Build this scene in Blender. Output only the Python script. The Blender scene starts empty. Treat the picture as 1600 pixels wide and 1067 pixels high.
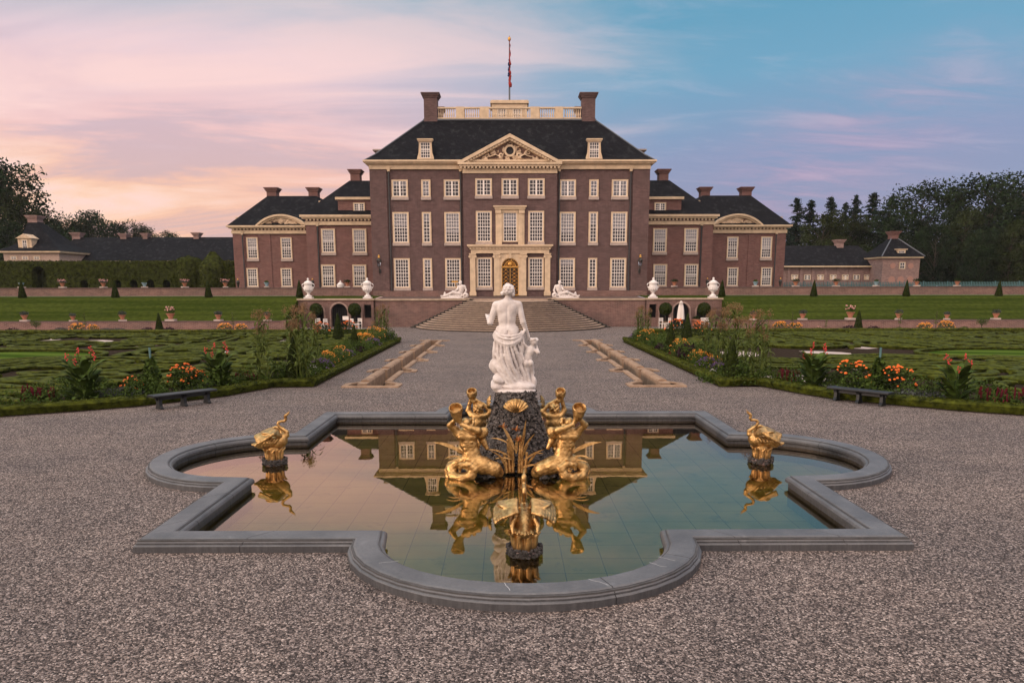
import bpy, math, random
import numpy as np
from mathutils import Vector, Matrix, Euler, noise
from mathutils.geometry import delaunay_2d_cdt

# ---------------------------------------------------------------- camera, sky, sun
scene = bpy.context.scene
COL = scene.collection
R = math.radians
CAM_Z = 3.8
FOCAL = 1156.0                      # in pixels of a 1600 wide picture
PITCH = R(9.97)
cam_data = bpy.data.cameras.new('camera')
cam_data.sensor_width = 36.0
cam_data.lens = FOCAL / 1600 * 36.0
cam_data.shift_y = 119.7 / 1600
cam_data.clip_end = 5000
cam = bpy.data.objects.new('camera', cam_data)
COL.objects.link(cam)
cam.location = (-0.23, 0, CAM_Z)
CAM_ROT = (Matrix.Rotation(R(-0.287), 3, 'Z') @ Matrix.Rotation(R(90) - PITCH, 3, 'X') @ Matrix.Rotation(R(-0.10), 3, 'Z'))
cam.rotation_euler = CAM_ROT.to_euler()
scene.camera = cam
scene.view_settings.view_transform = 'Standard'
scene.view_settings.look = 'None'
scene.view_settings.exposure = 0.0
scene.view_settings.gamma = 1.0
scene.render.engine = 'CYCLES'
scene.cycles.max_bounces = 6
scene.cycles.diffuse_bounces = 3
scene.cycles.glossy_bounces = 3
scene.cycles.transparent_max_bounces = 8
scene.cycles.use_denoising = True
scene.cycles.caustics_reflective = False
scene.cycles.caustics_refractive = False

def srgb(r, g, b):
    def f(c):
        c /= 255.0
        return c / 12.92 if c <= 0.04045 else ((c + 0.055) / 1.055) ** 2.4
    return (f(r), f(g), f(b), 1.0)

class NT:
    """small helper round a node tree"""
    def __init__(s, tree):
        s.t = tree; s.n = tree.nodes; s.l = tree.links
        s.n.clear()
    def node(s, kind, **kw):
        nd = s.n.new(kind)
        for k, v in kw.items():
            setattr(nd, k, v)
        return nd
    def set(s, sock, v):
        if isinstance(v, bpy.types.NodeSocket): s.l.new(v, sock)
        else: sock.default_value = v
    def math(s, op, a, b=0.0, c=0.0, clamp=False):
        nd = s.node('ShaderNodeMath', operation=op, use_clamp=clamp)
        s.set(nd.inputs[0], a); s.set(nd.inputs[1], b); s.set(nd.inputs[2], c)
        return nd.outputs[0]
    def smooth(s, v, a, b, lo=0.0, hi=1.0):
        nd = s.node('ShaderNodeMapRange', interpolation_type='SMOOTHSTEP')
        s.set(nd.inputs[0], v); s.set(nd.inputs[1], a); s.set(nd.inputs[2], b); s.set(nd.inputs[3], lo); s.set(nd.inputs[4], hi)
        return nd.outputs[0]
    def mix(s, f, a, b, blend='MIX'):
        nd = s.node('ShaderNodeMix', data_type='RGBA', blend_type=blend)
        s.set(nd.inputs[0], f); s.set(nd.inputs[6], a); s.set(nd.inputs[7], b)
        return nd.outputs[2]
    def ramp(s, v, stops, interp='LINEAR'):
        nd = s.node('ShaderNodeValToRGB')
        cr = nd.color_ramp; cr.interpolation = interp
        while len(cr.elements) < len(stops): cr.elements.new(0.5)
        for e, (p, c) in zip(cr.elements, stops):
            e.position = p; e.color = c if len(c) == 4 else (*c, 1)
        s.set(nd.inputs[0], v)
        return nd.outputs[0]
    def noise(s, vec, scale, detail=3.0, rough=0.55, dist=0.0):
        nd = s.node('ShaderNodeTexNoise')
        if vec is not None: s.set(nd.inputs['Vector'], vec)
        nd.inputs['Scale'].default_value = scale; nd.inputs['Detail'].default_value = detail
        nd.inputs['Roughness'].default_value = rough; nd.inputs['Distortion'].default_value = dist
        return nd.outputs[0]
    def mapping(s, vec, scale=(1, 1, 1), rot=(0, 0, 0), loc=(0, 0, 0)):
        nd = s.node('ShaderNodeMapping')
        s.set(nd.inputs[0], vec); nd.inputs['Scale'].default_value = scale
        nd.inputs['Rotation'].default_value = rot; nd.inputs['Location'].default_value = loc
        return nd.outputs[0]

SUN_ELEV, SUN_AZ = R(14), R(-112)     # azimuth from +Y towards +X
world = bpy.data.worlds.new('World'); scene.world = world
world.use_nodes = True
w = NT(world.node_tree)
tc = w.node('ShaderNodeTexCoord').outputs['Generated']
sp = w.node('ShaderNodeSeparateXYZ'); w.l.new(tc, sp.inputs[0])
wx, wy, wz = sp.outputs
wl = w.math('MAXIMUM', w.math('SQRT', w.math('ADD', w.math('MULTIPLY', wx, wx), w.math('MULTIPLY', wy, wy))), 0.02)
side = w.math('DIVIDE', wx, wl)
zz = w.math('ADD', w.math('MAXIMUM', wz, 0.0), 0.16)
cv = w.node('ShaderNodeCombineXYZ'); w.set(cv.inputs[0], w.math('DIVIDE', wx, zz)); w.set(cv.inputs[1], w.math('DIVIDE', wy, zz))
cvec = cv.outputs[0]
n_big = w.noise(w.mapping(cvec, (0.55, 0.30, 1), (0, 0, R(28)), (3.1, 1.7, 0)), 1.0, 5, 0.55, 0.6)
n_streak = w.noise(w.mapping(cvec, (0.5, 1.35, 1), (0, 0, R(-58)), (7.3, 2.2, 0)), 1.2, 7, 0.6, 0.9)
n_fine = w.noise(w.mapping(cvec, (1.2, 3.4, 1), (0, 0, R(-30)), (1, 5, 0)), 1.6, 6, 0.62, 0.5)
lv = w.math('ADD', wz, w.math('MULTIPLY', w.math('SUBTRACT', n_big, 0.5), 0.12))
left = w.ramp(lv, [(0.0, srgb(232, 168, 150)), (0.05, srgb(240, 182, 158)), (0.12, srgb(240, 186, 168)), (0.19, srgb(238, 194, 192)),
                   (0.27, srgb(226, 200, 208)), (0.36, srgb(158, 184, 196)), (0.5, srgb(150, 165, 185)), (0.75, srgb(205, 188, 180)), (1.0, srgb(210, 190, 180))])
right = w.ramp(lv, [(0.0, srgb(146, 140, 168)), (0.07, srgb(136, 138, 172)), (0.16, srgb(130, 144, 180)), (0.26, srgb(106, 158, 188)),
                    (0.34, srgb(92, 154, 184)), (0.5, srgb(110, 148, 180)), (0.75, srgb(190, 178, 176)), (1.0, srgb(205, 186, 178))])
tmix = w.smooth(w.math('ADD', side, w.math('MULTIPLY', w.math('SUBTRACT', n_big, 0.5), 0.45)), -0.30, 0.28)
base = w.mix(tmix, left, right)
# the yellow glow low on the left
glow = w.math('MULTIPLY', w.smooth(side, -0.18, -0.5), w.smooth(w.math('ABSOLUTE', w.math('SUBTRACT', lv, 0.10)), 0.10, 0.0))
base = w.mix(w.math('MULTIPLY', glow, w.smooth(n_streak, 0.42, 0.62, 0.1, 0.75)), base, srgb(255, 212, 165))
# grey mauve streaks and pink wisps
st1 = w.math('MULTIPLY', w.smooth(n_streak, 0.52, 0.38), w.smooth(side, 0.05, -0.2))
base = w.mix(w.math('MULTIPLY', st1, 0.55), base, srgb(182, 166, 182))
st2 = w.math('MULTIPLY', w.smooth(n_streak, 0.48, 0.66), w.smooth(wz, 0.42, 0.22))
base = w.mix(w.math('MULTIPLY', st2, w.smooth(side, -0.1, 0.3, 0.80, 0.0)), base, srgb(252, 214, 208))
cor = w.math('MULTIPLY', w.smooth(w.math('ADD', wz, w.math('MULTIPLY', side, -0.22)), 0.36, 0.48), w.smooth(side, 0.1, -0.25))
base = w.mix(w.math('MULTIPLY', cor, 0.75), base, srgb(146, 178, 190))
pk = w.smooth(w.math('ABSOLUTE', w.math('SUBTRACT', wz, w.math('ADD', 0.10, w.math('MULTIPLY', w.math('SUBTRACT', side, 0.25), 0.42)))), 0.11, 0.0)
pk = w.math('MULTIPLY', w.math('MULTIPLY', pk, w.smooth(side, 0.22, 0.33)), w.math('MULTIPLY', w.smooth(side, 0.62, 0.40), w.smooth(n_fine, 0.34, 0.66)))
base = w.mix(w.math('MULTIPLY', pk, 0.50), base, srgb(196, 154, 180))
wisp = w.math('MULTIPLY', w.smooth(n_fine, 0.5, 0.72), w.smooth(wz, 0.03, 0.2))
base = w.mix(w.math('MULTIPLY', wisp, 0.16), base, srgb(226, 206, 216))
# fill light: gain and warmth added to the unseen sky behind and above
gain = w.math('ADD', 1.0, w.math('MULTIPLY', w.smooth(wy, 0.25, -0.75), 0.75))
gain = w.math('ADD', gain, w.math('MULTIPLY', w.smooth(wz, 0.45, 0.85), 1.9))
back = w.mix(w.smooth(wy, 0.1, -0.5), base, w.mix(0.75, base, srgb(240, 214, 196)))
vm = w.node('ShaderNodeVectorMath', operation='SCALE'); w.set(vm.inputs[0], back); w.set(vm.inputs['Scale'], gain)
sky = w.node('ShaderNodeTexSky', sky_type='NISHITA', sun_disc=False)
sky.sun_elevation = SUN_ELEV; sky.sun_rotation = SUN_AZ
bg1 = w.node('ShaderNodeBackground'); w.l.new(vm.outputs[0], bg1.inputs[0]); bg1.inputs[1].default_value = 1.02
bg2 = w.node('ShaderNodeBackground'); w.l.new(sky.outputs[0], bg2.inputs[0]); bg2.inputs[1].default_value = 0.012
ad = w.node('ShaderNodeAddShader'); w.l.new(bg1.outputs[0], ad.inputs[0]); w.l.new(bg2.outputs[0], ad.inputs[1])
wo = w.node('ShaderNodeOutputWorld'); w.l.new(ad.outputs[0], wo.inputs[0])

sun_data = bpy.data.lights.new('sun', 'SUN')
sun_data.energy = 1.75; sun_data.angle = R(11); sun_data.color = (1.0, 0.76, 0.60)
sun = bpy.data.objects.new('sun', sun_data); COL.objects.link(sun)
sd = Vector((math.sin(SUN_AZ) * math.cos(SUN_ELEV), math.cos(SUN_AZ) * math.cos(SUN_ELEV), math.sin(SUN_ELEV)))
sun.rotation_euler = sd.to_track_quat('Z', 'Y').to_euler()
sun.location = (-60, -40, 60)

# ---------------------------------------------------------------- places in the picture to places in the world
def ray(px, py):
    d = Vector(((px - 800) / FOCAL, -(py - 533.5 - 119.7) / FOCAL, -1))
    return CAM_ROT @ d
def at(px, py, Y):
    d = ray(px, py); t = Y / d.y
    return (-0.23 + d.x * t, CAM_Z + d.z * t)
def gp(px, py, z=0.0):
    d = ray(px, py); t = (z - CAM_Z) / d.z
    return (-0.23 + d.x * t, d.y * t)

# ---------------------------------------------------------------- materials
MATS = {}
def material(name, color, rough=0.7, metal=0.0, var=None, scale=4.0, detail=4.0, bump=0.0, bump_scale=None, spec=0.4, coords='Object', mod=None):
    m = bpy.data.materials.new(name); m.use_nodes = True
    t = NT(m.node_tree)
    b = t.node('ShaderNodeBsdfPrincipled'); o = t.node('ShaderNodeOutputMaterial')
    t.l.new(b.outputs[0], o.inputs[0])
    b.inputs['Roughness'].default_value = rough; b.inputs['Metallic'].default_value = metal
    b.inputs['Specular IOR Level'].default_value = spec
    vec = t.node('ShaderNodeTexCoord').outputs[coords]
    c = color if len(color) == 4 else (*color, 1)
    if var:
        n = t.noise(vec, scale, detail, 0.6)
        stops = [(0.30, var), (0.68, c)] if isinstance(var, tuple) else [(0.3, tuple(x * (1 - var) for x in c[:3])), (0.7, tuple(min(1, x * (1 + var)) for x in c[:3]))]
        cs = t.ramp(n, stops)
    else:
        cs = c
    if mod: cs = mod(t, vec, cs, b)
    t.set(b.inputs['Base Color'], cs)
    if bump:
        bn = t.node('ShaderNodeBump'); bn.inputs['Strength'].default_value = bump; bn.inputs['Distance'].default_value = 0.05
        t.l.new(t.noise(vec, bump_scale or scale * 3, 4, 0.6), bn.inputs['Height']); t.l.new(bn.outputs[0], b.inputs['Normal'])
    MATS[name] = m
    return m

def brick_mod(mortar, sc=1.0, contrast=1.0, face='xz'):
    def f(t, vec, cs, b):
        s = t.node('ShaderNodeSeparateXYZ'); t.l.new(vec, s.inputs[0])
        c = t.node('ShaderNodeCombineXYZ')
        t.set(c.inputs[0], t.math('ADD', s.outputs[0], s.outputs[1])); t.set(c.inputs[1], s.outputs[2])
        k = t.node('ShaderNodeTexBrick'); t.l.new(c.outputs[0], k.inputs['Vector'])
        k.inputs['Scale'].default_value = 1.0 * sc; k.inputs['Brick Width'].default_value = 0.34; k.inputs['Row Height'].default_value = 0.105
        k.inputs['Mortar Size'].default_value = 0.014; k.inputs['Bias'].default_value = 0.0
        t.set(k.inputs['Color1'], cs)
        d = t.node('ShaderNodeMix', data_type='RGBA', blend_type='MULTIPLY'); d.inputs[0].default_value = 1; t.set(d.inputs[6], cs)
        d.inputs[7].default_value = (0.62, 0.56, 0.58, 1); t.set(k.inputs['Color2'], d.outputs[2])
        k.inputs['Mortar'].default_value = mortar
        stain = t.noise(t.mapping(vec, (0.25, 0.25, 0.6)), 1.0, 5, 0.6)
        return t.mix(t.smooth(stain, 0.4, 0.75, 0.0, 0.35), k.outputs[0], tuple(x * 0.55 for x in mortar[:3]) + (1,))
    return f

BRICK = material('palace_brick', (0.128, 0.077, 0.075), 0.9, var=0.28, scale=1.3, mod=brick_mod((0.17, 0.125, 0.12, 1)), spec=0.1)
BRICK_RED = material('wing_brick', (0.185, 0.088, 0.078), 0.9, var=0.22, scale=1.3, mod=brick_mod((0.24, 0.16, 0.145, 1)), spec=0.1)
BRICK_OLD = material('garden_wall_brick', (0.19, 0.10, 0.085), 0.92, var=0.35, scale=1.1, mod=brick_mod((0.26, 0.20, 0.18, 1)), spec=0.1)
BRICK_PALE = material('outbuilding_brick', (0.33, 0.21, 0.19), 0.9, var=0.2, scale=1.1, mod=brick_mod((0.34, 0.26, 0.24, 1)), spec=0.1)
CREAM = material('cream_paint', (0.60, 0.46, 0.315), 0.6, var=0.16, scale=1.6)
CREAM_DARK = material('cream_relief', (0.56, 0.42, 0.29), 0.75, var=0.30, scale=3.0)
WHITE = material('white_paint', (0.80, 0.74, 0.70), 0.5)
SILL = material('sill_stone', (0.38, 0.31, 0.28), 0.8, var=0.2, scale=2)
BLIND = material('window_blind', (0.66, 0.60, 0.60), 0.9, var=0.06, scale=1)
DARKROOM = material('dark_interior', (0.028, 0.026, 0.03), 0.9)
def slate_mod(t, vec, cs, b):
    s = t.node('ShaderNodeSeparateXYZ'); t.l.new(vec, s.inputs[0])
    c = t.node('ShaderNodeCombineXYZ'); t.set(c.inputs[0], t.math('ADD', s.outputs[0], s.outputs[1])); t.set(c.inputs[1], s.outputs[2])
    k = t.node('ShaderNodeTexBrick'); t.l.new(c.outputs[0], k.inputs['Vector'])
    k.inputs['Brick Width'].default_value = 0.4; k.inputs['Row Height'].default_value = 0.28; k.inputs['Mortar Size'].default_value = 0.03; k.inputs['Scale'].default_value = 1
    t.set(k.inputs['Color1'], cs); k.inputs['Color2'].default_value = (0.006, 0.0065, 0.0085, 1); k.inputs['Mortar'].default_value = (0.006, 0.006, 0.009, 1)
    streak = t.noise(t.mapping(vec, (1.6, 1.6, 0.16)), 1.0, 6, 0.65)
    a = t.mix(t.smooth(streak, 0.50, 0.72, 0.0, 0.55), k.outputs[0], (0.040, 0.043, 0.045, 1))
    lich = t.noise(vec, 5.5, 3, 0.5)
    return t.mix(t.smooth(lich, 0.70, 0.76, 0.0, 0.3), a, (0.20, 0.19, 0.17, 1))
SLATE = material('roof_slate', (0.0095, 0.010, 0.0125), 0.8, var=0.35, scale=0.5, mod=slate_mod, spec=0.06)
LEAD = material('lead_flashing', (0.10, 0.11, 0.13), 0.6, var=0.2)
GOLD = material('gilded_metal', (0.66, 0.43, 0.185), 0.46, 1.0, var=(0.26, 0.14, 0.05), scale=11, bump=0.10, bump_scale=45)
MARBLE = material('white_marble', (0.74, 0.68, 0.655), 0.6, var=(0.52, 0.46, 0.44), scale=7, detail=6, bump=0.25, bump_scale=40)
URN_WHITE = material('urn_white', (0.72, 0.68, 0.66), 0.6, var=0.1, scale=6)
ROCK = material('tufa_rock', (0.11, 0.10, 0.095), 0.95, var=(0.028, 0.025, 0.026), scale=16, bump=0.8, bump_scale=30)
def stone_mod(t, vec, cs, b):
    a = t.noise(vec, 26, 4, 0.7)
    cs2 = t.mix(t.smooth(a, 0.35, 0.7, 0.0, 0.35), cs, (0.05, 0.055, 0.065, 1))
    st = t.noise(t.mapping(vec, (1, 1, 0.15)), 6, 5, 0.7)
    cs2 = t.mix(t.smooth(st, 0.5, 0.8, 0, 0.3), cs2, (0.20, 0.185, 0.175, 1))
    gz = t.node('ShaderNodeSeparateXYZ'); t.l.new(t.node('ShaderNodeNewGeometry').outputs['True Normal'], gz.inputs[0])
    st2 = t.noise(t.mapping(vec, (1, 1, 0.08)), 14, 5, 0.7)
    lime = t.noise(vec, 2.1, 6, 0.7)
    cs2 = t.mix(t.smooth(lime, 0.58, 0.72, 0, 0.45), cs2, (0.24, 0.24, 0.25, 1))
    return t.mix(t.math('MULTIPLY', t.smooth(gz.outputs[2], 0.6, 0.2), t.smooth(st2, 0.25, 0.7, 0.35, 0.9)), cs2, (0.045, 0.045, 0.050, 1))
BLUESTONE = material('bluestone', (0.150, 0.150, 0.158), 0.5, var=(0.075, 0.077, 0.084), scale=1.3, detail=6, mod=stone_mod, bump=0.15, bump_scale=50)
SANDSTONE = material('brown_sandstone', (0.36, 0.245, 0.165), 0.9, var=(0.20, 0.125, 0.08), scale=3, detail=6, bump=0.3, bump_scale=30)
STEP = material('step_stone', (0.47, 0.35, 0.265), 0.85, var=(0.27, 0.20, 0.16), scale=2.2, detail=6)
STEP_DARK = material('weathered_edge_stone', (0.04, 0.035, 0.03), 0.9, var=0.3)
COPING = material('coping_stone', (0.40, 0.31, 0.23), 0.85, var=0.25, scale=2)
TERRACOTTA = material('terracotta', (0.33, 0.135, 0.08), 0.85, var=0.2, scale=6)
BLUEGLAZE = material('blue_glaze', (0.20, 0.30, 0.36), 0.3, var=0.4, scale=9)
BLACKWOOD = material('black_painted_wood', (0.012, 0.014, 0.017), 0.45, var=0.3, scale=3)
IRON = material('black_iron', (0.015, 0.015, 0.016), 0.5)
TEAL = material('teal_paint', (0.075, 0.16, 0.17), 0.6, var=0.15)
BARK = material('bark', (0.055, 0.042, 0.032), 0.95, var=0.4, scale=5)
SOIL = material('soil', (0.035, 0.026, 0.02), 1.0, var=0.4, scale=6, spec=0.0)
def bright_hue(name, c, dark, sc=9.0, tr=0.12):
    m = material(name, c, 0.75, var=dark, scale=sc, detail=3, spec=0.06)
    return m
HEDGE = bright_hue('box_hedge_leaves', (0.086, 0.102, 0.012), (0.010, 0.015, 0.003), 5)
HEDGE_TALL = bright_hue('clipped_beech', (0.062, 0.076, 0.012), (0.013, 0.019, 0.004), 2.2)
CONE_LEAF = bright_hue('yew_leaves', (0.032, 0.045, 0.007), (0.007, 0.012, 0.003), 8)
LEAF = bright_hue('green_leaves', (0.072, 0.112, 0.022), (0.016, 0.030, 0.006), 5)
LEAF_LIGHT = bright_hue('light_green_leaves', (0.120, 0.150, 0.036), (0.035, 0.055, 0.012), 5)
LEAF_DARK = bright_hue('dark_green_leaves', (0.028, 0.046, 0.012), (0.007, 0.013, 0.004), 5)
LEAF_GREY = bright_hue('grey_leaves', (0.085, 0.095, 0.085), (0.028, 0.03, 0.03), 6)
LEAF_PURPLE = bright_hue('purple_leaves', (0.040, 0.018, 0.026), (0.012, 0.006, 0.010), 6)
TREE_LEAF = bright_hue('tree_leaves', (0.026, 0.046, 0.017), (0.003, 0.0075, 0.004), 0.35)
TREE_LEAF_WARM = bright_hue('tree_leaves_warm', (0.042, 0.056, 0.017), (0.008, 0.014, 0.005), 0.35)
PINE_LEAF = bright_hue('conifer_needles', (0.018, 0.036, 0.022), (0.004, 0.011, 0.008), 0.5)
F_RED = material('red_petals', (0.50, 0.035, 0.035), 0.6, var=0.3)
F_ORANGE = material('orange_petals', (0.80, 0.16, 0.02), 0.6, var=0.2)
F_AMBER = material('amber_petals', (0.72, 0.27, 0.025), 0.6, var=0.3, scale=8)
F_MAROON = material('maroon_tassels', (0.075, 0.008, 0.014), 0.8, var=0.3, spec=0.1)
F_PURPLE = material('purple_petals', (0.14, 0.06, 0.22), 0.7, var=0.3)
F_PINK = material('pink_petals', (0.60, 0.30, 0.28), 0.7, var=0.3)
F_WHITE = material('white_petals', (0.7, 0.68, 0.66), 0.7)
PLUME = material('dry_plumes', (0.20, 0.115, 0.055), 0.9, var=0.3)
BRASS = material('old_brass', (0.65, 0.36, 0.10), 0.4, 1.0)
LANTERN = material('lamp_metal', (0.03, 0.028, 0.026), 0.5)
FLAG_RED = material('flag_red', (0.28, 0.02, 0.015), 0.8)
FLAG_BLUE = material('flag_blue', (0.015, 0.03, 0.12), 0.8)
CANVAS = material('white_canvas', (0.72, 0.66, 0.62), 0.8)

def glass_material():
    m = bpy.data.materials.new('window_glass'); m.use_nodes = True
    t = NT(m.node_tree); o = t.node('ShaderNodeOutputMaterial')
    tr = t.node('ShaderNodeBsdfTransparent'); tr.inputs[0].default_value = (0.85, 0.87, 0.9, 1)
    g = t.node('ShaderNodeBsdfGlossy'); g.inputs['Roughness'].default_value = 0.04; g.inputs[0].default_value = (0.9, 0.9, 0.95, 1)
    fr = t.node('ShaderNodeFresnel'); fr.inputs[0].default_value = 1.42
    bn = t.node('ShaderNodeBump'); bn.inputs['Strength'].default_value = 0.25; bn.inputs['Distance'].default_value = 0.05
    t.l.new(t.noise(t.node('ShaderNodeTexCoord').outputs['Object'], 2.4, 2), bn.inputs['Height']); t.l.new(bn.outputs[0], g.inputs['Normal'])
    mx = t.node('ShaderNodeMixShader'); t.l.new(t.math('ADD', fr.outputs[0], 0.0), mx.inputs[0])
    t.l.new(tr.outputs[0], mx.inputs[1]); t.l.new(g.outputs[0], mx.inputs[2]); t.l.new(mx.outputs[0], o.inputs[0])
    return m
GLASS = glass_material()

def water_material():
    m = bpy.data.materials.new('pond_water'); m.use_nodes = True
    t = NT(m.node_tree); o = t.node('ShaderNodeOutputMaterial')
    tr = t.node('ShaderNodeBsdfTransparent'); tr.inputs[0].default_value = (0.62, 0.59, 0.30, 1)
    g = t.node('ShaderNodeBsdfGlossy'); g.inputs['Roughness'].default_value = 0.0; g.inputs[0].default_value = (1.0, 0.83, 0.68, 1)
    fr = t.node('ShaderNodeFresnel'); fr.inputs[0].default_value = 1.75
    bn = t.node('ShaderNodeBump'); bn.inputs['Strength'].default_value = 0.006; bn.inputs['Distance'].default_value = 0.02
    t.l.new(t.noise(t.node('ShaderNodeTexCoord').outputs['Object'], 6.0, 2), bn.inputs['Height']); t.l.new(bn.outputs[0], g.inputs['Normal'])
    mx = t.node('ShaderNodeMixShader'); t.l.new(t.math('MULTIPLY', fr.outputs[0], 1.42, clamp=True), mx.inputs[0])
    t.l.new(tr.outputs[0], mx.inputs[1]); t.l.new(g.outputs[0], mx.inputs[2]); t.l.new(mx.outputs[0], o.inputs[0])
    return m
WATER = water_material()

def floor_mod(t, vec, cs, b):
    k = t.node('ShaderNodeTexBrick'); t.l.new(vec, k.inputs['Vector']); k.offset = 0.0
    k.inputs['Scale'].default_value = 1; k.inputs['Brick Width'].default_value = 0.62; k.inputs['Row Height'].default_value = 0.62; k.inputs['Mortar Size'].default_value = 0.007
    t.set(k.inputs['Color1'], cs); t.set(k.inputs['Color2'], cs); k.inputs['Mortar'].default_value = (0.02, 0.03, 0.01, 1)
    n = t.noise(vec, 1.7, 5, 0.7)
    return t.mix(t.smooth(n, 0.60, 0.68, 0, 0.5), k.outputs[0], (0.07, 0.09, 0.05, 1))
POOLFLOOR = material('pond_tiles', (0.46, 0.42, 0.24), 0.9, var=(0.27, 0.26, 0.11), scale=0.9, mod=floor_mod)

def gravel_mod(t, vec, cs, b):
    def vor(sc):
        v = t.node('ShaderNodeTexVoronoi'); v.inputs['Scale'].default_value = sc; t.l.new(vec, v.inputs['Vector']); return v
    v1 = vor(52); v2 = vor(34)
    s1 = t.node('ShaderNodeSeparateColor'); t.l.new(v1.outputs['Color'], s1.inputs[0])
    s2 = t.node('ShaderNodeSeparateColor'); t.l.new(v2.outputs['Color'], s2.inputs[0])
    a = t.ramp(s1.outputs[0], [(0.0, (0.014, 0.012, 0.012)), (0.35, (0.060, 0.048, 0.045)), (0.7, (0.150, 0.121, 0.112)), (0.93, (0.37, 0.305, 0.28)), (1.0, (0.58, 0.50, 0.46))])
    big = t.noise(vec, 0.35, 4, 0.6)
    a = t.mix(1.0, a, t.ramp(big, [(0.3, (0.78, 0.78, 0.80)), (0.7, (1.14, 1.10, 1.06))]), 'MULTIPLY')
    rake = t.noise(t.mapping(vec, (0.5, 2.6, 1), (0, 0, 0.5)), 1.0, 5, 0.65, 1.5)
    a = t.mix(1.0, a, t.ramp(rake, [(0.35, (0.84, 0.83, 0.84)), (0.62, (1.08, 1.07, 1.06))]), 'MULTIPLY')
    a = t.mix(t.math('MULTIPLY', t.smooth(s2.outputs[1], 0.88, 0.94), 0.45), a, (0.42, 0.34, 0.30, 1))
    bn = t.node('ShaderNodeBump'); bn.inputs['Strength'].default_value = 0.85; bn.inputs['Distance'].default_value = 0.02; bn.invert = True
    t.l.new(v1.outputs['Distance'], bn.inputs['Height']); t.l.new(bn.outputs[0], b.inputs['Normal'])
    return a
GRAVEL = material('gravel', (0.3, 0.26, 0.25), 0.95, mod=gravel_mod, spec=0.35)
PATH = material('pale_path', (0.44, 0.36, 0.33), 0.95, var=0.15, scale=3)
COBBLE = material('cobbles', (0.125, 0.09, 0.08), 0.9, var=0.4, scale=9, spec=0.05)
def grass_mod(t, vec, cs, b):
    s = t.node('ShaderNodeSeparateXYZ'); t.l.new(vec, s.inputs[0])
    st = t.noise(t.mapping(vec, (0.05, 1.5, 3.4)), 1.0, 3, 0.5)
    return t.mix(t.smooth(st, 0.4, 0.62, 0.0, 0.55), cs, (0.014, 0.026, 0.003, 1))
GRASS = material('mown_grass', (0.058, 0.074, 0.013), 0.9, var=(0.030, 0.042, 0.007), scale=2.5, mod=grass_mod, bump=0.6, bump_scale=14, spec=0.0)
PARK = material('park_ground', (0.03, 0.045, 0.015), 1.0, var=0.3, scale=0.3)
def oval_mod(t, vec, cs, b):
    s = t.node('ShaderNodeSeparateXYZ'); t.l.new(vec, s.inputs[0])
    wv = t.math('SINE', t.math('MULTIPLY', t.math('ADD', s.outputs[0], t.math('MULTIPLY', s.outputs[1], 2.2)), 3.4))
    return t.mix(t.smooth(wv, -0.3, 0.3), cs, (0.035, 0.065, 0.010, 1))
OVALGRASS = material('striped_grass', (0.075, 0.115, 0.020), 0.9, mod=oval_mod, spec=0.0)

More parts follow.
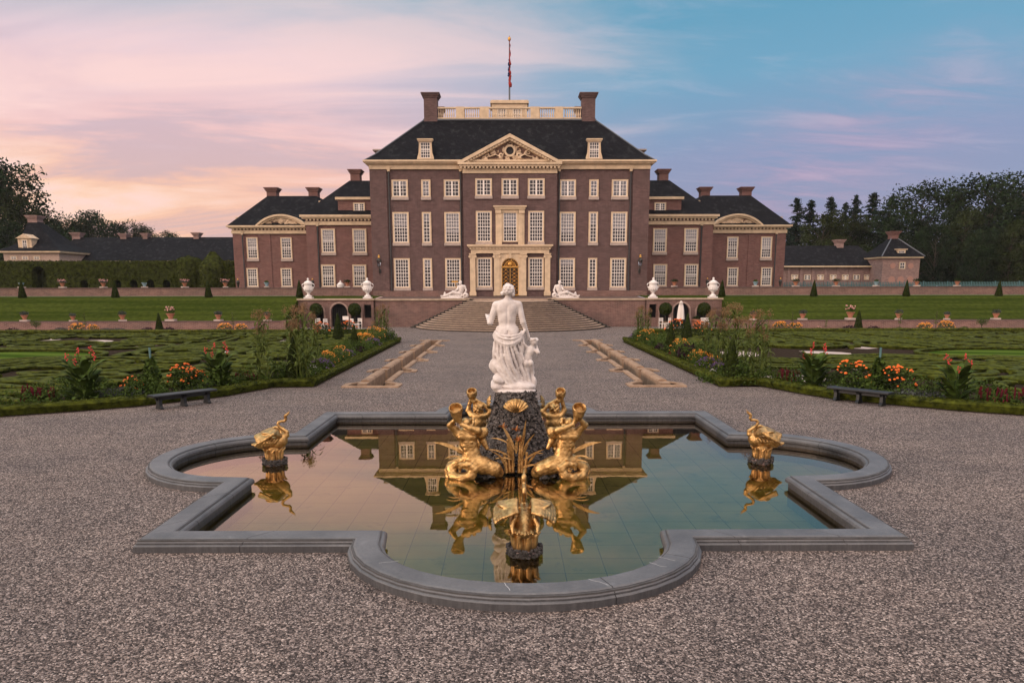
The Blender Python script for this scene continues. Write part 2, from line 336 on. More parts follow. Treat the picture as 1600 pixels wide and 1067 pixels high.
# ---------------------------------------------------------------- mesh helpers
class MB:
    """collects shapes in world (or local) coordinates and links them as one mesh object"""
    def __init__(s): s.v = []; s.f = []
    def add(s, vs, fs):
        o = len(s.v); s.v.extend([tuple(p) for p in vs]); s.f.extend([tuple(i + o for i in q) for q in fs]); return s
    def box(s, x0, x1, y0, y1, z0, z1):
        x0, x1 = min(x0, x1), max(x0, x1); y0, y1 = min(y0, y1), max(y0, y1); z0, z1 = min(z0, z1), max(z0, z1)
        v = [(x0, y0, z0), (x1, y0, z0), (x1, y1, z0), (x0, y1, z0), (x0, y0, z1), (x1, y0, z1), (x1, y1, z1), (x0, y1, z1)]
        return s.add(v, [(0, 3, 2, 1), (4, 5, 6, 7), (0, 1, 5, 4), (1, 2, 6, 5), (2, 3, 7, 6), (3, 0, 4, 7)])
    def frustum(s, a, b):
        """a, b = (x0,x1,y0,y1,z) bottom and top rectangles"""
        v = []
        for (x0, x1, y0, y1, z) in (a, b): v += [(x0, y0, z), (x1, y0, z), (x1, y1, z), (x0, y1, z)]
        return s.add(v, [(0, 3, 2, 1), (4, 5, 6, 7), (0, 1, 5, 4), (1, 2, 6, 5), (2, 3, 7, 6), (3, 0, 4, 7)])
    def prism(s, poly, axis, a, b):
        """extrude a 2D polygon along an axis ('x','y','z') from a to b"""
        def P(p, t):
            return (t, p[0], p[1]) if axis == 'x' else (p[0], t, p[1]) if axis == 'y' else (p[0], p[1], t)
        n = len(poly); v = [P(p, a) for p in poly] + [P(p, b) for p in poly]
        return s.add(v, [tuple(range(n))[::-1], tuple(range(n, 2 * n))] + [(i, (i + 1) % n, (i + 1) % n + n, i + n) for i in range(n)])
    def lathe(s, prof, c=(0, 0, 0), n=20, sq=0):
        vs = []; fs = []
        for r, z in prof:
            for k in range(n):
                a = 2 * math.pi * k / n; vs.append((c[0] + r * math.cos(a), c[1] + r * math.sin(a), c[2] + z))
        for i in range(len(prof) - 1):
            for k in range(n):
                k2 = (k + 1) % n; fs.append((i * n + k, i * n + k2, (i + 1) * n + k2, (i + 1) * n + k))
        fs.append(tuple(range(n))[::-1]); m = (len(prof) - 1) * n; fs.append(tuple(range(m, m + n)))
        return s.add(vs, fs)
    def tube(s, pts, rad, n=6):
        pts = [Vector(p) for p in pts]; vs = []; fs = []
        rr = rad if isinstance(rad, (list, tuple)) else [rad] * len(pts)
        up = Vector((0, 0, 1))
        for i, p in enumerate(pts):
            t = (pts[min(i + 1, len(pts) - 1)] - pts[max(i - 1, 0)]).normalized()
            u = t.cross(up)
            if u.length < 0.05: u = t.cross(Vector((1, 0, 0)))
            u.normalize(); q = t.cross(u)
            for k in range(n):
                a = 2 * math.pi * k / n; vs.append(p + (u * math.cos(a) + q * math.sin(a)) * rr[i])
        for i in range(len(pts) - 1):
            for k in range(n):
                k2 = (k + 1) % n; fs.append((i * n + k, i * n + k2, (i + 1) * n + k2, (i + 1) * n + k))
        fs.append(tuple(range(n))[::-1]); m = (len(pts) - 1) * n; fs.append(tuple(range(m, m + n)))
        return s.add(vs, fs)
    def ball(s, c, r, n=6, m=4):
        r = (r, r, r) if not isinstance(r, (tuple, list)) else r
        vs = [(c[0], c[1], c[2] - r[2])]; fs = []
        for i in range(1, m):
            ph = math.pi * i / m
            for k in range(n):
                a = 2 * math.pi * k / n
                vs.append((c[0] + r[0] * math.sin(ph) * math.cos(a), c[1] + r[1] * math.sin(ph) * math.sin(a), c[2] - r[2] * math.cos(ph)))
        vs.append((c[0], c[1], c[2] + r[2])); top = len(vs) - 1
        for k in range(n):
            k2 = (k + 1) % n
            fs.append((0, 1 + k2, 1 + k)); fs.append((top, top - n + k, top - n + k2))
            for i in range(m - 2): fs.append((1 + i * n + k, 1 + i * n + k2, 1 + (i + 1) * n + k2, 1 + (i + 1) * n + k))
        return s.add(vs, fs)
    def blade(s, base, direction, length, width, droop=0.6, seg=4, fold=0.0, tip=0.08, face=None):
        """a leaf that arches over under its own weight"""
        d = Vector(direction).normalized(); p = Vector(base); side_ = d.cross(Vector((0, 0, 1)))
        if side_.length < 0.1: side_ = Vector((math.cos(length * 91), math.sin(length * 91), 0))
        if face is not None: side_ = d.cross(Vector(face))
        side_.normalize(); vs = []; fs = []
        for i in range(seg + 1):
            t = i / seg; wd = width * (math.sin(math.pi * min(0.97, 0.12 + t * 0.85)) ** 0.8) * 0.5 + width * tip * (1 - t) * 0.5
            vs += [p - side_ * wd, p + side_ * wd]
            p = p + d * (length / seg); d = (d - Vector((0, 0, 1)) * droop / seg * (0.5 + t)).normalized()
        for i in range(seg): fs.append((2 * i, 2 * i + 1, 2 * i + 3, 2 * i + 2))
        return s.add(vs, fs)
    def build(s, name, mat, parent=None, smooth=False, local=False):
        off = Vector((0, 0, 0))
        q = parent
        while q is not None and not local:
            off += Vector(q.location); q = q.parent
        me = bpy.data.meshes.new(name)
        me.from_pydata([(a - off.x, b - off.y, c - off.z) for a, b, c in s.v], [], s.f)
        me.materials.append(mat)
        if smooth: me.polygons.foreach_set('use_smooth', [True] * len(me.polygons))
        o = bpy.data.objects.new(name, me); COL.objects.link(o); o.parent = parent
        return o

def np_object(name, V, F, mat, parent=None, smooth=False, loc=None):
    """V (n,3), F (m,4) numpy arrays to an object (coordinates local to the parent)"""
    me = bpy.data.meshes.new(name)
    me.vertices.add(len(V)); me.vertices.foreach_set('co', np.asarray(V, dtype=np.float32).ravel())
    k = F.shape[1]
    me.loops.add(F.size); me.loops.foreach_set('vertex_index', F.astype(np.int32).ravel())
    me.polygons.add(len(F)); me.polygons.foreach_set('loop_start', np.arange(0, F.size, k, dtype=np.int32))
    if smooth: me.polygons.foreach_set('use_smooth', np.ones(len(F), dtype=bool))
    me.update(calc_edges=True); me.validate()
    me.materials.append(mat)
    o = bpy.data.objects.new(name, me); COL.objects.link(o); o.parent = parent
    if loc is not None: o.location = loc
    return o

def thing(name, label, cat, loc=(0, 0, 0), rotz=0.0, group=None):
    o = bpy.data.objects.new(name, None); COL.objects.link(o); o.empty_display_size = 0.3
    o.location = loc; o.rotation_euler = (0, 0, rotz); o['label'] = label; o['category'] = cat
    if group: o['group'] = group
    return o
def tag(o, label, cat, group=None, kind=None):
    o['label'] = label; o['category'] = cat
    if group: o['group'] = group
    if kind: o['kind'] = kind
    return o
def struct(o, kind='structure'):
    o['kind'] = kind; return o
def dup(root, loc, rotz=0.0, scale=None, label=None, group=None):
    r = root.copy(); COL.objects.link(r); r.location = loc; r.rotation_euler = (0, 0, rotz)
    if scale: r.scale = scale if isinstance(scale, (tuple, list)) else (scale,) * 3
    if label: r['label'] = label
    if group: r['group'] = group
    for ch in list(root.children):
        c = ch.copy(); COL.objects.link(c); c.parent = r
        for g in list(ch.children):
            d = g.copy(); COL.objects.link(d); d.parent = c
    return r

ORD = ['leftmost', 'second from the left', 'third from the left', 'fourth from the left', 'fifth from the left', 'sixth from the left', 'seventh from the left', 'eighth from the left']
ORDR = ['rightmost', 'second from the right', 'third from the right', 'fourth from the right', 'fifth from the right', 'sixth from the right', 'seventh from the right', 'eighth from the right']

def inside(p, poly):
    x, y = p; c = False; n = len(poly)
    for i in range(n):
        x1, y1 = poly[i]; x2, y2 = poly[i - 1]
        if (y1 > y) != (y2 > y) and x < (x2 - x1) * (y - y1) / (y2 - y1) + x1: c = not c
    return c
def flat_with_holes(outer, holes):
    vs = []; es = []
    for poly in [outer] + holes:
        o = len(vs); n = len(poly); vs += [Vector(p) for p in poly]; es += [(o + i, o + (i + 1) % n) for i in range(n)]
    r = delaunay_2d_cdt(vs, es, [], 0, 1e-5)
    V = [(p.x, p.y) for p in r[0]]; F = []
    for f in r[2]:
        c = (sum(V[i][0] for i in f) / len(f), sum(V[i][1] for i in f) / len(f))
        if inside(c, outer) and not any(inside(c, h) for h in holes): F.append(tuple(f))
    return V, F
def plate(mb, outer, holes, y0, y1):
    """a wall plate in the xz plane between y0 (front) and y1 (back) with openings"""
    V, F = flat_with_holes(outer, holes)
    n = len(V)
    mb.add([(x, y0, z) for x, z in V] + [(x, y1, z) for x, z in V], F + [tuple(i + n for i in f[::-1]) for f in F])
    for poly in [outer] + holes:
        m = len(poly)
        mb.add([(x, y0, z) for x, z in poly] + [(x, y1, z) for x, z in poly], [(i, (i + 1) % m, (i + 1) % m + m, i + m) for i in range(m)])
    return mb
def arch(x0, x1, z0, z1, n=10):
    """arched opening outline; z1 is the crown"""
    r = (x1 - x0) / 2; cx = (x0 + x1) / 2; zs = z1 - r
    return [(x0, z0), (x1, z0)] + [(cx + r * math.cos(math.pi * k / n), zs + r * math.sin(math.pi * k / n)) for k in range(n + 1)]

# leaf clouds
def leaf_cloud(P, size, rng, N=None, flat=0.0, aspect=0.6):
    """one quad per point, randomly turned; returns V, F"""
    n = len(P)
    a = rng.normal(size=(n, 3)); 
    if N is not None: a = a * (1 - flat) + N * flat * 1.6
    a /= np.linalg.norm(a, axis=1)[:, None] + 1e-9
    b = rng.normal(size=(n, 3)); u = np.cross(a, b); u /= np.linalg.norm(u, axis=1)[:, None] + 1e-9
    v = np.cross(a, u)
    s = size * rng.uniform(0.55, 1.3, size=(n, 1))
    u = u * s; v = v * s * aspect
    V = np.empty((n, 4, 3)); V[:, 0] = P - u; V[:, 1] = P - v * 0.9; V[:, 2] = P + u; V[:, 3] = P + v * 0.9
    return V.reshape(-1, 3), np.arange(4 * n).reshape(n, 4)

# implicit sculpting: smooth unions of tapered limbs and ellipsoids, turned into one skin
class Clay:
    def __init__(s, lo, hi, res):
        s.lo = np.array(lo, float); s.res = res
        n = np.ceil((np.array(hi, float) - s.lo) / res).astype(int) + 1
        s.F = np.full(n, 0.5, dtype=np.float32)
        s.ax = [s.lo[i] + np.arange(n[i]) * res for i in range(3)]
    def _win(s, lo, hi):
        i0 = [max(0, int((lo[i] - s.lo[i]) / s.res) - 1) for i in range(3)]
        i1 = [min(s.F.shape[i], int((hi[i] - s.lo[i]) / s.res) + 3) for i in range(3)]
        if any(i1[i] <= i0[i] for i in range(3)): return None
        sl = tuple(slice(i0[i], i1[i]) for i in range(3))
        g = np.meshgrid(*[s.ax[i][i0[i]:i1[i]] for i in range(3)], indexing='ij')
        return sl, np.stack(g, -1)
    def _join(s, sl, d, k, cut=False):
        f = s.F[sl]
        if cut:
            s.F[sl] = np.maximum(f, -d); return
        h = np.clip(0.5 + 0.5 * (f - d) / k, 0, 1)
        s.F[sl] = f * (1 - h) + d * h - k * h * (1 - h)
    def limb(s, a, b, ra, rb, k=0.03, cut=False):
        a = np.array(a, float); b = np.array(b, float); m = max(ra, rb) + 2 * k + 2 * s.res
        wn = s._win(np.minimum(a, b) - m, np.maximum(a, b) + m)
        if wn is None: return s
        sl, P = wn; ba = b - a; L = max(float(ba @ ba), 1e-9)
        t = np.clip(((P - a) @ ba) / L, 0, 1)
        d = np.linalg.norm(P - a - t[..., None] * ba, axis=-1) - (ra + t * (rb - ra))
        s._join(sl, d, k, cut); return s
    def chain(s, pts, rad, k=0.03):
        for i in range(len(pts) - 1):
            s.limb(pts[i], pts[i + 1], rad[i] if isinstance(rad, (list, tuple)) else rad, rad[i + 1] if isinstance(rad, (list, tuple)) else rad, k)
        return s
    def blob(s, c, r, rot=(0, 0, 0), k=0.03, cut=False):
        c = np.array(c, float); r = np.array(r, float) if hasattr(r, '__len__') else np.array([r] * 3, float)
        m = r.max() + 2 * k + 2 * s.res; wn = s._win(c - m, c + m)
        if wn is None: return s
        sl, P = wn; Q = P - c
        if any(rot): Q = Q @ np.array(Euler([R(x) for x in rot]).to_matrix())
        k0 = np.linalg.norm(Q / r, axis=-1); k1 = np.linalg.norm(Q / (r * r), axis=-1) + 1e-9
        s._join(sl, k0 * (k0 - 1) / k1, k, cut); return s
    def fn(s, f):
        """f(x,y,z) -> extra distance, for folds and feathers"""
        g = np.meshgrid(*s.ax, indexing='ij'); s.F += f(*g).astype(np.float32); return s
    def skin(s):
        F = s.F; I = F < 0
        nx, ny, nz = [q - 1 for q in F.shape]
        cnt = np.zeros((nx, ny, nz), np.int16); acc = np.zeros((nx, ny, nz, 3), np.float32)
        cor = [(i, j, k) for i in (0, 1) for j in (0, 1) for k in (0, 1)]
        def sub(A, c): return A[c[0]:c[0] + nx, c[1]:c[1] + ny, c[2]:c[2] + nz]
        for c in cor:
            for ax in range(3):
                if c[ax]: continue
                e = list(c); e[ax] = 1
                fa, fb = sub(F, c), sub(F, e); cr = sub(I, c) != sub(I, e)
                t = np.where(cr, fa / np.where(cr, fa - fb, 1), 0)
                cnt += cr
                for q in range(3): acc[..., q] += np.where(cr, c[q] + (t if q == ax else 0), 0)
        act = cnt > 0; idx = np.full((nx, ny, nz), -1, np.int64); idx[act] = np.arange(act.sum())
        ijk = np.argwhere(act)
        V = s.lo + (ijk + acc[act] / cnt[act][:, None]) * s.res
        quads = []
        for ax in range(3):
            o = [q for q in range(3) if q != ax]
            A = I; B = np.roll(I, -1, axis=ax); ch = (A != B)
            sl = [slice(0, F.shape[0] - 1), slice(0, F.shape[1] - 1), slice(0, F.shape[2] - 1)]
            sl[o[0]] = slice(1, F.shape[o[0]] - 1); sl[o[1]] = slice(1, F.shape[o[1]] - 1)
            m = np.zeros_like(I); m[tuple(sl)] = ch[tuple(sl)]
            E = np.argwhere(m)
            if not len(E): continue
            d0 = np.zeros(3, int); d0[o[0]] = 1; d1 = np.zeros(3, int); d1[o[1]] = 1
            q = np.stack([idx[tuple((E - d0 - d1).T)], idx[tuple((E - d1).T)], idx[tuple(E.T)], idx[tuple((E - d0).T)]], 1)
            ins = I[tuple(E.T)]
            if ax == 1: ins = ~ins
            q[~ins] = q[~ins][:, ::-1]
            quads.append(q)
        return V, np.concatenate(quads)
    def build(s, name, mat, parent=None, warp=None):
        V, Q = s.skin()
        if warp is not None: V = warp(V)
        return np_object(name, V, Q, mat, parent, True)
# ---------------------------------------------------------------- ground and water
PC = 16.03                                  # pond centre (x = 0)
HALF, LOBE = 5.6, 2.36
def pond_path(step=9):
    """outer edge of the flat top of the rim, counter-clockwise, with its corners"""
    h, r = HALF, LOBE; p = []
    def arc(cx, cy, a0):
        for k in range(step * 2 + 1):
            a = a0 + math.pi * k / (2 * step)
            dx, dy = math.cos(a) * r, math.sin(a) * r
            if cy < PC - 1: dy *= 0.87; dx *= 1.04
            elif abs(cx) > 1: dx *= 0.97
            p.append((cx + dx, cy + dy))
    p.append((-h, PC - h)); arc(0, PC - h, math.pi)
    p.append((h, PC - h)); arc(h, PC, -math.pi / 2)
    p.append((h, PC + h)); arc(0, PC + h, 0)
    p.append((-h, PC + h)); arc(-h, PC, math.pi / 2)
    return p
POND = pond_path()
def offset(path, d):
    n = len(path); out = []
    for i in range(n):
        a = Vector(path[i - 1]); b = Vector(path[i]); c = Vector(path[(i + 1) % n])
        e1 = (b - a).normalized(); e2 = (c - b).normalized()
        n1 = Vector((e1.y, -e1.x)); n2 = Vector((e2.y, -e2.x)); m = n1 + n2
        m = m / max(0.25, m.dot(n1) if m.length else 1)
        m = (n1 + n2).normalized(); m = m / max(0.3, m.dot(n1))
        out.append((b.x + m.x * d, b.y + m.y * d))
    return out
# rills: two stepped stone channels let into the gravel
RILL_Y0, RILL_Y1 = 28.7, 54.2
holes = [offset(POND, -0.05)]
for s in (-1, 1):
    xa, xb = sorted((s * 5.27, s * 5.87)); y_, L_ = RILL_Y0, (RILL_Y1 - RILL_Y0) / 5
    for k in range(5):
        holes.append([(sorted((s * 4.69, s * 6.51))[0], y_ + k * L_ + .03), (sorted((s * 4.69, s * 6.51))[1], y_ + k * L_ + .03), (sorted((s * 4.69, s * 6.51))[1], y_ + k * L_ + .72), (xb, y_ + k * L_ + 1.25), (xb, y_ + (k + 1) * L_ - .03), (xa, y_ + (k + 1) * L_ - .03), (xa, y_ + k * L_ + 1.25), (sorted((s * 4.69, s * 6.51))[0], y_ + k * L_ + .72)])
V, F = flat_with_holes([(-60, -40), (60, -40), (60, 67), (-60, 67)], holes)
g = MB(); g.add([(x, y, 0) for x, y in V], F)
g.add([(-1500, -1500, 0), (1500, -1500, 0), (1500, -40, 0), (-1500, -40, 0), (-1500, 67, 0), (-60, 67, 0), (-60, -40, 0), (60, -40, 0), (60, 67, 0), (1500, 67, 0), (1500, 75.6, 0), (-1500, 75.6, 0)],
      [(0, 1, 2, 3), (3, 6, 5, 4), (2, 9, 8, 7), (4, 9, 10, 11)])
ground = struct(g.build('gravel_ground', GRAVEL))

rim = thing('pond_rim', 'grey bluestone rim with scrolled outline round the reflecting pond', 'pond rim', (0, PC, 0))
prof = [(0.11, -0.03), (0.11, 0.095), (0.10, 0.107), (0.075, 0.115), (0.075, 0.140), (0.055, 0.160), (0.032, 0.167), (0.028, 0.187), (0.0, 0.20),
        (-0.30, 0.20), (-0.322, 0.190), (-0.330, 0.170), (-0.372, 0.162), (-0.392, 0.145), (-0.41, 0.11), (-0.41, 0.06), (-0.36, 0.035), (-0.36, -0.50)]
def sweep_closed(prof, gaps):
    """the rim is made of long stones with thin joints between them"""
    rings = [offset(POND, d) for d, z in prof]; n = len(POND)
    # points along every edge; a stone ends where a joint is due
    mb = MB(); acc = 0.0; stone = 0
    for i in range(n):
        j = (i + 1) % n
        L = (Vector(POND[j]) - Vector(POND[i])).length
        cuts = [0.0]; pos = gaps - acc
        while pos < L - 0.12:
            if pos > 0.12: cuts.append(pos / L)
            pos += gaps
        acc = (acc + L) % gaps
        cuts.append(1.0)
        for q in range(len(cuts) - 1):
            t0, t1 = cuts[q], cuts[q + 1]; e = 0.0055 / L
            if q > 0: t0 += e
            if q < len(cuts) - 2: t1 -= e
            A = []; B = []
            for ring, (d, z) in zip(rings, prof):
                a, b = ring[i], ring[j]
                A.append((a[0] + (b[0] - a[0]) * t0, a[1] + (b[1] - a[1]) * t0, z)); B.append((a[0] + (b[0] - a[0]) * t1, a[1] + (b[1] - a[1]) * t1, z))
            m = len(prof)
            mb.add(A + B, [(k, k + 1, m + k + 1, m + k) for k in range(m - 1)] + [tuple(range(m)), tuple(range(m, 2 * m))[::-1]])
    return mb
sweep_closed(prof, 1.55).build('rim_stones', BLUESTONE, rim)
core = MB(); ro, ri = offset(POND, 0.06), offset(POND, -0.345)
V, F = flat_with_holes(ro, [ri]); core.add([(x, y, 0.178) for x, y in V], F)
n = len(ro); core.add([(x, y, 0.178) for x, y in ro] + [(x, y, -0.02) for x, y in ro], [(i, (i + 1) % n, (i + 1) % n + n, i + n) for i in range(n)])
core.build('joint_mortar', material('joint_mortar', (0.07, 0.068, 0.07), 0.9, var=0.3), rim)
crk = MB(); rc = random.Random(4)
for (ang, ln) in ((214, 0.42), (262, 0.30), (292, 0.36), (331, 0.40), (323, 0.25)):
    a = R(ang); p = Vector((math.cos(a) * (LOBE - 0.30), PC - HALF + math.sin(a) * (LOBE * .87 - 0.30)))
    d = Vector((math.cos(a + rc.uniform(-.5, .5)), math.sin(a + rc.uniform(-.5, .5)))); pts = [p.copy()]
    for k in range(7):
        p = p + d * ln * 0.9 / 7 + Vector((rc.uniform(-1, 1), rc.uniform(-1, 1))) * 0.016; pts.append(p.copy())
    for k in range(7):
        q0, q1 = pts[k], pts[k + 1]; nn = Vector((-(q1 - q0).y, (q1 - q0).x)).normalized() * 0.0035
        if max(Vector((q.x, (q.y - PC + HALF) / .87)).length for q in (q0, q1)) > LOBE - 0.03: break
        crk.add([(q0.x - nn.x, q0.y - nn.y, 0.2015), (q1.x - nn.x, q1.y - nn.y, 0.2015), (q1.x + nn.x, q1.y + nn.y, 0.2015), (q0.x + nn.x, q0.y + nn.y, 0.2015)], [(0, 1, 2, 3)])
crk.build('pale_crack_filler', material('crack_filler', (0.5, 0.49, 0.49), 0.8), rim)['label'] = 'pale repaired cracks in the rim'
inner = offset(POND, -0.355)
V, F = flat_with_holes(inner, [])
struct(MB().add([(x, y, -0.04) for x, y in V], F).build('pond_water', WATER))
struct(MB().add([(x, y, -0.42) for x, y in V], F).build('pond_floor', POOLFLOOR))

# ---------------------------------------------------------------- the stepped stone rills
def rill(s, label):
    t = thing('stone_rill', label, 'water channel', (s * 5.7, RILL_Y0, 0), group='stepped stone rills let into the gravel')
    xi, xo = 5.28, 5.86; nseg = 5; L = (RILL_Y1 - RILL_Y0) / nseg
    X = lambda v: s * v
    MB().box(X(4.7), X(6.55), RILL_Y0 + 0.05, RILL_Y1 - 0.05, -0.62, -0.46).build('channel_floor', SOIL, t)
    m = MB().box(X(4.66), X(4.70), RILL_Y0, RILL_Y1, -0.6, -0.02).box(X(6.50), X(6.54), RILL_Y0, RILL_Y1, -0.6, -0.02).box(X(4.70), X(6.5), RILL_Y1 - 0.06, RILL_Y1 - 0.02, -0.6, -0.02).box(X(4.70), X(6.5), RILL_Y0 + 0.02, RILL_Y0 + 0.06, -0.6, -0.02)
    m.build('lining', SANDSTONE, t)
    for k in range(nseg):
        y0 = RILL_Y0 + k * L; yb = y0 + 1.25; y1 = y0 + L
        # tall rolled block on the outer side, tapering towards the bay before it
        m = MB()
        def block(x0, x1, ya, yb2, zt):
            r = [(x0, -0.46), (x0, zt - 0.09), (x0 + .05, zt - 0.02), (x0 + .14, zt), (x1 - .14, zt), (x1 - .05, zt - .02), (x1, zt - .09), (x1, -0.46)]
            m.prism([(X(p), z) for p, z in r], 'y', ya, yb2)
        block(xo, xo + 0.40, yb, y1 - 0.03, 0.13)
        m.build('wall_block', SANDSTONE, t)
        m = MB(); m.prism([(X(xo + .004), y0 + .62), (X(xo + .396), y0 + .62), (X(xo + .396), yb - .003), (X(xo + .004), yb - .003)], 'z', -0.46, 0.05); m.build('low_block', SANDSTONE, t)
        # bay: the kerb steps outwards on both sides
        m = MB(); m.prism([(X(6.50), y0 + .05), (X(6.74), y0 + .05), (X(6.74), y0 + .75), (X(6.22), yb + .15), (X(6.04 + .24), yb - .2), (X(6.50), y0 + .70)], 'z', -0.3, 0.055); m.build('bay_kerb', SANDSTONE, t)
        m = MB(); m.prism([(X(4.70), y0 + .05), (X(4.46), y0 + .05), (X(4.46), y0 + .70), (X(4.98), yb + .12), (X(5.22), yb + .02), (X(4.70), y0 + .62)], 'z', -0.46, 0.05); m.build('bay_kerb', SANDSTONE, t)
        m = MB(); r = [(xi, -0.46), (xi, .05), (xi - .05, .085), (xi - .22, .085), (xi - .27, .05), (xi - .27, -.3)]
        m.prism([(X(p), z) for p, z in r], 'y', yb + .16, y1 + .04); m.build('kerb', SANDSTONE, t)
        m = MB().box(X(4.70), X(xi - .003), y1 - .12 if k < nseg - 1 else y1 - .3, y1 + .04 if k < nseg - 1 else y1 - .07, -.46, .04); m.build('cross_stone', SANDSTONE, t)
    MB().frustum((min(X(4.46), X(6.75)), max(X(4.46), X(6.75)), RILL_Y0 - 0.24, RILL_Y0 + 0.045, -0.1), (min(X(4.5), X(6.71)), max(X(4.5), X(6.71)), RILL_Y0 - 0.2, RILL_Y0 + 0.01, 0.06)).build('end_sill', SANDSTONE, t)
    MB().frustum((min(X(4.46), X(6.75)), max(X(4.46), X(6.75)), RILL_Y1 - .01, RILL_Y1 + 0.3, -0.1), (min(X(4.5), X(6.71)), max(X(4.5), X(6.71)), RILL_Y1 + 0.03, RILL_Y1 + 0.26, 0.06)).build('end_sill', SANDSTONE, t)
rill(-1, 'brown sandstone stepped rill in the gravel left of the central path')
rill(1, 'brown sandstone stepped rill in the gravel right of the central path')

# ---------------------------------------------------------------- terrace, slopes and the great stairs
WALL_Y = 74.2; TZ = 2.74; FZ = 3.02; FAC_Y = 81.0
ter = MB(); ter.prism([(WALL_Y + 0.45, -0.1), (WALL_Y + 0.45, TZ - 0.02), (FAC_Y + 3, FZ), (FAC_Y + 3, -0.1)], 'x', -13.6, 13.6)
struct(ter.build('terrace', COBBLE))
TOPY = 74.4
for s, nm in ((-1, 'left'), (1, 'right')):
    m = MB(); x0, x1 = s * 20.9, s * 160
    m.add([(x0, 68.5, 0.80), (x1, 68.5, 0.80), (x1, TOPY, 2.88), (x0, TOPY, 2.88)], [(0, 1, 2, 3)])
    m.add([(x0, 68.5, 0.80), (x0, TOPY, 2.88), (x0, TOPY, 0), (x0, 68.5, 0)], [(0, 1, 2, 3)])
    struct(m.build('lawn_slope', GRASS))
    m = MB(); m.add([(s * 13.6, TOPY + 0.3, 2.76), (s * 20.9, TOPY + 0.3, 2.76), (s * 20.9, TOPY, 2.884), (s * 160, TOPY, 2.884), (s * 160, FAC_Y, 3.0), (s * 13.6, FAC_Y, 3.0)], [(0, 1, 2, 3, 4, 5)])
    struct(m.build('upper_lawn', GRASS))
    m = MB(); m.add([(s * 21, 79.3, 2.985), (s * 160, 79.3, 2.985), (s * 160, 80.7, 3.004), (s * 21, 80.7, 3.004)], [(0, 1, 2, 3)])
    struct(m.build('upper_path', material('pale_grass', (0.15, 0.21, 0.10), 0.95)))
struct(MB().add([(-1500, FAC_Y + 0.3, 3.0), (1500, FAC_Y + 0.3, 3.0), (1500, 2500, 3.0), (-1500, 2500, 3.0)], [(0, 1, 2, 3)]).build('park_ground', PARK))

SC_Y = 74.0
def arcpoly(r, n=28):
    return [(r * math.cos(math.pi + math.pi * k / n), SC_Y + r * math.sin(math.pi + math.pi * k / n) * 1.0) for k in range(n + 1)]
stairs = thing('stone_staircase', 'wide fan of curved stone steps climbing to the palace terrace', 'stairs', (0, 65, 0))
NST = 15; RISE = (TZ - 0.18) / NST
for k in range(NST):
    r = 9.35 - (9.35 - 4.35) * k / (NST - 1); z1 = RISE * (k + 1)
    nose = 0.055
    m = MB(); P = arcpoly(r); Q = arcpoly(r - nose)
    m.prism([(x, y) for x, y in P], 'z', z1 - 0.058, z1)
    m.build('step', STEP, stairs)
    m = MB(); m.prism([(x, y) for x, y in Q], 'z', z1 - RISE - (0.05 if k == 0 else 0), z1 - 0.058); m.build('riser', material('shaded_riser', (0.05, 0.04, 0.034), 0.9, var=0.3) if 'shaded_riser' not in MATS else MATS['shaded_riser'], stairs)  # shade below the step noses is put into the dark riser colour
for k in range(2):
    MB().box(-4.05, 4.05, SC_Y + 0.2 + 0.35 * k, SC_Y + 1.5, TZ - 0.18 + 0.09 * k, TZ - 0.18 + 0.09 * (k + 1)).build('step', STEP, stairs)
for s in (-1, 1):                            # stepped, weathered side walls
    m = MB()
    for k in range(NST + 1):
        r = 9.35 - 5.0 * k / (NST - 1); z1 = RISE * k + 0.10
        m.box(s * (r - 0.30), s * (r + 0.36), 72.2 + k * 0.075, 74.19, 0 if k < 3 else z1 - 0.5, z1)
    m.build('side_wall', STEP_DARK, stairs)['label'] = 'dark weathered stepped side wall'

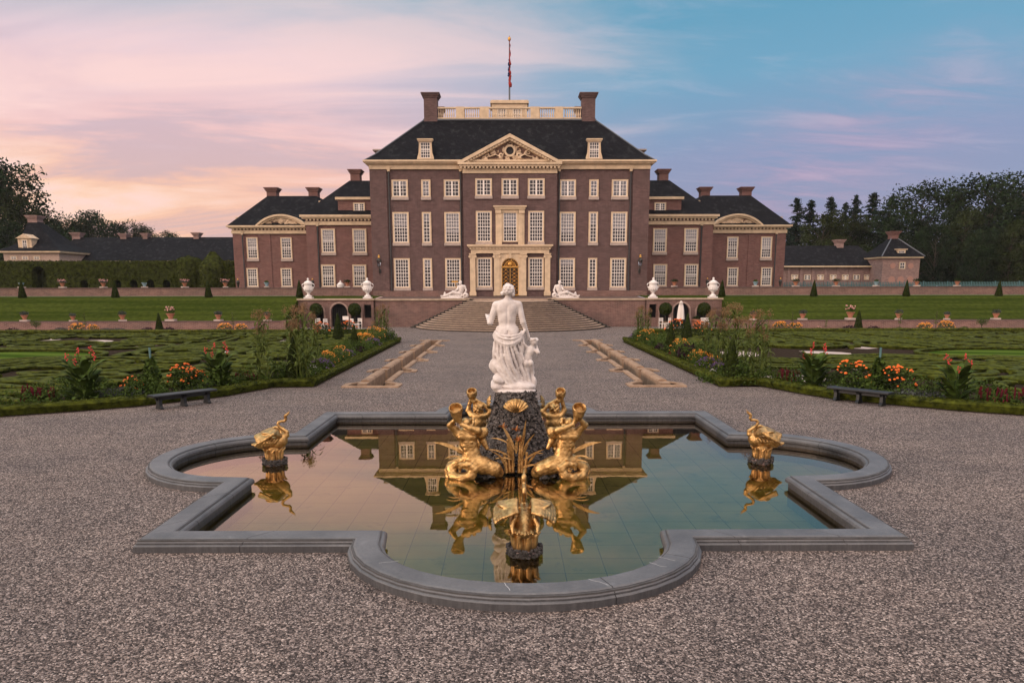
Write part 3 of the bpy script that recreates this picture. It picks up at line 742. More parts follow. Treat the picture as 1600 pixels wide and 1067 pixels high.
rw = thing('retaining_wall', 'tall brick retaining wall with a stone coping on both sides of the stairs', 'wall', (0, WALL_Y, 0))
for s in (-1, 1):
    MB().box(s * 4.1, s * 13.4, WALL_Y, WALL_Y + 0.5, 0, TZ - 0.14).build('brick_face', BRICK_OLD, rw)
    MB().box(s * 4.05, s * 13.45, WALL_Y - 0.12, WALL_Y + 0.6, TZ - 0.14, TZ + 0.02).build('coping', COPING, rw)
MB().box(-4.1, 4.1, WALL_Y + 0.05, WALL_Y + 0.5, 0, TZ - 0.2).build('brick_face', BRICK_OLD, rw)
def arcade(s, label):
    t = thing('arcade_wall', label, 'wall', (s * 17, WALL_Y, 0), group='arcaded brick walls under the terrace')
    wy = WALL_Y - 0.35
    X = lambda px: at(px, 490, wy)[0]
    xo, xi = s * 20.9, s * 13.5
    ctr = abs(X(530)); hw = 0.80
    op = []
    a0, a1 = sorted((s * (ctr - hw), s * (ctr + hw))); op.append(arch(a0, a1, 0.001, 2.32))
    for c in (abs(X(498)), abs(X(556))):
        b0, b1 = sorted((s * (c - 0.5), s * (c + 0.5))); op.append(arch(b0, b1, 0.001, 2.02))
    c = abs(X(574.5)); b0, b1 = sorted((s * (c - 0.36), s * (c + 0.36))); op.append([(b0, 0.9), (b1, 0.9), (b1, 2.2), (b0, 2.2)])
    m = MB(); x0, x1 = sorted((xo, xi)); plate(m, [(x0, 0), (x1, 0), (x1, TZ - 0.1), (x0, TZ - 0.1)], op, wy, wy + 0.5)
    m.build('brick_face', BRICK_OLD, t)
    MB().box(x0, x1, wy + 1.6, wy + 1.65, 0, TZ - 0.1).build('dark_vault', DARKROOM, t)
    MB().box(x0 - 0.1, x1 + 0.1, wy - 0.14, wy + 0.75, TZ - 0.10, TZ + 0.06).build('coping', COPING, t)
    m = MB()
    for xa in (x0 + 0.25, x1 - 0.25, (a0 + x0) / 2 + 0.75 * 0, ): pass
    for o in op[:3]:
        n = len(o); w0 = min(p[0] for p in o); w1 = max(p[0] for p in o); cx = (w0 + w1) / 2; r = (w1 - w0) / 2; top = max(p[1] for p in o); zs = top - r
        for k in range(12):
            a, b = math.pi * k / 12, math.pi * (k + 1) / 12
            v = []
            for yy in (wy - 0.05, wy + 0.02):
                for rr in (r + 0.003, r + 0.17):
                    for q in (a, b): v.append((cx + rr * math.cos(q), yy, zs + rr * math.sin(q)))
            m.add(v, [(0, 1, 3, 2), (2, 3, 7, 6), (0, 1, 5, 4)])
        m.box(w0 - 0.16, w0 - 0.003, wy - 0.05, wy + 0.02, 0, zs); m.box(w1 + 0.003, w1 + 0.16, wy - 0.05, wy + 0.02, 0, zs)
    m.build('arch_moulding', material('arch_brick', (0.30, 0.21, 0.18), 0.9, var=0.3) if 'arch_brick' not in MATS else MATS['arch_brick'], t)
    m = MB(); b0, b1 = sorted((s * (ctr - 0.75), s * (ctr + 0.75)))
    for k in range(9): xx = b0 + (b1 - b0) * k / 8; m.box(xx - 0.02, xx + 0.02, wy + 0.40, wy + 0.44, 0.01, 1.9)
    m.build('iron_gate', IRON, t)
    ret = MB().box(xo - s * 0.4, xo, wy + 0.5, WALL_Y + 0.9, 0, TZ - 0.12); ret.build('end_wall', BRICK_OLD, t)
arcade(-1, 'brick wall with three dark arches left of the stairs')
arcade(1, 'brick wall with three dark arches right of the stairs')

LW_Y = 68.0
for s, nm in ((-1, 'left'), (1, 'right')):
    t = thing('garden_wall', f'low brick wall along the foot of the grass slope on the {nm} side', 'wall', (s * 40, LW_Y, 0))
    x0, x1 = sorted((s * 20.9, s * 120))
    MB().box(x0, x1, LW_Y, LW_Y + 0.45, 0, 0.80).build('brick_face', BRICK_OLD, t)
    MB().box(x0, x1, LW_Y - 0.05, LW_Y + 0.52, 0.80, 0.88).build('coping', BRICK, t)
    m = MB().box(s * 20.9, s * 20.5, LW_Y, WALL_Y, 0, 0.9); m.build('return_wall', BRICK_OLD, t)
    t = thing('upper_wall', f'dark red brick wall above the lawn in front of the {nm} wings', 'wall', (s * 40, FAC_Y, 3))
    x0, x1 = sorted((s * 15.1, s * 120))
    MB().box(x0, x1, FAC_Y - 0.1, FAC_Y + 0.3, 2.9, 3.80).build('brick_face', BRICK_OLD, t)
    MB().box(x0, x1, FAC_Y - 0.16, FAC_Y + 0.36, 3.80, 3.89).build('coping', BRICK, t)
    struct(MB().add([(s * 19.5, 63.9, 0.004), (s * 100, 63.9, 0.004), (s * 100, 67.99, 0.004), (s * 19.5, 67.99, 0.004)], [(0, 1, 2, 3)]).build('path', PATH))

# ---------------------------------------------------------------- windows
WMESH = {}
def window_parts(w, h, nx, ny, blind, casement=False, frame=0.16, sill=True):
    key = (round(w, 2), round(h, 2), nx, ny, blind, casement, sill)
    if key in WMESH: return WMESH[key]
    f = frame; r = []
    m = MB()
    for (a, b, c, d) in ((-w / 2, -w / 2 + f, 0, h), (w / 2 - f, w / 2, 0, h), (-w / 2 + f, w / 2 - f, h - f * 0.8, h), (-w / 2 + f, w / 2 - f, 0, f * 0.55)):
        m.box(a, b, -0.09, 0.0, c, d)
    r.append(('window', m, CREAM, []))
    iw, z0, z1 = w / 2 - f, f * 0.55, h - f * 0.8
    s = MB(); t = 0.052
    s.box(-iw, -iw + t, -0.068, -0.02, z0, z1); s.box(iw - t, iw, -0.068, -0.02, z0, z1); s.box(-iw + t, iw - t, -0.068, -0.02, z1 - t, z1); s.box(-iw + t, iw - t, -0.068, -0.02, z0, z0 + t)
    if casement: s.box(-0.085, 0.085, -0.070, -0.022, z0 + t, z1 - t)
    else: s.box(-iw + t, iw - t, -0.070, -0.022, z0 + (z1 - z0) * 0.49, z0 + (z1 - z0) * 0.49 + 0.07)
    mt = 0.024
    for k in range(1, nx):
        x = -iw + t + (2 * iw - 2 * t) * k / nx
        if casement and k * 2 == nx: continue
        s.box(x - mt, x + mt, -0.062, -0.03, z0 + t, z1 - t)
    for k in range(1, ny):
        z = z0 + t + (z1 - z0 - 2 * t) * k / ny; s.box(-iw + t, iw - t, -0.060, -0.032, z - mt, z + mt)
    r.append(('sash', s, WHITE, None))
    r.append(('pane', MB().box(-iw, iw, -0.028, -0.024, z0, z1), GLASS, None))
    r.append(('dark_interior', MB().box(-iw, iw, -0.010, -0.004, z0, z1), DARKROOM, None))
    if blind: r.append(('blind', MB().box(-iw + 0.02, iw - 0.02, -0.018, -0.013, z0 + (z1 - z0) * (1 - blind), z1), BLIND, None))
    if sill: r.append(('sill', MB().box(-w / 2 - 0.05, w / 2 + 0.05, -0.16, 0.01, -0.30, -0.002), SILL, None))
    out = []
    for nm, mb, mt_, _ in r:
        me = bpy.data.meshes.new(nm); me.from_pydata(mb.v, [], mb.f); me.materials.append(mt_); out.append((nm, me))
    WMESH[key] = out
    return out
def put_window(parent, x, y, z, w, h, nx, ny, blind=0.0, casement=False, frame=0.16, sill=True):
    parts = window_parts(w, h, nx, ny, blind, casement, frame, sill)
    wn = bpy.data.objects.new('window', parts[0][1]); COL.objects.link(wn); wn.parent = parent
    wn.location = Vector((x, y, z)) - Vector(parent.location)
    for nm, me in parts[1:]:
        o = bpy.data.objects.new(nm, me); COL.objects.link(o); o.parent = wn
    return wn

def moulding(mb, x0, x1, yf, yb, steps, sides=True):
    """stack of (z0, z1, projection) boxes running round the front and the ends of a block"""
    for z0, z1, p in steps: mb.box(x0 - (p if sides else 0), x1 + (p if sides else 0), yf - p, yb + (p if sides else 0), z0, z1)
def dentils(mb, x0, x1, y, z0, z1, step=0.42, w_=0.2, p=0.14):
    n = int((x1 - x0) / step)
    for k in range(n + 1):
        x = x0 + (x1 - x0) * k / max(n, 1); mb.box(x - w_ / 2, x + w_ / 2, y - p, y, z0, z1)
def downpipe(parent, x, y, z0, z1):
    m = MB(); m.tube([(x, y - 0.12, z0), (x, y - 0.12, z1)], 0.075, 8)
    for k in range(5): z = z0 + (z1 - z0) * (k + 0.5) / 5; m.box(x - 0.11, x + 0.11, y - 0.13, y, z - 0.03, z + 0.03)
    m.build('downpipe', MATS['dark_pipe'] if 'dark_pipe' in MATS else material('dark_pipe', (0.035, 0.036, 0.04), 0.6), parent)
    MB().frustum((x - 0.12, x + 0.12, y - 0.24, y - 0.02, z1 - 0.02), (x - 0.2, x + 0.2, y - 0.32, y - 0.02, z1 + 0.4)).build('downpipe_head', CREAM, parent)
def chimney(parent, x0, x1, y0, y1, z0, z1, mat=None):
    c = MB().box(x0, x1, y0, y1, z0, z1 - 0.55).build('chimney', mat or BRICK, parent)
    m = MB().box(x0 - 0.10, x1 + 0.10, y0 - 0.10, y1 + 0.10, z1 - 0.55, z1 - 0.38).box(x0 - 0.2, x1 + 0.2, y0 - 0.2, y1 + 0.2, z1 - 0.38, z1 - 0.2).box(x0 - 0.3, x1 + 0.3, y0 - 0.3, y1 + 0.3, z1 - 0.2, z1 - 0.08)
    m.build('chimney_cap', mat or BRICK, c)
    return c

# relief carving: lumps, scrolls and figures in low relief
def relief(rng, inside_fn, x0, x1, z0, z1, y, n, medallion=None, res=0.045):
    c = Clay((x0, y - 0.34, z0), (x1, y + 0.12, z1), res)
    c.fn(lambda X, Y, Z: 0 * X)
    for k in range(n):
        x = rng.uniform(x0, x1); z = rng.uniform(z0, z1)
        if not inside_fn(x, z): continue
        a = rng.uniform(0, 360); r = rng.uniform(0.10, 0.26)
        if rng.random() < 0.45:
            pts = []; q = R(a)
            for i in range(9):
                rr = r * (1.5 - i * 0.13); pts.append((x + math.cos(q + i * 0.75) * rr, y - 0.08, z + math.sin(q + i * 0.75) * rr))
            c.chain(pts, [0.085 - 0.005 * i for i in range(9)], 0.03)
        else:
            c.blob((x, y - 0.04, z), (r * 1.5, 0.18, r * 0.75), (0, a, 0), 0.04)
    return c

# ---------------------------------------------------------------- the palace
def cz(py, Y, px=797): return at(px, py, Y)[1]
PY = FAC_Y
pal = thing('palace', 'large symmetrical brick palace with black hipped roof, central pediment and flagpole', 'palace', (0, PY, 3.0))
XW = 14.66                                                   # half width of the walls
zc0, zc1 = cz(265, PY), cz(251.5, PY)                        # cornice bottom and top
walls = MB(); walls.box(-XW, XW, PY, PY + 19, 2.9, zc1 - 0.1)
walls.build('wall', BRICK, pal)
XR = 4.92; PF = PY - 0.42                                    # central projection
MB().box(-XR, XR, PF, PY + 0.1, 2.9, zc1 - 0.1).build('central_projection', BRICK, pal)
for s in (-1, 1):
    a, b = sorted((s * 12.95, s * (XW + 0.06))); MB().box(a, b, PY - 0.14, PY + 1, 2.9, zc0).build('corner_pier', BRICK, pal)
MB().box(-XW - 0.1, XW + 0.1, PY - 0.2, PY + 0.2, 2.9, 3.5).build('plinth', BRICK_OLD, pal)
m = MB()
zt = zc1 + 0.0; hh = zc1 - zc0
moulding(m, -XW, XW, PY - 0.14, PY + 19, [(zc0, zc0 + hh * 0.52, 0.10), (zc0 + hh * 0.52, zc0 + hh * 0.60, 0.22), (zc0 + hh * 0.60, zc0 + hh * 0.78, 0.42), (zc0 + hh * 0.78, zt, 0.62)])
m.build('cornice', CREAM, pal)
zp0 = cz(271, PF); m = MB()
m.box(-XR - 0.03, XR + 0.03, PF - 0.10, PF + 0.3, zp0, zp0 + 0.52)
m.build('frieze', CREAM, pal)
MB().box(-XR - 0.02, XR + 0.02, PF - 0.03, PF + 0.29, zp0 + 0.52, zc0 + hh * 0.75).build('frieze_brick', BRICK_OLD, pal)
# pediment
pb = cz(254.5, PF - 0.5); pt = cz(209, PF - 0.5); pw = 5.42
m = MB(); y0, y1 = PF - 0.62, PF + 0.2
m.box(-pw, pw, y0, y1, pb - 0.16, pb + 0.05); m.box(-pw + 0.15, pw - 0.15, y0 + 0.15, y1, pb - 0.34, pb - 0.163)
dentils(m, -pw + 0.35, pw - 0.35, y0 + 0.30, pb - 0.52, pb - 0.343, 0.38)
sl = math.atan2(pt - pb - 0.05, pw)
for s in (-1, 1):
    m.prism([(s * (pw + 0.05), pb + 0.053), (s * (pw - 0.62), pb + 0.053), (0, pt - 0.36), (0, pt)], 'y', y0 - 0.005, y1 + 0.6)
    m.prism([(s * (pw - 0.68), pb + 0.056), (s * (pw - 1.15), pb + 0.056), (0, pt - 0.62), (0, pt - 0.365)], 'y', y0 + 0.2, y1)
    for k in range(15):
        f = (k + 0.6) / 15.5; x = s * (pw - 0.95) * (1 - f); z = pb + 0.10 + (pt - 0.50 - pb - 0.10) * f; m.box(x - 0.08, x + 0.08, y0 + 0.07, y0 + 0.25, z - 0.10, z + 0.08)
m.build('pediment', CREAM, pal)
MB().prism([(-pw + 0.4, pb + 0.05), (pw - 0.4, pb + 0.05), (0, pt - 0.4)], 'y', PF + 0.05, PF + 0.1).build('pediment_field', material('relief_ground', (0.24, 0.15, 0.12), 0.9, var=0.2), pal)
rng = random.Random(5)
ph = pt - pb - 0.9
insf = lambda x, z: abs(x) < (pw - 1.6) * (1 - (z - pb - 0.1) / ph) and z > pb + 0.15 and (x * x + (z - pb - 1.25) ** 2) > 0.36
rc_ = relief(rng, insf, -pw + 1.2, pw - 1.2, pb + 0.06, pt - 0.7, PF, 150)
for s in (-1, 1):
    rc_.chain([(s * 2.9, PF - .12, pb + .3), (s * 2.2, PF - .15, pb + .5), (s * 1.5, PF - .15, pb + .62), (s * 1.0, PF - .12, pb + .55)], [.14, .2, .24, .2], .08)   # lion bodies
    rc_.blob((s * 0.92, PF - .15, pb + .80), (.24, .2, .24), k=.06)
    rc_.chain([(s * 2.9, PF - .12, pb + .3), (s * 3.3, PF - .1, pb + .38), (s * 3.55, PF - .1, pb + .25)], [.09, .07, .06], .05)
rc_.build('carved_relief', CREAM_DARK, pal, lambda V: V - np.array(pal.location))
ring = MB()
for k in range(20):
    a, b = 2 * math.pi * k / 20, 2 * math.pi * (k + 1) / 20; v = []
    for yy in (PF - 0.22, PF + 0.08):
        for rr in (0.40, 0.60):
            for q in (a, b): v.append((rr * math.cos(q), yy, pb + 1.25 + rr * math.sin(q)))
    ring.add(v, [(0, 1, 3, 2), (2, 3, 7, 6), (0, 1, 5, 4)])
ring.build('round_medallion', CREAM, pal)
MB().prism([(0.4 * math.cos(k * math.pi / 8), pb + 1.25 + 0.4 * math.sin(k * math.pi / 8)) for k in range(16)], 'y', PF - 0.03, PF + 0.03).build('medallion_opening', DARKROOM, pal)
# main roof: hipped, flat on top, slightly flared at the eaves
re_ = zt + 0.02; rt = cz(188.5, PY + 5.6)
deck_x = abs(at(662, 188.5, PY + 5.6)[0]); dz = rt - re_
m = MB()
ex, ey0, ey1 = XW + 0.5, PY - 0.45, PY + 19.5
k1 = 0.10
m.frustum((-ex, ex, ey0, ey1, re_), (-ex + 0.95, ex - 0.95, ey0 + 0.95, ey1 - 0.95, re_ + dz * 0.13))
m.frustum((-ex + 0.95, ex - 0.95, ey0 + 0.95, ey1 - 0.95, re_ + dz * 0.13), (-deck_x, deck_x, PY + 5.6, PY + 13.5, rt))
roof = m.build('roof', SLATE, pal)
MB().box(-deck_x - 0.05, deck_x + 0.05, PY + 5.5, PY + 13.6, rt + 0.003, rt + 0.16).build('roof_edge', LEAD, roof)
m = MB()
for s in (-1, 1):
    m.tube([(s * (ex - 0.05), ey0 + 0.05, re_ + 0.02), (s * (ex - 0.95), ey0 + 0.95, re_ + dz * 0.13 + 0.03), (s * deck_x, PY + 5.6, rt + 0.03)], 0.07, 6)
m.build('hip_ridge', LEAD, roof)
# corner chimneys and balustrade
bz0, bz1 = rt + 0.16, cz(168.5, PY + 5.9)
cx0, cx1 = abs(at(661, 150, PY + 6)[0]), abs(at(684.5, 150, PY + 6)[0])
for s in (-1, 1):
    for yy in (PY + 5.45, PY + 12.0):
        a, b = sorted((s * (cx0 - 0.12), s * (cx1 + 0.08))); chimney(pal, a, b, yy, yy + 1.5, rt - 0.2, cz(146, PY + 6), BRICK)
def balustrade(parent, x0, x1, y, z0, z1, axis='x'):
    b = MB()
    def bx(a0, a1, d, c0, c1): b.box(a0, a1, y - d, y + d, c0, c1)
    bx(x0, x1, 0.13, z0, z0 + 0.16); bx(x0, x1, 0.16, z1 - 0.17, z1)
    o = b.build('balustrade', CREAM, parent)
    for (xa, xb) in ((-5.95, -5.05), (-3.30, -2.30), (2.30, 3.30), (5.05, 5.95)): MB().box(xa, xb, y - 0.18, y + 0.18, z0, z1 + 0.03).build('pier', CREAM, o)
    q = MB(); n = int((x1 - x0) / 0.24)
    for k in range(n + 1):
        x = x0 + 0.12 + (x1 - x0 - 0.24) * k / n
        if any(abs(x - c) < 0.5 for c in (-5.5, -2.8, 2.8, 5.5)): continue
        zz0, zz1 = z0 + 0.16, z1 - 0.17; H = zz1 - zz0
        q.lathe([(0.05, 0), (0.05, H * 0.1), (0.085, H * 0.3), (0.04, H * 0.65), (0.055, H * 0.92), (0.055, H)], (x, y, zz0), 6)
    st = q.build('balusters', CREAM, o)
balustrade(pal, -cx1 - 0.05, cx1 + 0.05, PY + 5.75, bz0, bz1)
# lantern room on the roof deck, flagpole and furled flag
ly = PY + 9.0; lz1 = cz(157, ly); lx = abs(at(766, 160, ly)[0])
m = MB().box(-lx + 0.18, lx - 0.18, ly, ly + 3.6, rt, lz1 - 0.35); lant = m.build('lantern_room', CREAM, pal)
m = MB().box(-lx, lx, ly - 0.2, ly + 3.8, lz1 - 0.35, lz1 - 0.1).box(-lx + 0.08, lx - 0.08, ly - 0.12, ly + 3.7, lz1 - 0.1, lz1); m.build('lantern_cornice', CREAM, lant)
for s in (-1, 1): put_window(pal, s * 0.88, ly - 0.002, rt + 0.5, 1.3, lz1 - rt - 1.15, 4, 3, sill=False)
pz1 = cz(57, ly + 1.5)
m = MB().tube([(0, ly + 1.5, lz1), (0, ly + 1.5, lz1 + 2), (0, ly + 1.5, pz1 - 0.5)], [0.11, 0.09, 0.05], 8); fp = m.build('flagpole', LEAD, pal)
MB().ball((0, ly + 1.5, pz1 - 0.3), (0.18, 0.18, 0.26), 8, 6).build('pole_finial', BRASS, fp)
za, zb = cz(137, ly + 1.5), cz(84, ly + 1.5)
def cloth(mb, x, z0, z1, wd, seed):
    rr = random.Random(seed); n = 16; pts = []; rad = []
    for k in range(n):
        f = k / (n - 1); pts.append((x + 0.05 * math.sin(k * 1.3 + seed), ly + 1.4 + 0.05 * math.cos(k * 2.1 + seed), z0 + (z1 - z0) * f)); rad.append(wd * (1.15 - 0.75 * f) * rr.uniform(0.8, 1.15))
    mb.tube(pts, rad, 7)
m = MB(); cloth(m, 0.06, za, zb, 0.17, 1); fl = m.build('furled_flag', FLAG_RED, pal, True)
m = MB(); cloth(m, -0.08, za + 1.2, zb - 0.7, 0.11, 3); m.build('blue_stripe', FLAG_BLUE, fl, True)
m = MB(); cloth(m, 0.06, zb - 0.2, zb + 1.9, 0.06, 5); m.build('red_pennant', FLAG_RED, fl, True)
# dormers
def dormer(x, y, z0, w, h, parent, small=False):
    d = MB()
    f = w * 0.26
    for s in (-1, 1):
        pr = [(s * (w / 2 + f * 1.0), 0), (s * (w / 2 + f * 0.85), h * 0.12), (s * (w / 2 + f * 0.45), h * 0.35), (s * (w / 2 + f * 0.28), h * 0.8), (s * (w / 2 + f * 0.3), h), (s * w / 2, h), (s * w / 2, 0)]
        d.prism([(x + a, z0 + b) for a, b in pr], 'y', y, y + 0.25)
    d.box(x - w / 2 - f * 0.6, x + w / 2 + f * 0.6, y - 0.12, y + 0.4, z0 + h, z0 + h + 0.14); d.box(x - w / 2 - f * 0.85, x + w / 2 + f * 0.85, y - 0.22, y + 0.5, z0 + h + 0.14, z0 + h + 0.26)
    d.box(x - w / 2 - f, x + w / 2 + f, y - 0.06, y + 0.1, z0 - 0.16, z0)
    o = d.build('dormer', CREAM, parent)
    MB().box(x - w / 2 - 0.12, x + w / 2 + 0.12, y + 0.252, y + 3.0, z0, z0 + h - 0.02).build('dormer_cheek', SLATE, o)
    put_window(o, x, y + 0.1, z0 + 0.02, w, h - 0.02, 4, 5, frame=0.08, sill=False).location = Vector((x, y + 0.1, z0 + 0.02)) - Vector(parent.location)
    return o
dxx = abs(at(665, 235, PY)[0])
for s in (-1, 1): dormer(s * dxx, PY - 0.25, cz(248.5, PY), 1.15, cz(222, PY) - cz(248.5, PY), pal)
for s in (-1, 1):
    x = s * (XW - 0.55); z = cz(247, PY + 4); MB().box(x - 0.9 * s, x + 0.35 * s, PY + 3.2, PY + 4.6, z - 0.5, z + 0.62).box(x - 0.9 * s, x + 0.75 * s, PY + 3.0, PY + 4.8, z + 0.62, z + 0.76).build('side_dormer', SILL, pal)
# windows of the palace
colx = [at(p, 340, PY)[0] for p in (626, 666.5, 707)]
cols = [-12.0, 0, 0]
sides_ = [(abs(colx[0]), 1.72, 5), (abs(colx[1]), 0.98, 2), (abs(colx[2]), 1.72, 5)]
rows = [('ground', cz(449.5, PY), cz(403.5, PY), 8), ('mid', cz(379.5, PY), cz(331.5, PY), 8), ('top', cz(308, PY), cz(281, PY), 4)]
rb = random.Random(2)
for s in (-1, 1):
    for i, (x, wd, nx) in enumerate(sides_):
        for nm, z0, z1, ny in rows:
            bl = {'ground': rb.choice((0, 0, .3)) if s < 0 else rb.choice((0, .45, .2)), 'mid': (0.55, .5, .62)[i] + rb.choice((-.1, 0, .06)), 'top': rb.choice((0, .35, .9))}[nm]
            if s < 0 and nm == 'mid' and i == 1: bl = .3
            nn = nx if nm != 'top' else (4 if nx == 5 else 2)
            put_window(pal, s * x, PY - 0.0, z0, wd, z1 - z0, nn, ny, bl, nm == 'top' and nx == 5)
for x in (-2.76, 0, 2.76):
    for nm, z0, z1, ny in rows:
        z0 += 0.06; z1 += 0.06
        if nm == 'ground' and x == 0: continue
        put_window(pal, x, PF, z0, 1.68 if nm != 'top' else 1.76, z1 - z0, 5 if nm != 'top' else 4, ny, 0.5 if (nm == 'mid' and x == 0) else 0.0, nm == 'top', sill=not (nm == 'mid' and x == 0))
# surround of the window over the door
z0, z1 = cz(382, PF), cz(322, PF); m = MB()
for s in (-1, 1):
    m.box(s * 0.86, s * 1.30, PF - 0.16, PF, z0, z1 - 0.75); m.box(s * 0.90, s * 1.55, PF - 0.26, PF, z1 - 0.75, z1 - 0.35); m.box(s * 1.30, s * 1.52, PF - 0.09, PF, z0, z1 - 0.75)
m.box(-0.86, 0.86, PF - 0.14, PF, z1 - 0.72, z1 - 0.35); m.box(-1.62, 1.62, PF - 0.36, PF, z1 - 0.35, z1 - 0.14); m.box(-1.75, 1.75, PF - 0.46, PF, z1 - 0.14, z1)
m.build('window_surround', CREAM, pal)
# portal
pz0, pz1 = cz(462, PF), cz(382.5, PF); m = MB()
ez = cz(396, PF)
m.box(-4.55, 4.55, PF - 0.62, PF, pz1 - 0.18, pz1 - 0.003); m.box(-4.42, 4.42, PF - 0.48, PF, pz1 - 0.32, pz1 - 0.183); m.box(-4.15, 4.15, PF - 0.32, PF, ez, pz1 - 0.52)
m.box(-4.2, 4.2, PF - 0.34, PF, pz1 - 0.52, pz1 - 0.33)
dentils(m, -4.2, 4.2, PF - 0.343, pz1 - 0.50, pz1 - 0.34, 0.34, 0.17, 0.11)
portal = m.build('portal', CREAM, pal)
for x in (-3.98, -1.42, 1.42, 3.98):
    m = MB(); wd = 0.29
    m.box(x - wd, x + wd, PF - 0.28, PF, pz0, ez - 0.55); m.box(x - wd - 0.07, x + wd + 0.07, PF - 0.34, PF - 0.003, pz0, pz0 + 0.42); m.box(x - wd - 0.08, x + wd + 0.08, PF - 0.36, PF, ez - 0.16, ez - 0.004)
    m.box(x - wd - 0.02, x + wd + 0.02, PF - 0.30, PF, ez - 0.55, ez - 0.16)
    for s in (-1, 1): m.tube([(x + s * (wd + 0.02), PF - 0.38, ez - 0.34), (x + s * (wd + 0.02), PF - 0.2, ez - 0.34)], 0.13, 10)
    m.build('pilaster', CREAM, portal)
dz0, dz1 = pz0, cz(403.5, PF); rr = 0.90
m = MB(); plate(m, [(-1.13, dz0), (1.13, dz0), (1.13, ez - 0.01), (-1.13, ez - 0.01)], [arch(-rr, rr, dz0 + 0.002, dz1, 16)], PF - 0.20, PF - 0.02)
m.box(-0.14, 0.14, PF - 0.34, PF - 0.2, dz1 - 0.02, ez - 0.02); m.build('door_arch', CREAM, portal)
m = MB(); zi = dz1 - rr
for k in range(16):
    a, b = math.pi * k / 16, math.pi * (k + 1) / 16; v = []
    for yy in (PF - 0.26, PF - 0.2):
        for r2 in (rr + 0.01, rr + 0.12):
            for q in (a, b): v.append((r2 * math.cos(q), yy, zi + r2 * math.sin(q)))
    m.add(v, [(0, 1, 3, 2), (2, 3, 7, 6), (0, 1, 5, 4)])
m.build('archivolt', CREAM, portal)
m = MB().add([(x, PF - 0.05, z) for x, z in arch(-rr - 0.03, rr + 0.03, dz0, dz1 + 0.03, 16)], [tuple(range(19))]).build('door', material('dark_oak', (0.05, 0.03, 0.015), 0.6), portal)
gr = MB(); zt_ = zi - 0.02; y_ = PF - 0.13; th = 0.022
gr.box(-rr, rr, y_ - 0.04, y_ + 0.04, zt_ - 0.07, zt_ + 0.07); gr.box(-0.03, 0.03, y_ - 0.04, y_ + 0.04, dz0 + .02, zt_); gr.box(-rr, rr, y_ - 0.03, y_ + .03, dz0 + .02, dz0 + 0.12)
for s in (-1, 1): gr.box(s * rr, s * (rr - 0.07), y_ - 0.04, y_ + 0.04, dz0 + .02, zt_)
for s in (-1, 1):
    for k in range(7):
        cxx = s * 0.45; czz = dz0 + 0.35 + k * (zt_ - dz0 - 0.45) / 6.6
        for q in (-1, 1):
            pts = [(cxx + q * (0.19 - 0.017 * i) * math.cos(i * 0.6 + 0.3) * 1.0, y_, czz + (0.22 - 0.02 * i) * math.sin(i * 0.6 - 0.8)) for i in range(10)]
            gr.tube(pts, 0.021, 4)
        gr.ball((cxx, y_ - .02, czz + 0.02), (0.07, 0.05, 0.09), 6, 4); gr.tube([(s * 0.10, y_, czz - .2), (s * 0.8, y_, czz + .25)], 0.014, 4); gr.tube([(s * 0.8, y_, czz - .2), (s * 0.10, y_, czz + .25)], 0.014, 4)
for k in range(13):
    a = math.pi * (k + 0.5) / 13
    gr.tube([(0.2 * math.cos(a), y_, zt_ + 0.07 + 0.2 * math.sin(a)), (0.86 * math.cos(a), y_, zi + 0.84 * math.sin(a))], 0.02, 4)
    gr.ball((0.58 * math.cos(a), y_ - .02, zi + 0.58 * math.sin(a)), (.075, .05, .075), 6, 4)
pts = [(0.86 * math.cos(math.pi * k / 16), y_, zi + 0.86 * math.sin(math.pi * k / 16)) for k in range(17)]; gr.tube(pts, 0.035, 5)
pts = [(0.42 * math.cos(math.pi * k / 16), y_, zi + 0.05 + 0.42 * math.sin(math.pi * k / 16)) for k in range(17)]; gr.tube(pts, 0.028, 5)
gr.ball((0, y_ - .03, zi + .28), (.2, .07, .24), 8, 6)
gr.build('gilded_grille', BRASS, portal)
for s in (-1, 1):
    downpipe(pal, s * (XR + 0.28), PY, 3.0, zc0 - 0.2); downpipe(pal, s * 12.72, PY, 3.0, zc0 - 0.2)
# wall lanterns
def wall_lantern(x, y, z, label):
    t = thing('wall_lantern', label, 'lantern', (x, y, z), group='lanterns on the palace walls')
    m = MB().tube([(x, y, z - 0.5), (x, y - 0.35, z - 0.55), (x, y - 0.5, z - 0.2), (x, y - 0.5, z)], 0.05, 6).ball((x, y - 0.05, z - 0.5), (0.13, 0.06, 0.25)).tube([(x, y - .05, z - .9), (x, y - .22, z - .7), (x, y - .42, z - .35)], .035, 6)
    m.build('bracket', LANTERN, t)
    m = MB()
    for k in range(6):
        a = math.pi * k / 3; m.tube([(x + 0.14 * math.cos(a), y - 0.5 + 0.14 * math.sin(a), z), (x + 0.24 * math.cos(a), y - 0.5 + 0.24 * math.sin(a), z + 0.55)], 0.022, 4)
    m.lathe([(0.27, 0.55), (0.27, 0.6), (0.12, 0.8), (0.05, 0.85)], (x, y - .5, z), 6).lathe([(0.10, -0.06), (0.16, 0), (0.15, 0.03)], (x, y - .5, z), 6)
    m.build('lantern_cage', LANTERN, t)
    MB().lathe([(0.13, 0.03), (0.22, 0.54)], (x, y - .5, z), 6).build('lantern_glass', GLASS, t)
    MB().lathe([(0.05, 0.85), (0.14, 0.9), (0.10, 0.98), (0.13, 1.06), (0.04, 1.18)], (x, y - .5, z), 8).build('gilt_crown', BRASS, t)
zl = cz(416, PY)
wall_lantern(at(594, 415, PY)[0], PY - 0.14, zl, 'black lantern with gilt crown on the left corner of the palace front')
wall_lantern(at(998.5, 415, PY)[0], PY - 0.14, zl, 'black lantern with gilt crown on the right corner of the palace front')

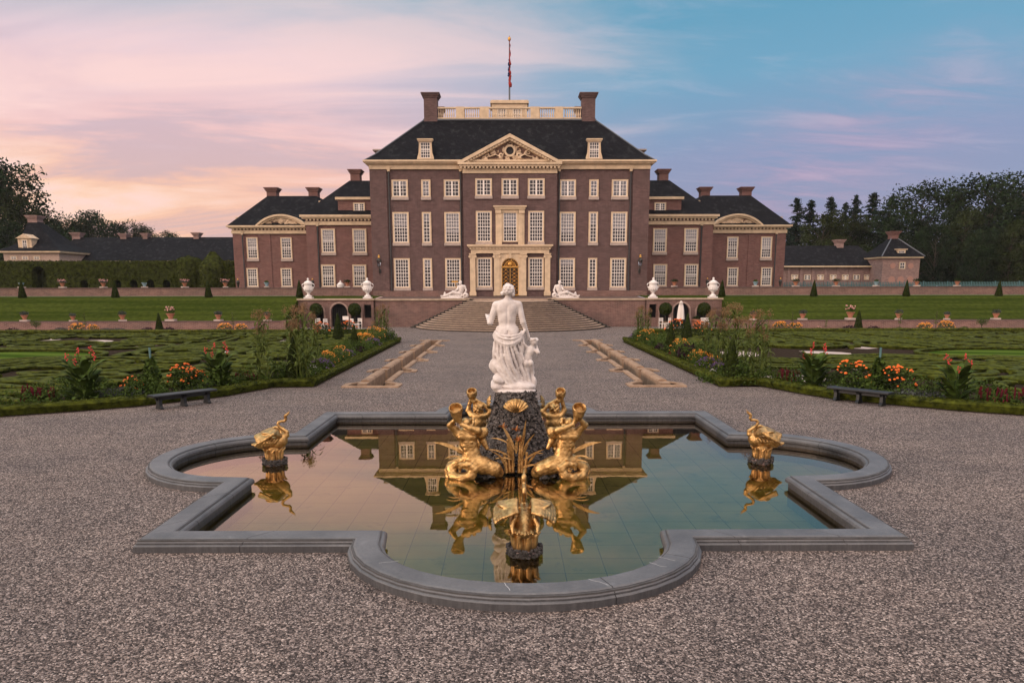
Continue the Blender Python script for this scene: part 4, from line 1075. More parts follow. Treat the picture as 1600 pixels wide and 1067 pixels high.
# ---------------------------------------------------------------- wings
def inner_wing(s, nm):
    Y = 88.0
    A = lambda px, py, yy=Y: (lambda r: (s * abs(r[0]), r[1]))(at(px, py, yy))
    x0 = A(480.6, 400)[0]; x1 = s * 14.0
    t = thing('palace_wing', f'two storey brick wing with attic window joined to the {nm} end of the palace', 'wing', (x0, Y, 3.0), group='inner wings of the palace')
    za, zb = A(500, 352)[1], A(500, 336.5)[1]; H = zb - za
    a, b = sorted((x0, x1))
    MB().box(a, b, Y, Y + 14, 2.9, zb - 0.05).build('wall', BRICK_RED, t)
    xa = A(497, 400)[0]; p0, p1 = sorted((x0 + s * 0.0, xa)); MB().box(p0, p1, Y - 0.15, Y, 2.9, za).build('corner_pier', BRICK_RED, t)
    xb = A(540, 400)[0]
    m = MB()
    for z0, z1, p in ((za, za + H * 0.36, 0.10), (za + H * 0.62, za + H * 0.78, 0.38), (za + H * 0.78, zb, 0.55)):
        q0, q1 = sorted((x0 + s * p, x1)); m.box(q0, q1, Y - 0.15 - p, Y + 14 + p, z0, z1)
    dentils(m, a + 0.2, b - 0.1, Y - 0.17, za + H * 0.42, za + H * 0.62, 0.40, 0.2, 0.24)
    m.build('cornice', CREAM, t)
    q0, q1 = sorted((x0 + s * 0.03, x1)); MB().box(q0, q1, Y - 0.20, Y + 14.05, za + H * 0.36, za + H * 0.62).build('frieze_brick', BRICK_OLD, t)
    # roof: one slope up from the far corner to a ridge that runs into the palace
    e0 = x0 + s * 0.4; r0x, rz = A(546, 282.5, Y + 6); rl = zb + 0.01
    k = s * 14.2
    v = [(e0, Y - 0.5, rl), (e0, Y + 14.5, rl), (r0x, Y + 6, rz), (r0x, Y + 8.5, rz), (k, Y - 0.5, rl), (k, Y + 14.5, rl), (k, Y + 6, rz), (k, Y + 8.5, rz)]
    m = MB().add(v, [(0, 2, 6, 4), (0, 1, 3, 2), (1, 5, 7, 3), (2, 3, 7, 6), (4, 6, 7, 5), (0, 4, 5, 1)]); m.build('roof', SLATE, t)
    # brick attic block
    ax0, az1 = A(527.5, 309.5, Y + 0.3); q0, q1 = sorted((ax0, x1))
    MB().box(q0, q1, Y + 0.3, Y + 5, zb - 0.2, az1 - 0.2).build('attic', BRICK_RED, t)
    q0, q1 = sorted((ax0 + s * 0.25, x1)); MB().box(q0, q1, Y + 0.05, Y + 5.2, az1 - 0.2, az1 + 0.08).build('attic_cornice', CREAM, t)
    wx, wz0 = A(561.5, 333.5, Y + 0.3); wz1 = A(561.5, 317, Y + 0.3)[1]
    put_window(t, wx, Y + 0.3, wz0, 1.35, wz1 - wz0, 4, 4, 0, True, sill=False, frame=0.12)
    c0, c1 = sorted((A(547, 280, Y + 6)[0], A(561.5, 280, Y + 6)[0])); chimney(t, c0, c1, Y + 6.2, Y + 7.6, rz - 0.8, A(550, 263.5, Y + 6)[1], BRICK_RED)
    for px in (514, 562.7):
        for (ya, yb, bl) in ((395, 357.5, 0.55), (448, 413.5, 0.3 if px > 540 else 0)):
            wx, wz0 = A(px, ya); wz1 = A(px, yb)[1]; put_window(t, wx, Y, wz0, 1.62, wz1 - wz0, 5, 7, bl)
    downpipe(t, A(498.5, 400)[0], Y - 0.0, 3.0, za - 0.1); downpipe(t, A(548, 400)[0] if False else x1 + s * 0.4, Y, 3.0, za - 0.1)
def pavilion(s, nm):
    Y = 92.0
    A = lambda px, py, yy=Y: (lambda r: (s * abs(r[0]), r[1]))(at(px, py, yy))
    x0 = A(366, 400)[0]; x1 = A(481, 400)[0]
    t = thing('end_pavilion', f'brick end pavilion with a carved segmental pediment on the far {nm} of the palace', 'pavilion', (x0, Y, 3.0), group='end pavilions of the palace')
    a, b = sorted((x0, x1)); za, zb = A(400, 365.5)[1], A(400, 353)[1]; H = zb - za
    MB().box(a, b, Y, Y + 13, 2.9, zb - 0.05).build('wall', BRICK_RED, t)
    p0, p1 = sorted((x0, A(383, 400)[0])); MB().box(p0, p1, Y - 0.12, Y, 2.9, za).build('corner_pier', BRICK_RED, t)
    p0, p1 = sorted((A(414, 400)[0], A(424, 400)[0])); MB().box(p0, p1, Y - 0.06, Y, 2.9, za).build('wall_strip', BRICK_RED, t)
    m = MB()
    for z0, z1, p in ((za, za + H * 0.42, 0.1), (za + H * 0.66, za + H * 0.8, 0.36), (za + H * 0.8, zb, 0.55)):
        m.box(a - (p if s < 0 else 0), b + (p if s > 0 else 0), Y - 0.12 - p, Y + 13 + p, z0, z1)
    dentils(m, a + 0.2, b - 0.2, Y - 0.13, za + H * 0.46, za + H * 0.66, 0.42, 0.2, 0.22)
    m.build('cornice', CREAM, t)
    MB().box(a - (0.03 if s < 0 else 0), b + (0.03 if s > 0 else 0), Y - 0.15, Y + 13.03, za + H * 0.42, za + H * 0.66).build('frieze_brick', BRICK_OLD, t)
    # roof
    rl = zb + 0.01; rxa, rz = A(418, 306.5, Y + 5); rxb = A(494, 306.5, Y + 5)[0]
    e0 = x0 + s * 0.45; e1 = x1 - s * 3.2
    v = [(e0, Y - 0.5, rl), (e1, Y - 0.5, rl), (e1, Y + 13.4, rl), (e0, Y + 13.4, rl), (rxa, Y + 5, rz), (rxb, Y + 5, rz), (rxb, Y + 8.5, rz), (rxa, Y + 8.5, rz)]
    m = MB().add(v, [(0, 1, 5, 4), (1, 2, 6, 5), (2, 3, 7, 6), (3, 0, 4, 7), (4, 5, 6, 7), (0, 3, 2, 1)]); m.build('roof', SLATE, t)
    for (pa, pb) in ((416, 431), (481.5, 495.5)):
        c0, c1 = sorted((A(pa, 300, Y + 5.5)[0], A(pb, 300, Y + 5.5)[0])); chimney(t, c0, c1, Y + 5.6, Y + 6.9, rz - 0.6, A(420, 292, Y + 5.5)[1], BRICK_RED)
    # segmental pediment
    xl, xr = A(401, 350)[0], A(481, 350)[0]; zt2 = A(441, 335.5)[1]; cxx = (xl + xr) / 2; hw = abs(xr - xl) / 2; sg = zt2 - zb
    RR = (hw * hw + sg * sg) / (2 * sg); zc_ = zt2 - RR; th0 = math.asin(min(1, hw / RR)); n = 18
    arcp = lambda r_, f: (cxx + r_ * math.sin(-th0 + 2 * th0 * f), zc_ + r_ * math.cos(-th0 + 2 * th0 * f))
    m = MB()
    for (ra, rb2, y0) in ((RR, RR - 0.22, Y - 0.62), (RR - 0.223, RR - 0.42, Y - 0.42)):
        for k in range(n):
            pl = [arcp(ra, k / n), arcp(ra, (k + 1) / n), arcp(rb2, (k + 1) / n), arcp(rb2, k / n)]
            pl = [(x, max(z, zb + 0.002)) for x, z in pl]; m.prism(pl, 'y', y0, Y + 0.5)
    m.build('segmental_pediment', CREAM, t)
    fld = [(x, z) for x, z in [arcp(RR - 0.35, k / n) for k in range(n + 1)] if z > zb + 0.02] ; fld = fld + [(fld[-1][0], zb + 0.004), (fld[0][0], zb + 0.004)]
    MB().prism(fld, 'y', Y - 0.06, Y + 0.4).build('pediment_field', MATS['relief_ground'], t)
    rg = random.Random(11 if s < 0 else 12)
    ins = lambda x, z: z > zb + 0.12 and math.hypot(x - cxx, z - zc_) < RR - 0.42 and abs(x - cxx) < hw * 0.78
    c = relief(rg, ins, cxx - hw, cxx + hw, zb + 0.05, zt2 - 0.3, Y - 0.05, 110, res=0.06)
    c.blob((cxx, Y - 0.15, zb + 0.62), (0.4, 0.2, 0.42), k=.05); c.build('carved_relief', CREAM_DARK, t, lambda V: V - np.array(t.location))
    for px in (395.7, 448.7):
        for (ya, yb, bl) in ((404.5, 371, 0.6 if px < 420 else .2), (448, 419, 0)):
            wx, wz0 = A(px, ya); wz1 = A(px, yb)[1]; put_window(t, wx, Y, wz0, 1.36, wz1 - wz0, 4, 7, bl, frame=0.13)
    downpipe(t, A(381, 400)[0], Y - 0.0, 3.0, za - 0.1)
    zd = A(380, 343, Y + 4)[1]; xd = A(382, 343, Y + 4)[0]
    MB().box(xd - 0.6, xd + 0.6, Y + 3.5, Y + 5, zb - 0.2, zd).box(xd - 0.85, xd + 0.85, Y + 3.3, Y + 5.2, zd, zd + 0.2).build('side_dormer', CREAM, t)
    xd, zd = A(501, 318, Y + 3.4)
    q0, q1 = sorted((xd, xd - s * 2.2)); MB().box(q0, q1, Y + 3, Y + 5, zb - 0.2, zd).box(q0 - .1, q1 + .1, Y + 2.8, Y + 5.2, zd, zd + 0.25).build('side_dormer', CREAM_DARK, t)
for s, nm in ((-1, 'left'), (1, 'right')):
    inner_wing(s, nm); pavilion(s, nm)

# ---------------------------------------------------------------- outbuildings
def hiproof(mb, x0, x1, y0, y1, z0, xr0, xr1, yr, z1):
    v = [(x0, y0, z0), (x1, y0, z0), (x1, y1, z0), (x0, y1, z0), (xr0, yr, z1), (xr1, yr, z1)]
    return mb.add(v, [(0, 1, 5, 4), (1, 2, 5), (2, 3, 4, 5), (3, 0, 4), (0, 3, 2, 1)])
Y = 118.0
t = thing('service_building', 'long low service building with a dark slate roof behind the clipped hedge on the left', 'building', (at(230, 440, Y)[0], Y, 3.0))
xl, ze = at(80, 408.5, Y); xr = at(372, 408.5, Y)[0]
xa, zr = at(118, 371, Y + 6)
MB().box(xl + 0.5, xr, Y, Y + 10, 2.9, ze).build('wall', BRICK_PALE, t)
hiproof(MB(), xl, xr + 4, Y - 0.5, Y + 12, ze, xa, xr + 4, Y + 6, zr).build('roof', SLATE, t)
MB().box(xl, xr, Y - 0.62, Y - 0.5, ze - 0.2, ze + 0.02).build('gutter', CREAM, t)
for (pa, pb, pt_) in ((115, 127, 363), (190, 199, 364.5), (225, 232, 364), (304, 312, 363)):
    c0, c1 = at(pa, 370, Y + 6)[0], at(pb, 370, Y + 6)[0]; chimney(t, c0, c1, Y + 5.5, Y + 6.6, zr - 0.5, at(pa, pt_, Y + 6)[1], BRICK_PALE)
Y = 112.0
t = thing('corner_tower', 'low square pavilion with a steep slate roof and dormer at the left edge', 'building', (at(45, 440, Y)[0], Y, 3.0))
xl, ze = at(5, 395, Y); xr = at(92, 395, Y)[0]
MB().box(xl, xr, Y, Y + 9, 2.9, ze).build('wall', material('pale_plaster', (0.42, 0.31, 0.26), 0.9, var=0.15), t)
MB().box(xl - 0.5, xr + 0.5, Y - 0.5, Y + 9.5, ze, ze + 0.25).build('cornice', CREAM, t)
tx, tz = at(55, 347, Y + 4.5)
MB().frustum((xl - 0.6, xr + 0.6, Y - 0.6, Y + 9.6, ze + 0.253), (xl + 1.5, xr - 1.5, Y + 1.3, Y + 7.7, ze + 1.4)).frustum((xl + 1.5, xr - 1.5, Y + 1.3, Y + 7.7, ze + 1.4), (tx - 0.7, tx + 0.7, Y + 3.9, Y + 5.2, tz)).build('roof', SLATE, t)
chimney(t, tx - 0.72, tx + 0.72, Y + 3.8, Y + 5.3, tz - 0.8, at(55, 336.5, Y + 4.5)[1], BRICK_PALE)
dx, dz_ = at(40, 391, Y + 0.2)
m = MB().box(dx - 1.0, dx + 1.0, Y + 0.2, Y + 2.5, dz_, dz_ + 1.7).prism([(dx - 1.2, dz_ + 1.7), (dx + 1.2, dz_ + 1.7), (dx, dz_ + 2.35)], 'y', Y, Y + 2.5); dm = m.build('dormer', CREAM_DARK, t)
put_window(t, dx, Y + 0.2, dz_ + 0.15, 0.95, 1.4, 2, 3, sill=False)
for px in (22, 40, 58):
    x, z = at(px, 406, Y); put_window(t, x, Y, z, 1.0, 0.55, 2, 1, sill=False, frame=0.1)
Y = 118.0
c0, c1 = at(92, 370, Y + 3)[0], at(102, 370, Y + 3)[0]
t = thing('service_building', 'long low brick service building with a row of small windows beyond the right pavilion', 'building', (at(1300, 440, Y)[0], Y, 3.0))
xl, ze = at(1215, 416, Y); xr = at(1380, 416, Y)[0]; xb, zr = at(1341, 384, Y + 5)
MB().box(xl - 2, xr - 0.4, Y, Y + 9, 2.9, ze).build('wall', BRICK_PALE, t)
hiproof(MB(), xl - 2, xr, Y - 0.5, Y + 10, ze, xl - 2, xb, Y + 5, zr).build('roof', SLATE, t)
MB().box(xl - 2, xr + 0.05, Y - 0.64, Y - 0.5, ze - 0.18, ze + 0.03).build('gutter', CREAM, t)
m = MB()
for k in range(9):
    x = at(1232 + 19.2 * k, 430, Y)[0]; m.box(x - 0.22, x + 0.22, Y - 0.14, Y, 2.9, ze - 0.2)
m.build('wall_strips', BRICK_PALE, t)
LIT = bpy.data.materials.new('lamplit_room'); LIT.use_nodes = True; _b = LIT.node_tree.nodes['Principled BSDF']; _b.inputs['Base Color'].default_value = (0.5, 0.3, 0.15, 1); _b.inputs['Emission Color'].default_value = (1, 0.55, 0.25, 1); _b.inputs['Emission Strength'].default_value = 0.55
for k, (px, lit) in enumerate(((1241, 1), (1261, 0), (1281.5, 1), (1301.5, 1), (1320.5, 1), (1337.5, 0), (1354.5, 1))):
    x, z = at(px, 437.5, Y); z1 = at(px, 429, Y)[1]; wn = put_window(t, x, Y, z, 1.1, z1 - z, 4, 2, 0.001 if lit else 0, True, sill=False, frame=0.1)
    if lit:
        for q in wn.children:
            if q.name.startswith('blind'):
                bpy.data.objects.remove(q)
        MB().box(x - 0.4, x + 0.4, Y - 0.021, Y - 0.016, z + 0.06, z + 0.6).build('lamplit_curtain', LIT, wn)
c0, c1 = at(1306, 380, Y + 5)[0], at(1316, 380, Y + 5)[0]; chimney(t, c0, c1, Y + 4.4, Y + 5.6, zr - 1.2, at(1310, 374, Y + 5)[1], BRICK_PALE)
Y = 114.0
t = thing('gate_pavilion', 'square brick pavilion with a pyramid slate roof and dormer at the far right', 'building', (at(1410, 440, Y)[0], Y, 3.0), 0)
xl, ze = at(1380, 403.5, Y); xr = at(1438, 403.5, Y)[0]
MB().box(xl, xr, Y, Y + 6.5, 2.9, ze).build('wall', BRICK_PALE, t)
MB().box(xl - 0.35, xr + 0.35, Y - 0.35, Y + 6.8, ze, ze + 0.22).build('cornice', CREAM, t)
tx, tz = at(1396, 373.5, Y + 3)
MB().frustum((xl - 0.45, xr + 0.45, Y - 0.45, Y + 6.9, ze + 0.223), (tx - 0.55, tx + 0.55, Y + 2.6, Y + 3.7, tz)).build('roof', SLATE, t)
MB().tube([(xl - 0.45, Y - 0.45, ze + 0.25), (tx - 0.55, Y + 2.6, tz)], 0.09, 5).tube([(xr + 0.45, Y - 0.45, ze + 0.25), (tx + 0.55, Y + 2.6, tz)], 0.09, 5).build('hip_ridge', LEAD, t)
chimney(t, tx - 0.55, tx + 0.55, Y + 2.6, Y + 3.7, tz - 0.6, at(1396, 361, Y + 3)[1], BRICK_RED)
x, z = at(1409, 401, Y); dm = MB().box(x - 0.65, x + 0.65, Y + 0.2, Y + 2, z, z + 1.0).box(x - 0.85, x + 0.85, Y + 0.05, Y + 2.1, z + 1.0, z + 1.15).build('dormer', CREAM_DARK, t)
put_window(t, x, Y + 0.2, z + 0.08, 1.1, 0.85, 4, 2, sill=False, frame=0.1)
x, z = at(1409, 420.5, Y); put_window(t, x, Y, z, 0.95, at(1409, 409.5, Y)[1] - z, 2, 2, sill=False, frame=0.12)
m = MB()
for px in (1395, 1423):
    x, z = at(px, 415.5, Y); m.prism([(x + 0.42 * math.cos(k * math.pi / 8), z + 0.42 * math.sin(k * math.pi / 8)) for k in range(16)], 'y', Y - 0.03, Y)
for px in (1393, 1407, 1422):
    x, z = at(px, 437, Y); m.prism(arch(x - 0.5, x + 0.5, z - 0.55, z + 0.5, 8), 'y', Y - 0.03, Y)
m.build('blind_niches', material('niche_brick', (0.40, 0.22, 0.18), 0.9), t)
# ---------------------------------------------------------------- fountain sculpture
def jitter_rocks(rng, n, place, r0, r1, mb):
    for k in range(n):
        c = place(); r = rng.uniform(r0, r1)
        o = len(mb.v); mb.ball(c, (r * rng.uniform(.7, 1.3), r * rng.uniform(.7, 1.3), r * rng.uniform(.6, 1.1)), 5, 3)
        for i in range(o, len(mb.v)):
            x, y, z = mb.v[i]; mb.v[i] = (x + rng.uniform(-.25, .25) * r, y + rng.uniform(-.25, .25) * r, z + rng.uniform(-.25, .25) * r)
PX = -0.07
ped = thing('rock_pedestal', 'dark craggy rock pedestal in the middle of the pond carrying gilded scallop shells', 'pedestal', (PX, PC, 0))
rg = random.Random(3)
def prad(z): return 0.40 + (0.86 - 0.40) * max(0, (1.58 - z) / 1.58) ** 1.25
c = Clay((-1.25, -1.25, -0.45), (1.25, 1.25, 1.72), 0.045)
for k in range(12): z = -0.3 + k * 0.165; c.blob((0.02 * math.sin(k * 2), 0.02 * math.cos(k), z), (prad(z + 0.05) * 0.98, prad(z + 0.05) * 0.98, 0.2), k=0.06)
c.fn(lambda X, Y, Z: 0.035 * np.sin(11 * X + 3 * Z) * np.sin(9 * Y + 2) + 0.03 * np.sin(13 * Z + 5 * X) + np.where(Z > 1.585, (Z - 1.585) * 3, 0))
c.build('rock_core', ROCK, ped)
m = MB()
def pl():
    z = rg.uniform(-0.05, 1.60); a = rg.uniform(0, 6.283); r = prad(z) + rg.uniform(-0.02, 0.03); return (PX + r * math.cos(a), PC + r * math.sin(a), z)
jitter_rocks(rg, 2600, pl, 0.018, 0.046, m)
def pl2():
    a = rg.uniform(0, 6.283); r = 0.40 * math.sqrt(rg.uniform(0.5, 1.1)); return (PX + r * math.cos(a), PC + r * math.sin(a), 1.585)
jitter_rocks(rg, 160, pl2, 0.02, 0.04, m)
struct(m.build('loose_stones', material('tufa_chips', (0.17, 0.145, 0.135), 0.9, var=(0.006, 0.006, 0.006), scale=15, detail=2), ped), 'stuff')
def shell(parent, ang, zc_, w_=0.28, h_=0.31):
    n = 9; vs = []; fs = []; rad = 14; seg = n * 6
    for i in range(rad + 1):
        t = i / rad
        for j in range(seg + 1):
            u = j / seg; a = R(-72 + 144 * u); rid = abs(math.sin(math.pi * n * u)) ** 0.8
            rr = t * (1 + 0.035 * rid) * (0.86 + 0.14 * math.cos(a))
            x = w_ * 1.05 * rr * math.sin(a) / math.sin(R(72)); z = h_ * (-0.10 + 1.0 * rr * math.cos(a) ** 0.7 if abs(a) < 1.57 else 0)
            y = -0.13 * math.sin(math.pi * min(1, t * 0.92)) ** 0.8 - 0.030 * rid * t - 0.03
            vs.append((x, y, z))
    # hinge down, fan up
    for i in range(rad):
        for j in range(seg): k = i * (seg + 1) + j; fs.append((k, k + 1, k + seg + 2, k + seg + 1))
    r = prad(zc_) + 0.02; m = MB(); q = Matrix.Rotation(ang, 3, 'Z')
    v2 = []
    for (x, y, z) in vs:
        p = q @ Vector((x, y - r, z + zc_ - 0.5 * h_)); v2.append((p.x + PX, p.y + PC, p.z))
    m.add(v2, fs); return m.build('gilded_shell', GOLD, parent, True)
for a in (0, 90, 180, 270): shell(ped, R(a), 1.36)

# Venus, seen from behind, with a child at her side
ven = thing('marble_statue', 'white marble half draped woman with a child, standing on the rock pedestal', 'statue', (PX + 0.03, PC, 1.60))
c = Clay((-0.78, -0.36, 0.9), (0.42, 0.42, 2.36), 0.0135)
c.limb((-.20, -.01, 1.90), (-.185, .005, 2.08), .066, .056, .03)
c.blob((-.185, .025, 2.14), (.095, .115, .132), k=.02)
c.blob((-.19, .125, 2.11), (.022, .035, .035), k=.015); c.blob((-.19, .10, 2.06), (.045, .035, .03), k=.02)
for s in (-1, 1): c.blob((-.19 + s * .036, .12, 2.145), (.018, .012, .012), k=.01, cut=True); c.blob((-.185 + s * .093, .02, 2.12), (.014, .024, .034), k=.01)
c.limb((-.405, 0, 1.845), (-.21, -.02, 1.90), .080, .078, .05).limb((-.01, 0, 1.85), (-.21, -.02, 1.90), .078, .078, .05)
c.blob((-.215, .0, 1.73), (.205, .125, .20), k=.06)
c.blob((-.215, -.01, 1.54), (.172, .115, .18), k=.07)
c.blob((-.20, -.005, 1.30), (.215, .145, .17), k=.07)
for s in (-1, 1):
    c.blob((-.20 + s * .088, -.075, 1.235), (.105, .085, .11), k=.035)
    c.blob((-.215 + s * .10, -.072, 1.76), (.07, .042, .085), (0, s * 12, 0), k=.05)
    c.blob((-.215 + s * .08, .10, 1.72), (.062, .05, .06), k=.03)
c.limb((-.425, .0, 1.83), (-.535, -.01, 1.47), .072, .056, .035).limb((-.535, -.01, 1.47), (-.585, .20, 1.58), .056, .038, .02)
c.limb((.01, .0, 1.84), (.095, -.035, 1.475), .070, .054, .035).limb((.095, -.035, 1.475), (.185, .02, 1.22), .053, .034, .02)
# hands, each with four fingers and a thumb
c.blob((-.598, .235, 1.60), (.036, .045, .036), k=.02)
for i in range(4): c.chain([(-.63 + .018 * i, .26, 1.62), (-.63 + .018 * i, .30, 1.635 - .006 * i), (-.625 + .018 * i, .305, 1.60)], [.011, .010, .009], .008)
c.chain([(-.565, .23, 1.61), (-.56, .27, 1.64)], [.012, .010], .01)
c.blob((.200, .025, 1.17), (.030, .032, .045), k=.02)
for i in range(4): c.chain([(.178 + .016 * i, .03, 1.14), (.180 + .017 * i, .035, 1.09), (.186 + .016 * i, .05, 1.06)], [.011, .010, .008], .008)
c.chain([(.175, .045, 1.17), (.165, .06, 1.13)], [.012, .010], .01)
c.fn(lambda X, Y, Z: 0.014 * np.exp(-((X + .208) / .018) ** 2) * (Y < 0) * (Z > 1.36) * (Z < 1.86) * np.clip((Z - 1.36) * 12, 0, 1) * np.clip((1.86 - Z) * 12, 0, 1)
     + 0.02 * np.exp(-((X + .20) / .014) ** 2) * (Y < 0) * (Z > 1.12) * (Z < 1.30))
c.build('figure', MARBLE, ven)
h = Clay((-.40, -.20, 1.98), (.02, .22, 2.36), 0.011)
h.blob((-.185, -.02, 2.175), (.112, .122, .108), k=.02); h.blob((-.185, -.085, 2.12), (.08, .06, .07), k=.02)
h.blob((-.292, -.03, 2.085), (.048, .05, .048), k=.012); h.blob((-.10, -.045, 2.06), (.035, .04, .045), k=.015); h.blob((-.085, -.01, 2.10), (.03, .05, .04), k=.015)
for i in range(9):
    a = R(-50 + i * 38); h.chain([(-.185 + .10 * math.cos(a), -.03 + .11 * math.sin(a), 2.13), (-.185 + .085 * math.cos(a + .5), -.03 + .09 * math.sin(a + .5), 2.22), (-.20 + .02 * math.cos(a), -.02, 2.285)], [.020, .024, .016], .008)
h.chain([(-.29, -.02, 2.16), (-.25, -.11, 2.175), (-.185, -.135, 2.18), (-.11, -.11, 2.175), (-.075, -.02, 2.16)], .017, .006)
h.fn(lambda X, Y, Z: .0055 * np.sin(85 * Z + 40 * X) * np.cos(60 * Y))
h.build('hair', MARBLE, ven)
d = Clay((-.66, -.42, 0.0), (.50, .40, 1.40), 0.015)
for cc, r_ in (((-.20, -.02, 1.10), (.250, .175, .17)), ((-.22, .0, .88), (.235, .165, .26)), ((-.215, .0, .60), (.215, .165, .28)), ((-.17, .0, .30), (.235, .19, .30)), ((-.08, -.01, .10), (.36, .22, .13)), ((.10, -.02, .09), (.24, .20, .10)), ((-.40, .0, .60), (.10, .12, .15)), ((-.44, -.02, .52), (.09, .12, .15))):
    d.blob(cc, r_, k=.07)
# the rolled edge of the cloth round the hips
for j in range(5):
    o = j * .034; pts = []
    for i in range(13):
        u = i / 12; a = math.pi * (1.02 + 0.98 * u)
        pts.append((-.19 + (.262 + .008 * j) * math.cos(a), -.015 + (.175 + .014 * (j % 2)) * math.sin(a), 1.285 - o * (0.5 + math.sin(math.pi * u)) - .115 * math.sin(math.pi * u) ** 1.3 + .02 * u + .012 * math.sin(5 * u + j)))
    d.chain(pts, [.014 + .013 * math.sin(math.pi * i / 12) for i in range(13)], .007)
d.chain([(.08, -.08, 1.22), (.13, -.06, 1.30), (.11, -.05, 1.34)], [.035, .028, .02], .015); d.chain([(-.44, -.03, 1.22), (-.40, .0, 1.34), (-.37, .04, 1.42)], [.03, .022, .012], .02)
# long folds running from the right hip down across the legs
def surf_y(x, z):
    cx_ = -.21 + .05 * max(0, .5 - z); w_ = .235 + .12 * max(0, .30 - z)
    u = max(-0.97, min(0.97, (x - cx_) / (w_ + .01))); return -(.178 + .03 * max(0, .3 - z)) * math.sqrt(1 - u * u) - .005
FOLDS = []
for k in range(8):                       # broad folds sweeping from the left hip across to the right foot
    f = k / 7; FOLDS.append((-.44 + .40 * f, 1.10 - .10 * math.sin(math.pi * f), -.16 + .40 * f, .10, -.13 + .15 * f, .034 - .010 * (k % 2)))
FOLDS += [(-.47, 1.05, -.46, .70, .02, .024), (-.45, .98, -.34, .66, -.05, .026), (-.50, .66, -.44, .40, -.05, .034), (-.46, .60, -.24, .30, .05, .028), (-.40, .52, -.18, .44, -.01, .020), (-.36, .42, -.14, .24, -.02, .022),
          (-.30, .80, -.10, .50, .04, .024), (-.24, .66, -.04, .34, .05, .024), (.04, 1.08, .08, .82, .03, .022), (.05, .98, .02, .72, .03, .018), (-.10, .12, .26, .05, 0, .028), (-.30, .12, .05, .04, 0, .026), (-.04, .90, .07, .60, .02, .020), (.02, .50, .16, .14, .03, .024)]
for (x0_, z0_, x1_, z1_, b, rr_) in FOLDS:
    pts = []
    for i in range(13):
        u = i / 12; x = x0_ + (x1_ - x0_) * u + b * math.sin(math.pi * u); z = z0_ + (z1_ - z0_) * u; pts.append((x, surf_y(x, z) - .012, z))
    d.chain(pts, [rr_ * (0.5 + .7 * math.sin(math.pi * min(1, .12 + .8 * i / 12))) for i in range(13)], .009)
d.fn(lambda X, Y, Z: .0035 * np.sin(42 * X + 26 * Z + 9 * np.sin(3 * Z)) + np.where(Z < 0.02, (0.02 - Z) * 4, 0))
d.build('drapery', MARBLE, ven)
p = Clay((.0, -.30, .02), (.56, .34, 1.25), 0.0125)
p.blob((.305, -.01, 1.055), (.078, .085, .088), k=.02).blob((.305, .07, 1.03), (.03, .03, .03), k=.02).blob((.345, .055, 1.03), (.035, .03, .03), k=.015)
for i in range(9): a = i * .7; p.blob((.305 + .062 * math.cos(a), -.02 + .06 * math.sin(a), 1.10 + .02 * math.sin(3 * a)), .030, k=.008)
p.limb((.265, -.01, .93), (.295, -.005, 1.0), .042, .042, .02)
p.blob((.225, -.02, .845), (.092, .075, .125), (0, 14, 0), k=.04); p.blob((.19, -.015, .70), (.082, .075, .11), k=.04)
p.blob((.155, -.065, .60), (.060, .058, .070), k=.018); p.blob((.240, -.060, .605), (.058, .056, .068), k=.018)
p.limb((.155, -.03, .56), (.17, -.02, .36), .062, .048, .03).limb((.17, -.02, .36), (.23, -.06, .14), .046, .034, .02).limb((.23, -.06, .14), (.24, .0, .10), .034, .025, .02)
p.limb((.245, -.02, .56), (.27, .05, .38), .060, .048, .03).limb((.27, .05, .38), (.26, .02, .14), .045, .033, .02)
p.limb((.29, -.02, .90), (.385, -.06, .83), .038, .034, .02).limb((.385, -.06, .83), (.355, .06, .95), .033, .025, .015); p.blob((.35, .085, .98), (.026, .03, .028), k=.01)
p.limb((.18, -.03, .92), (.10, -.06, 1.02), .037, .032, .02).limb((.10, -.06, 1.02), (.095, -.02, 1.17), .031, .024, .015); p.blob((.10, -.015, 1.205), (.026, .022, .030), k=.01)
p.blob((.305, .03, .16), (.06, .08, .14), k=.03)
p.fn(lambda X, Y, Z: 0 * X)
p.build('child_figure', MARBLE, ven)
b_ = Clay((-.60, -.42, -.06), (.48, .42, .45), 0.018)
b_.blob((-.07, 0, .0), (.42, .34, .08), k=.04)
for i, (x, y, z) in enumerate(((-.40, -.10, .10), (-.36, .0, .20), (-.37, -.12, .26), (-.33, -.05, .32), (-.42, .08, .12))): b_.blob((x, y, z), (.13, .14, .10), (i * 9, i * 14, 0), k=.02)
b_.fn(lambda X, Y, Z: .006 * np.sin(30 * Z + 5 * X) * np.sin(22 * Y) + np.where(Z < -.03, (-.03 - Z) * 4, 0))
b_.build('plinth', MARBLE, ven)

ven.scale = (1.12, 1.06, 1.0); ven.location.x += 0.025
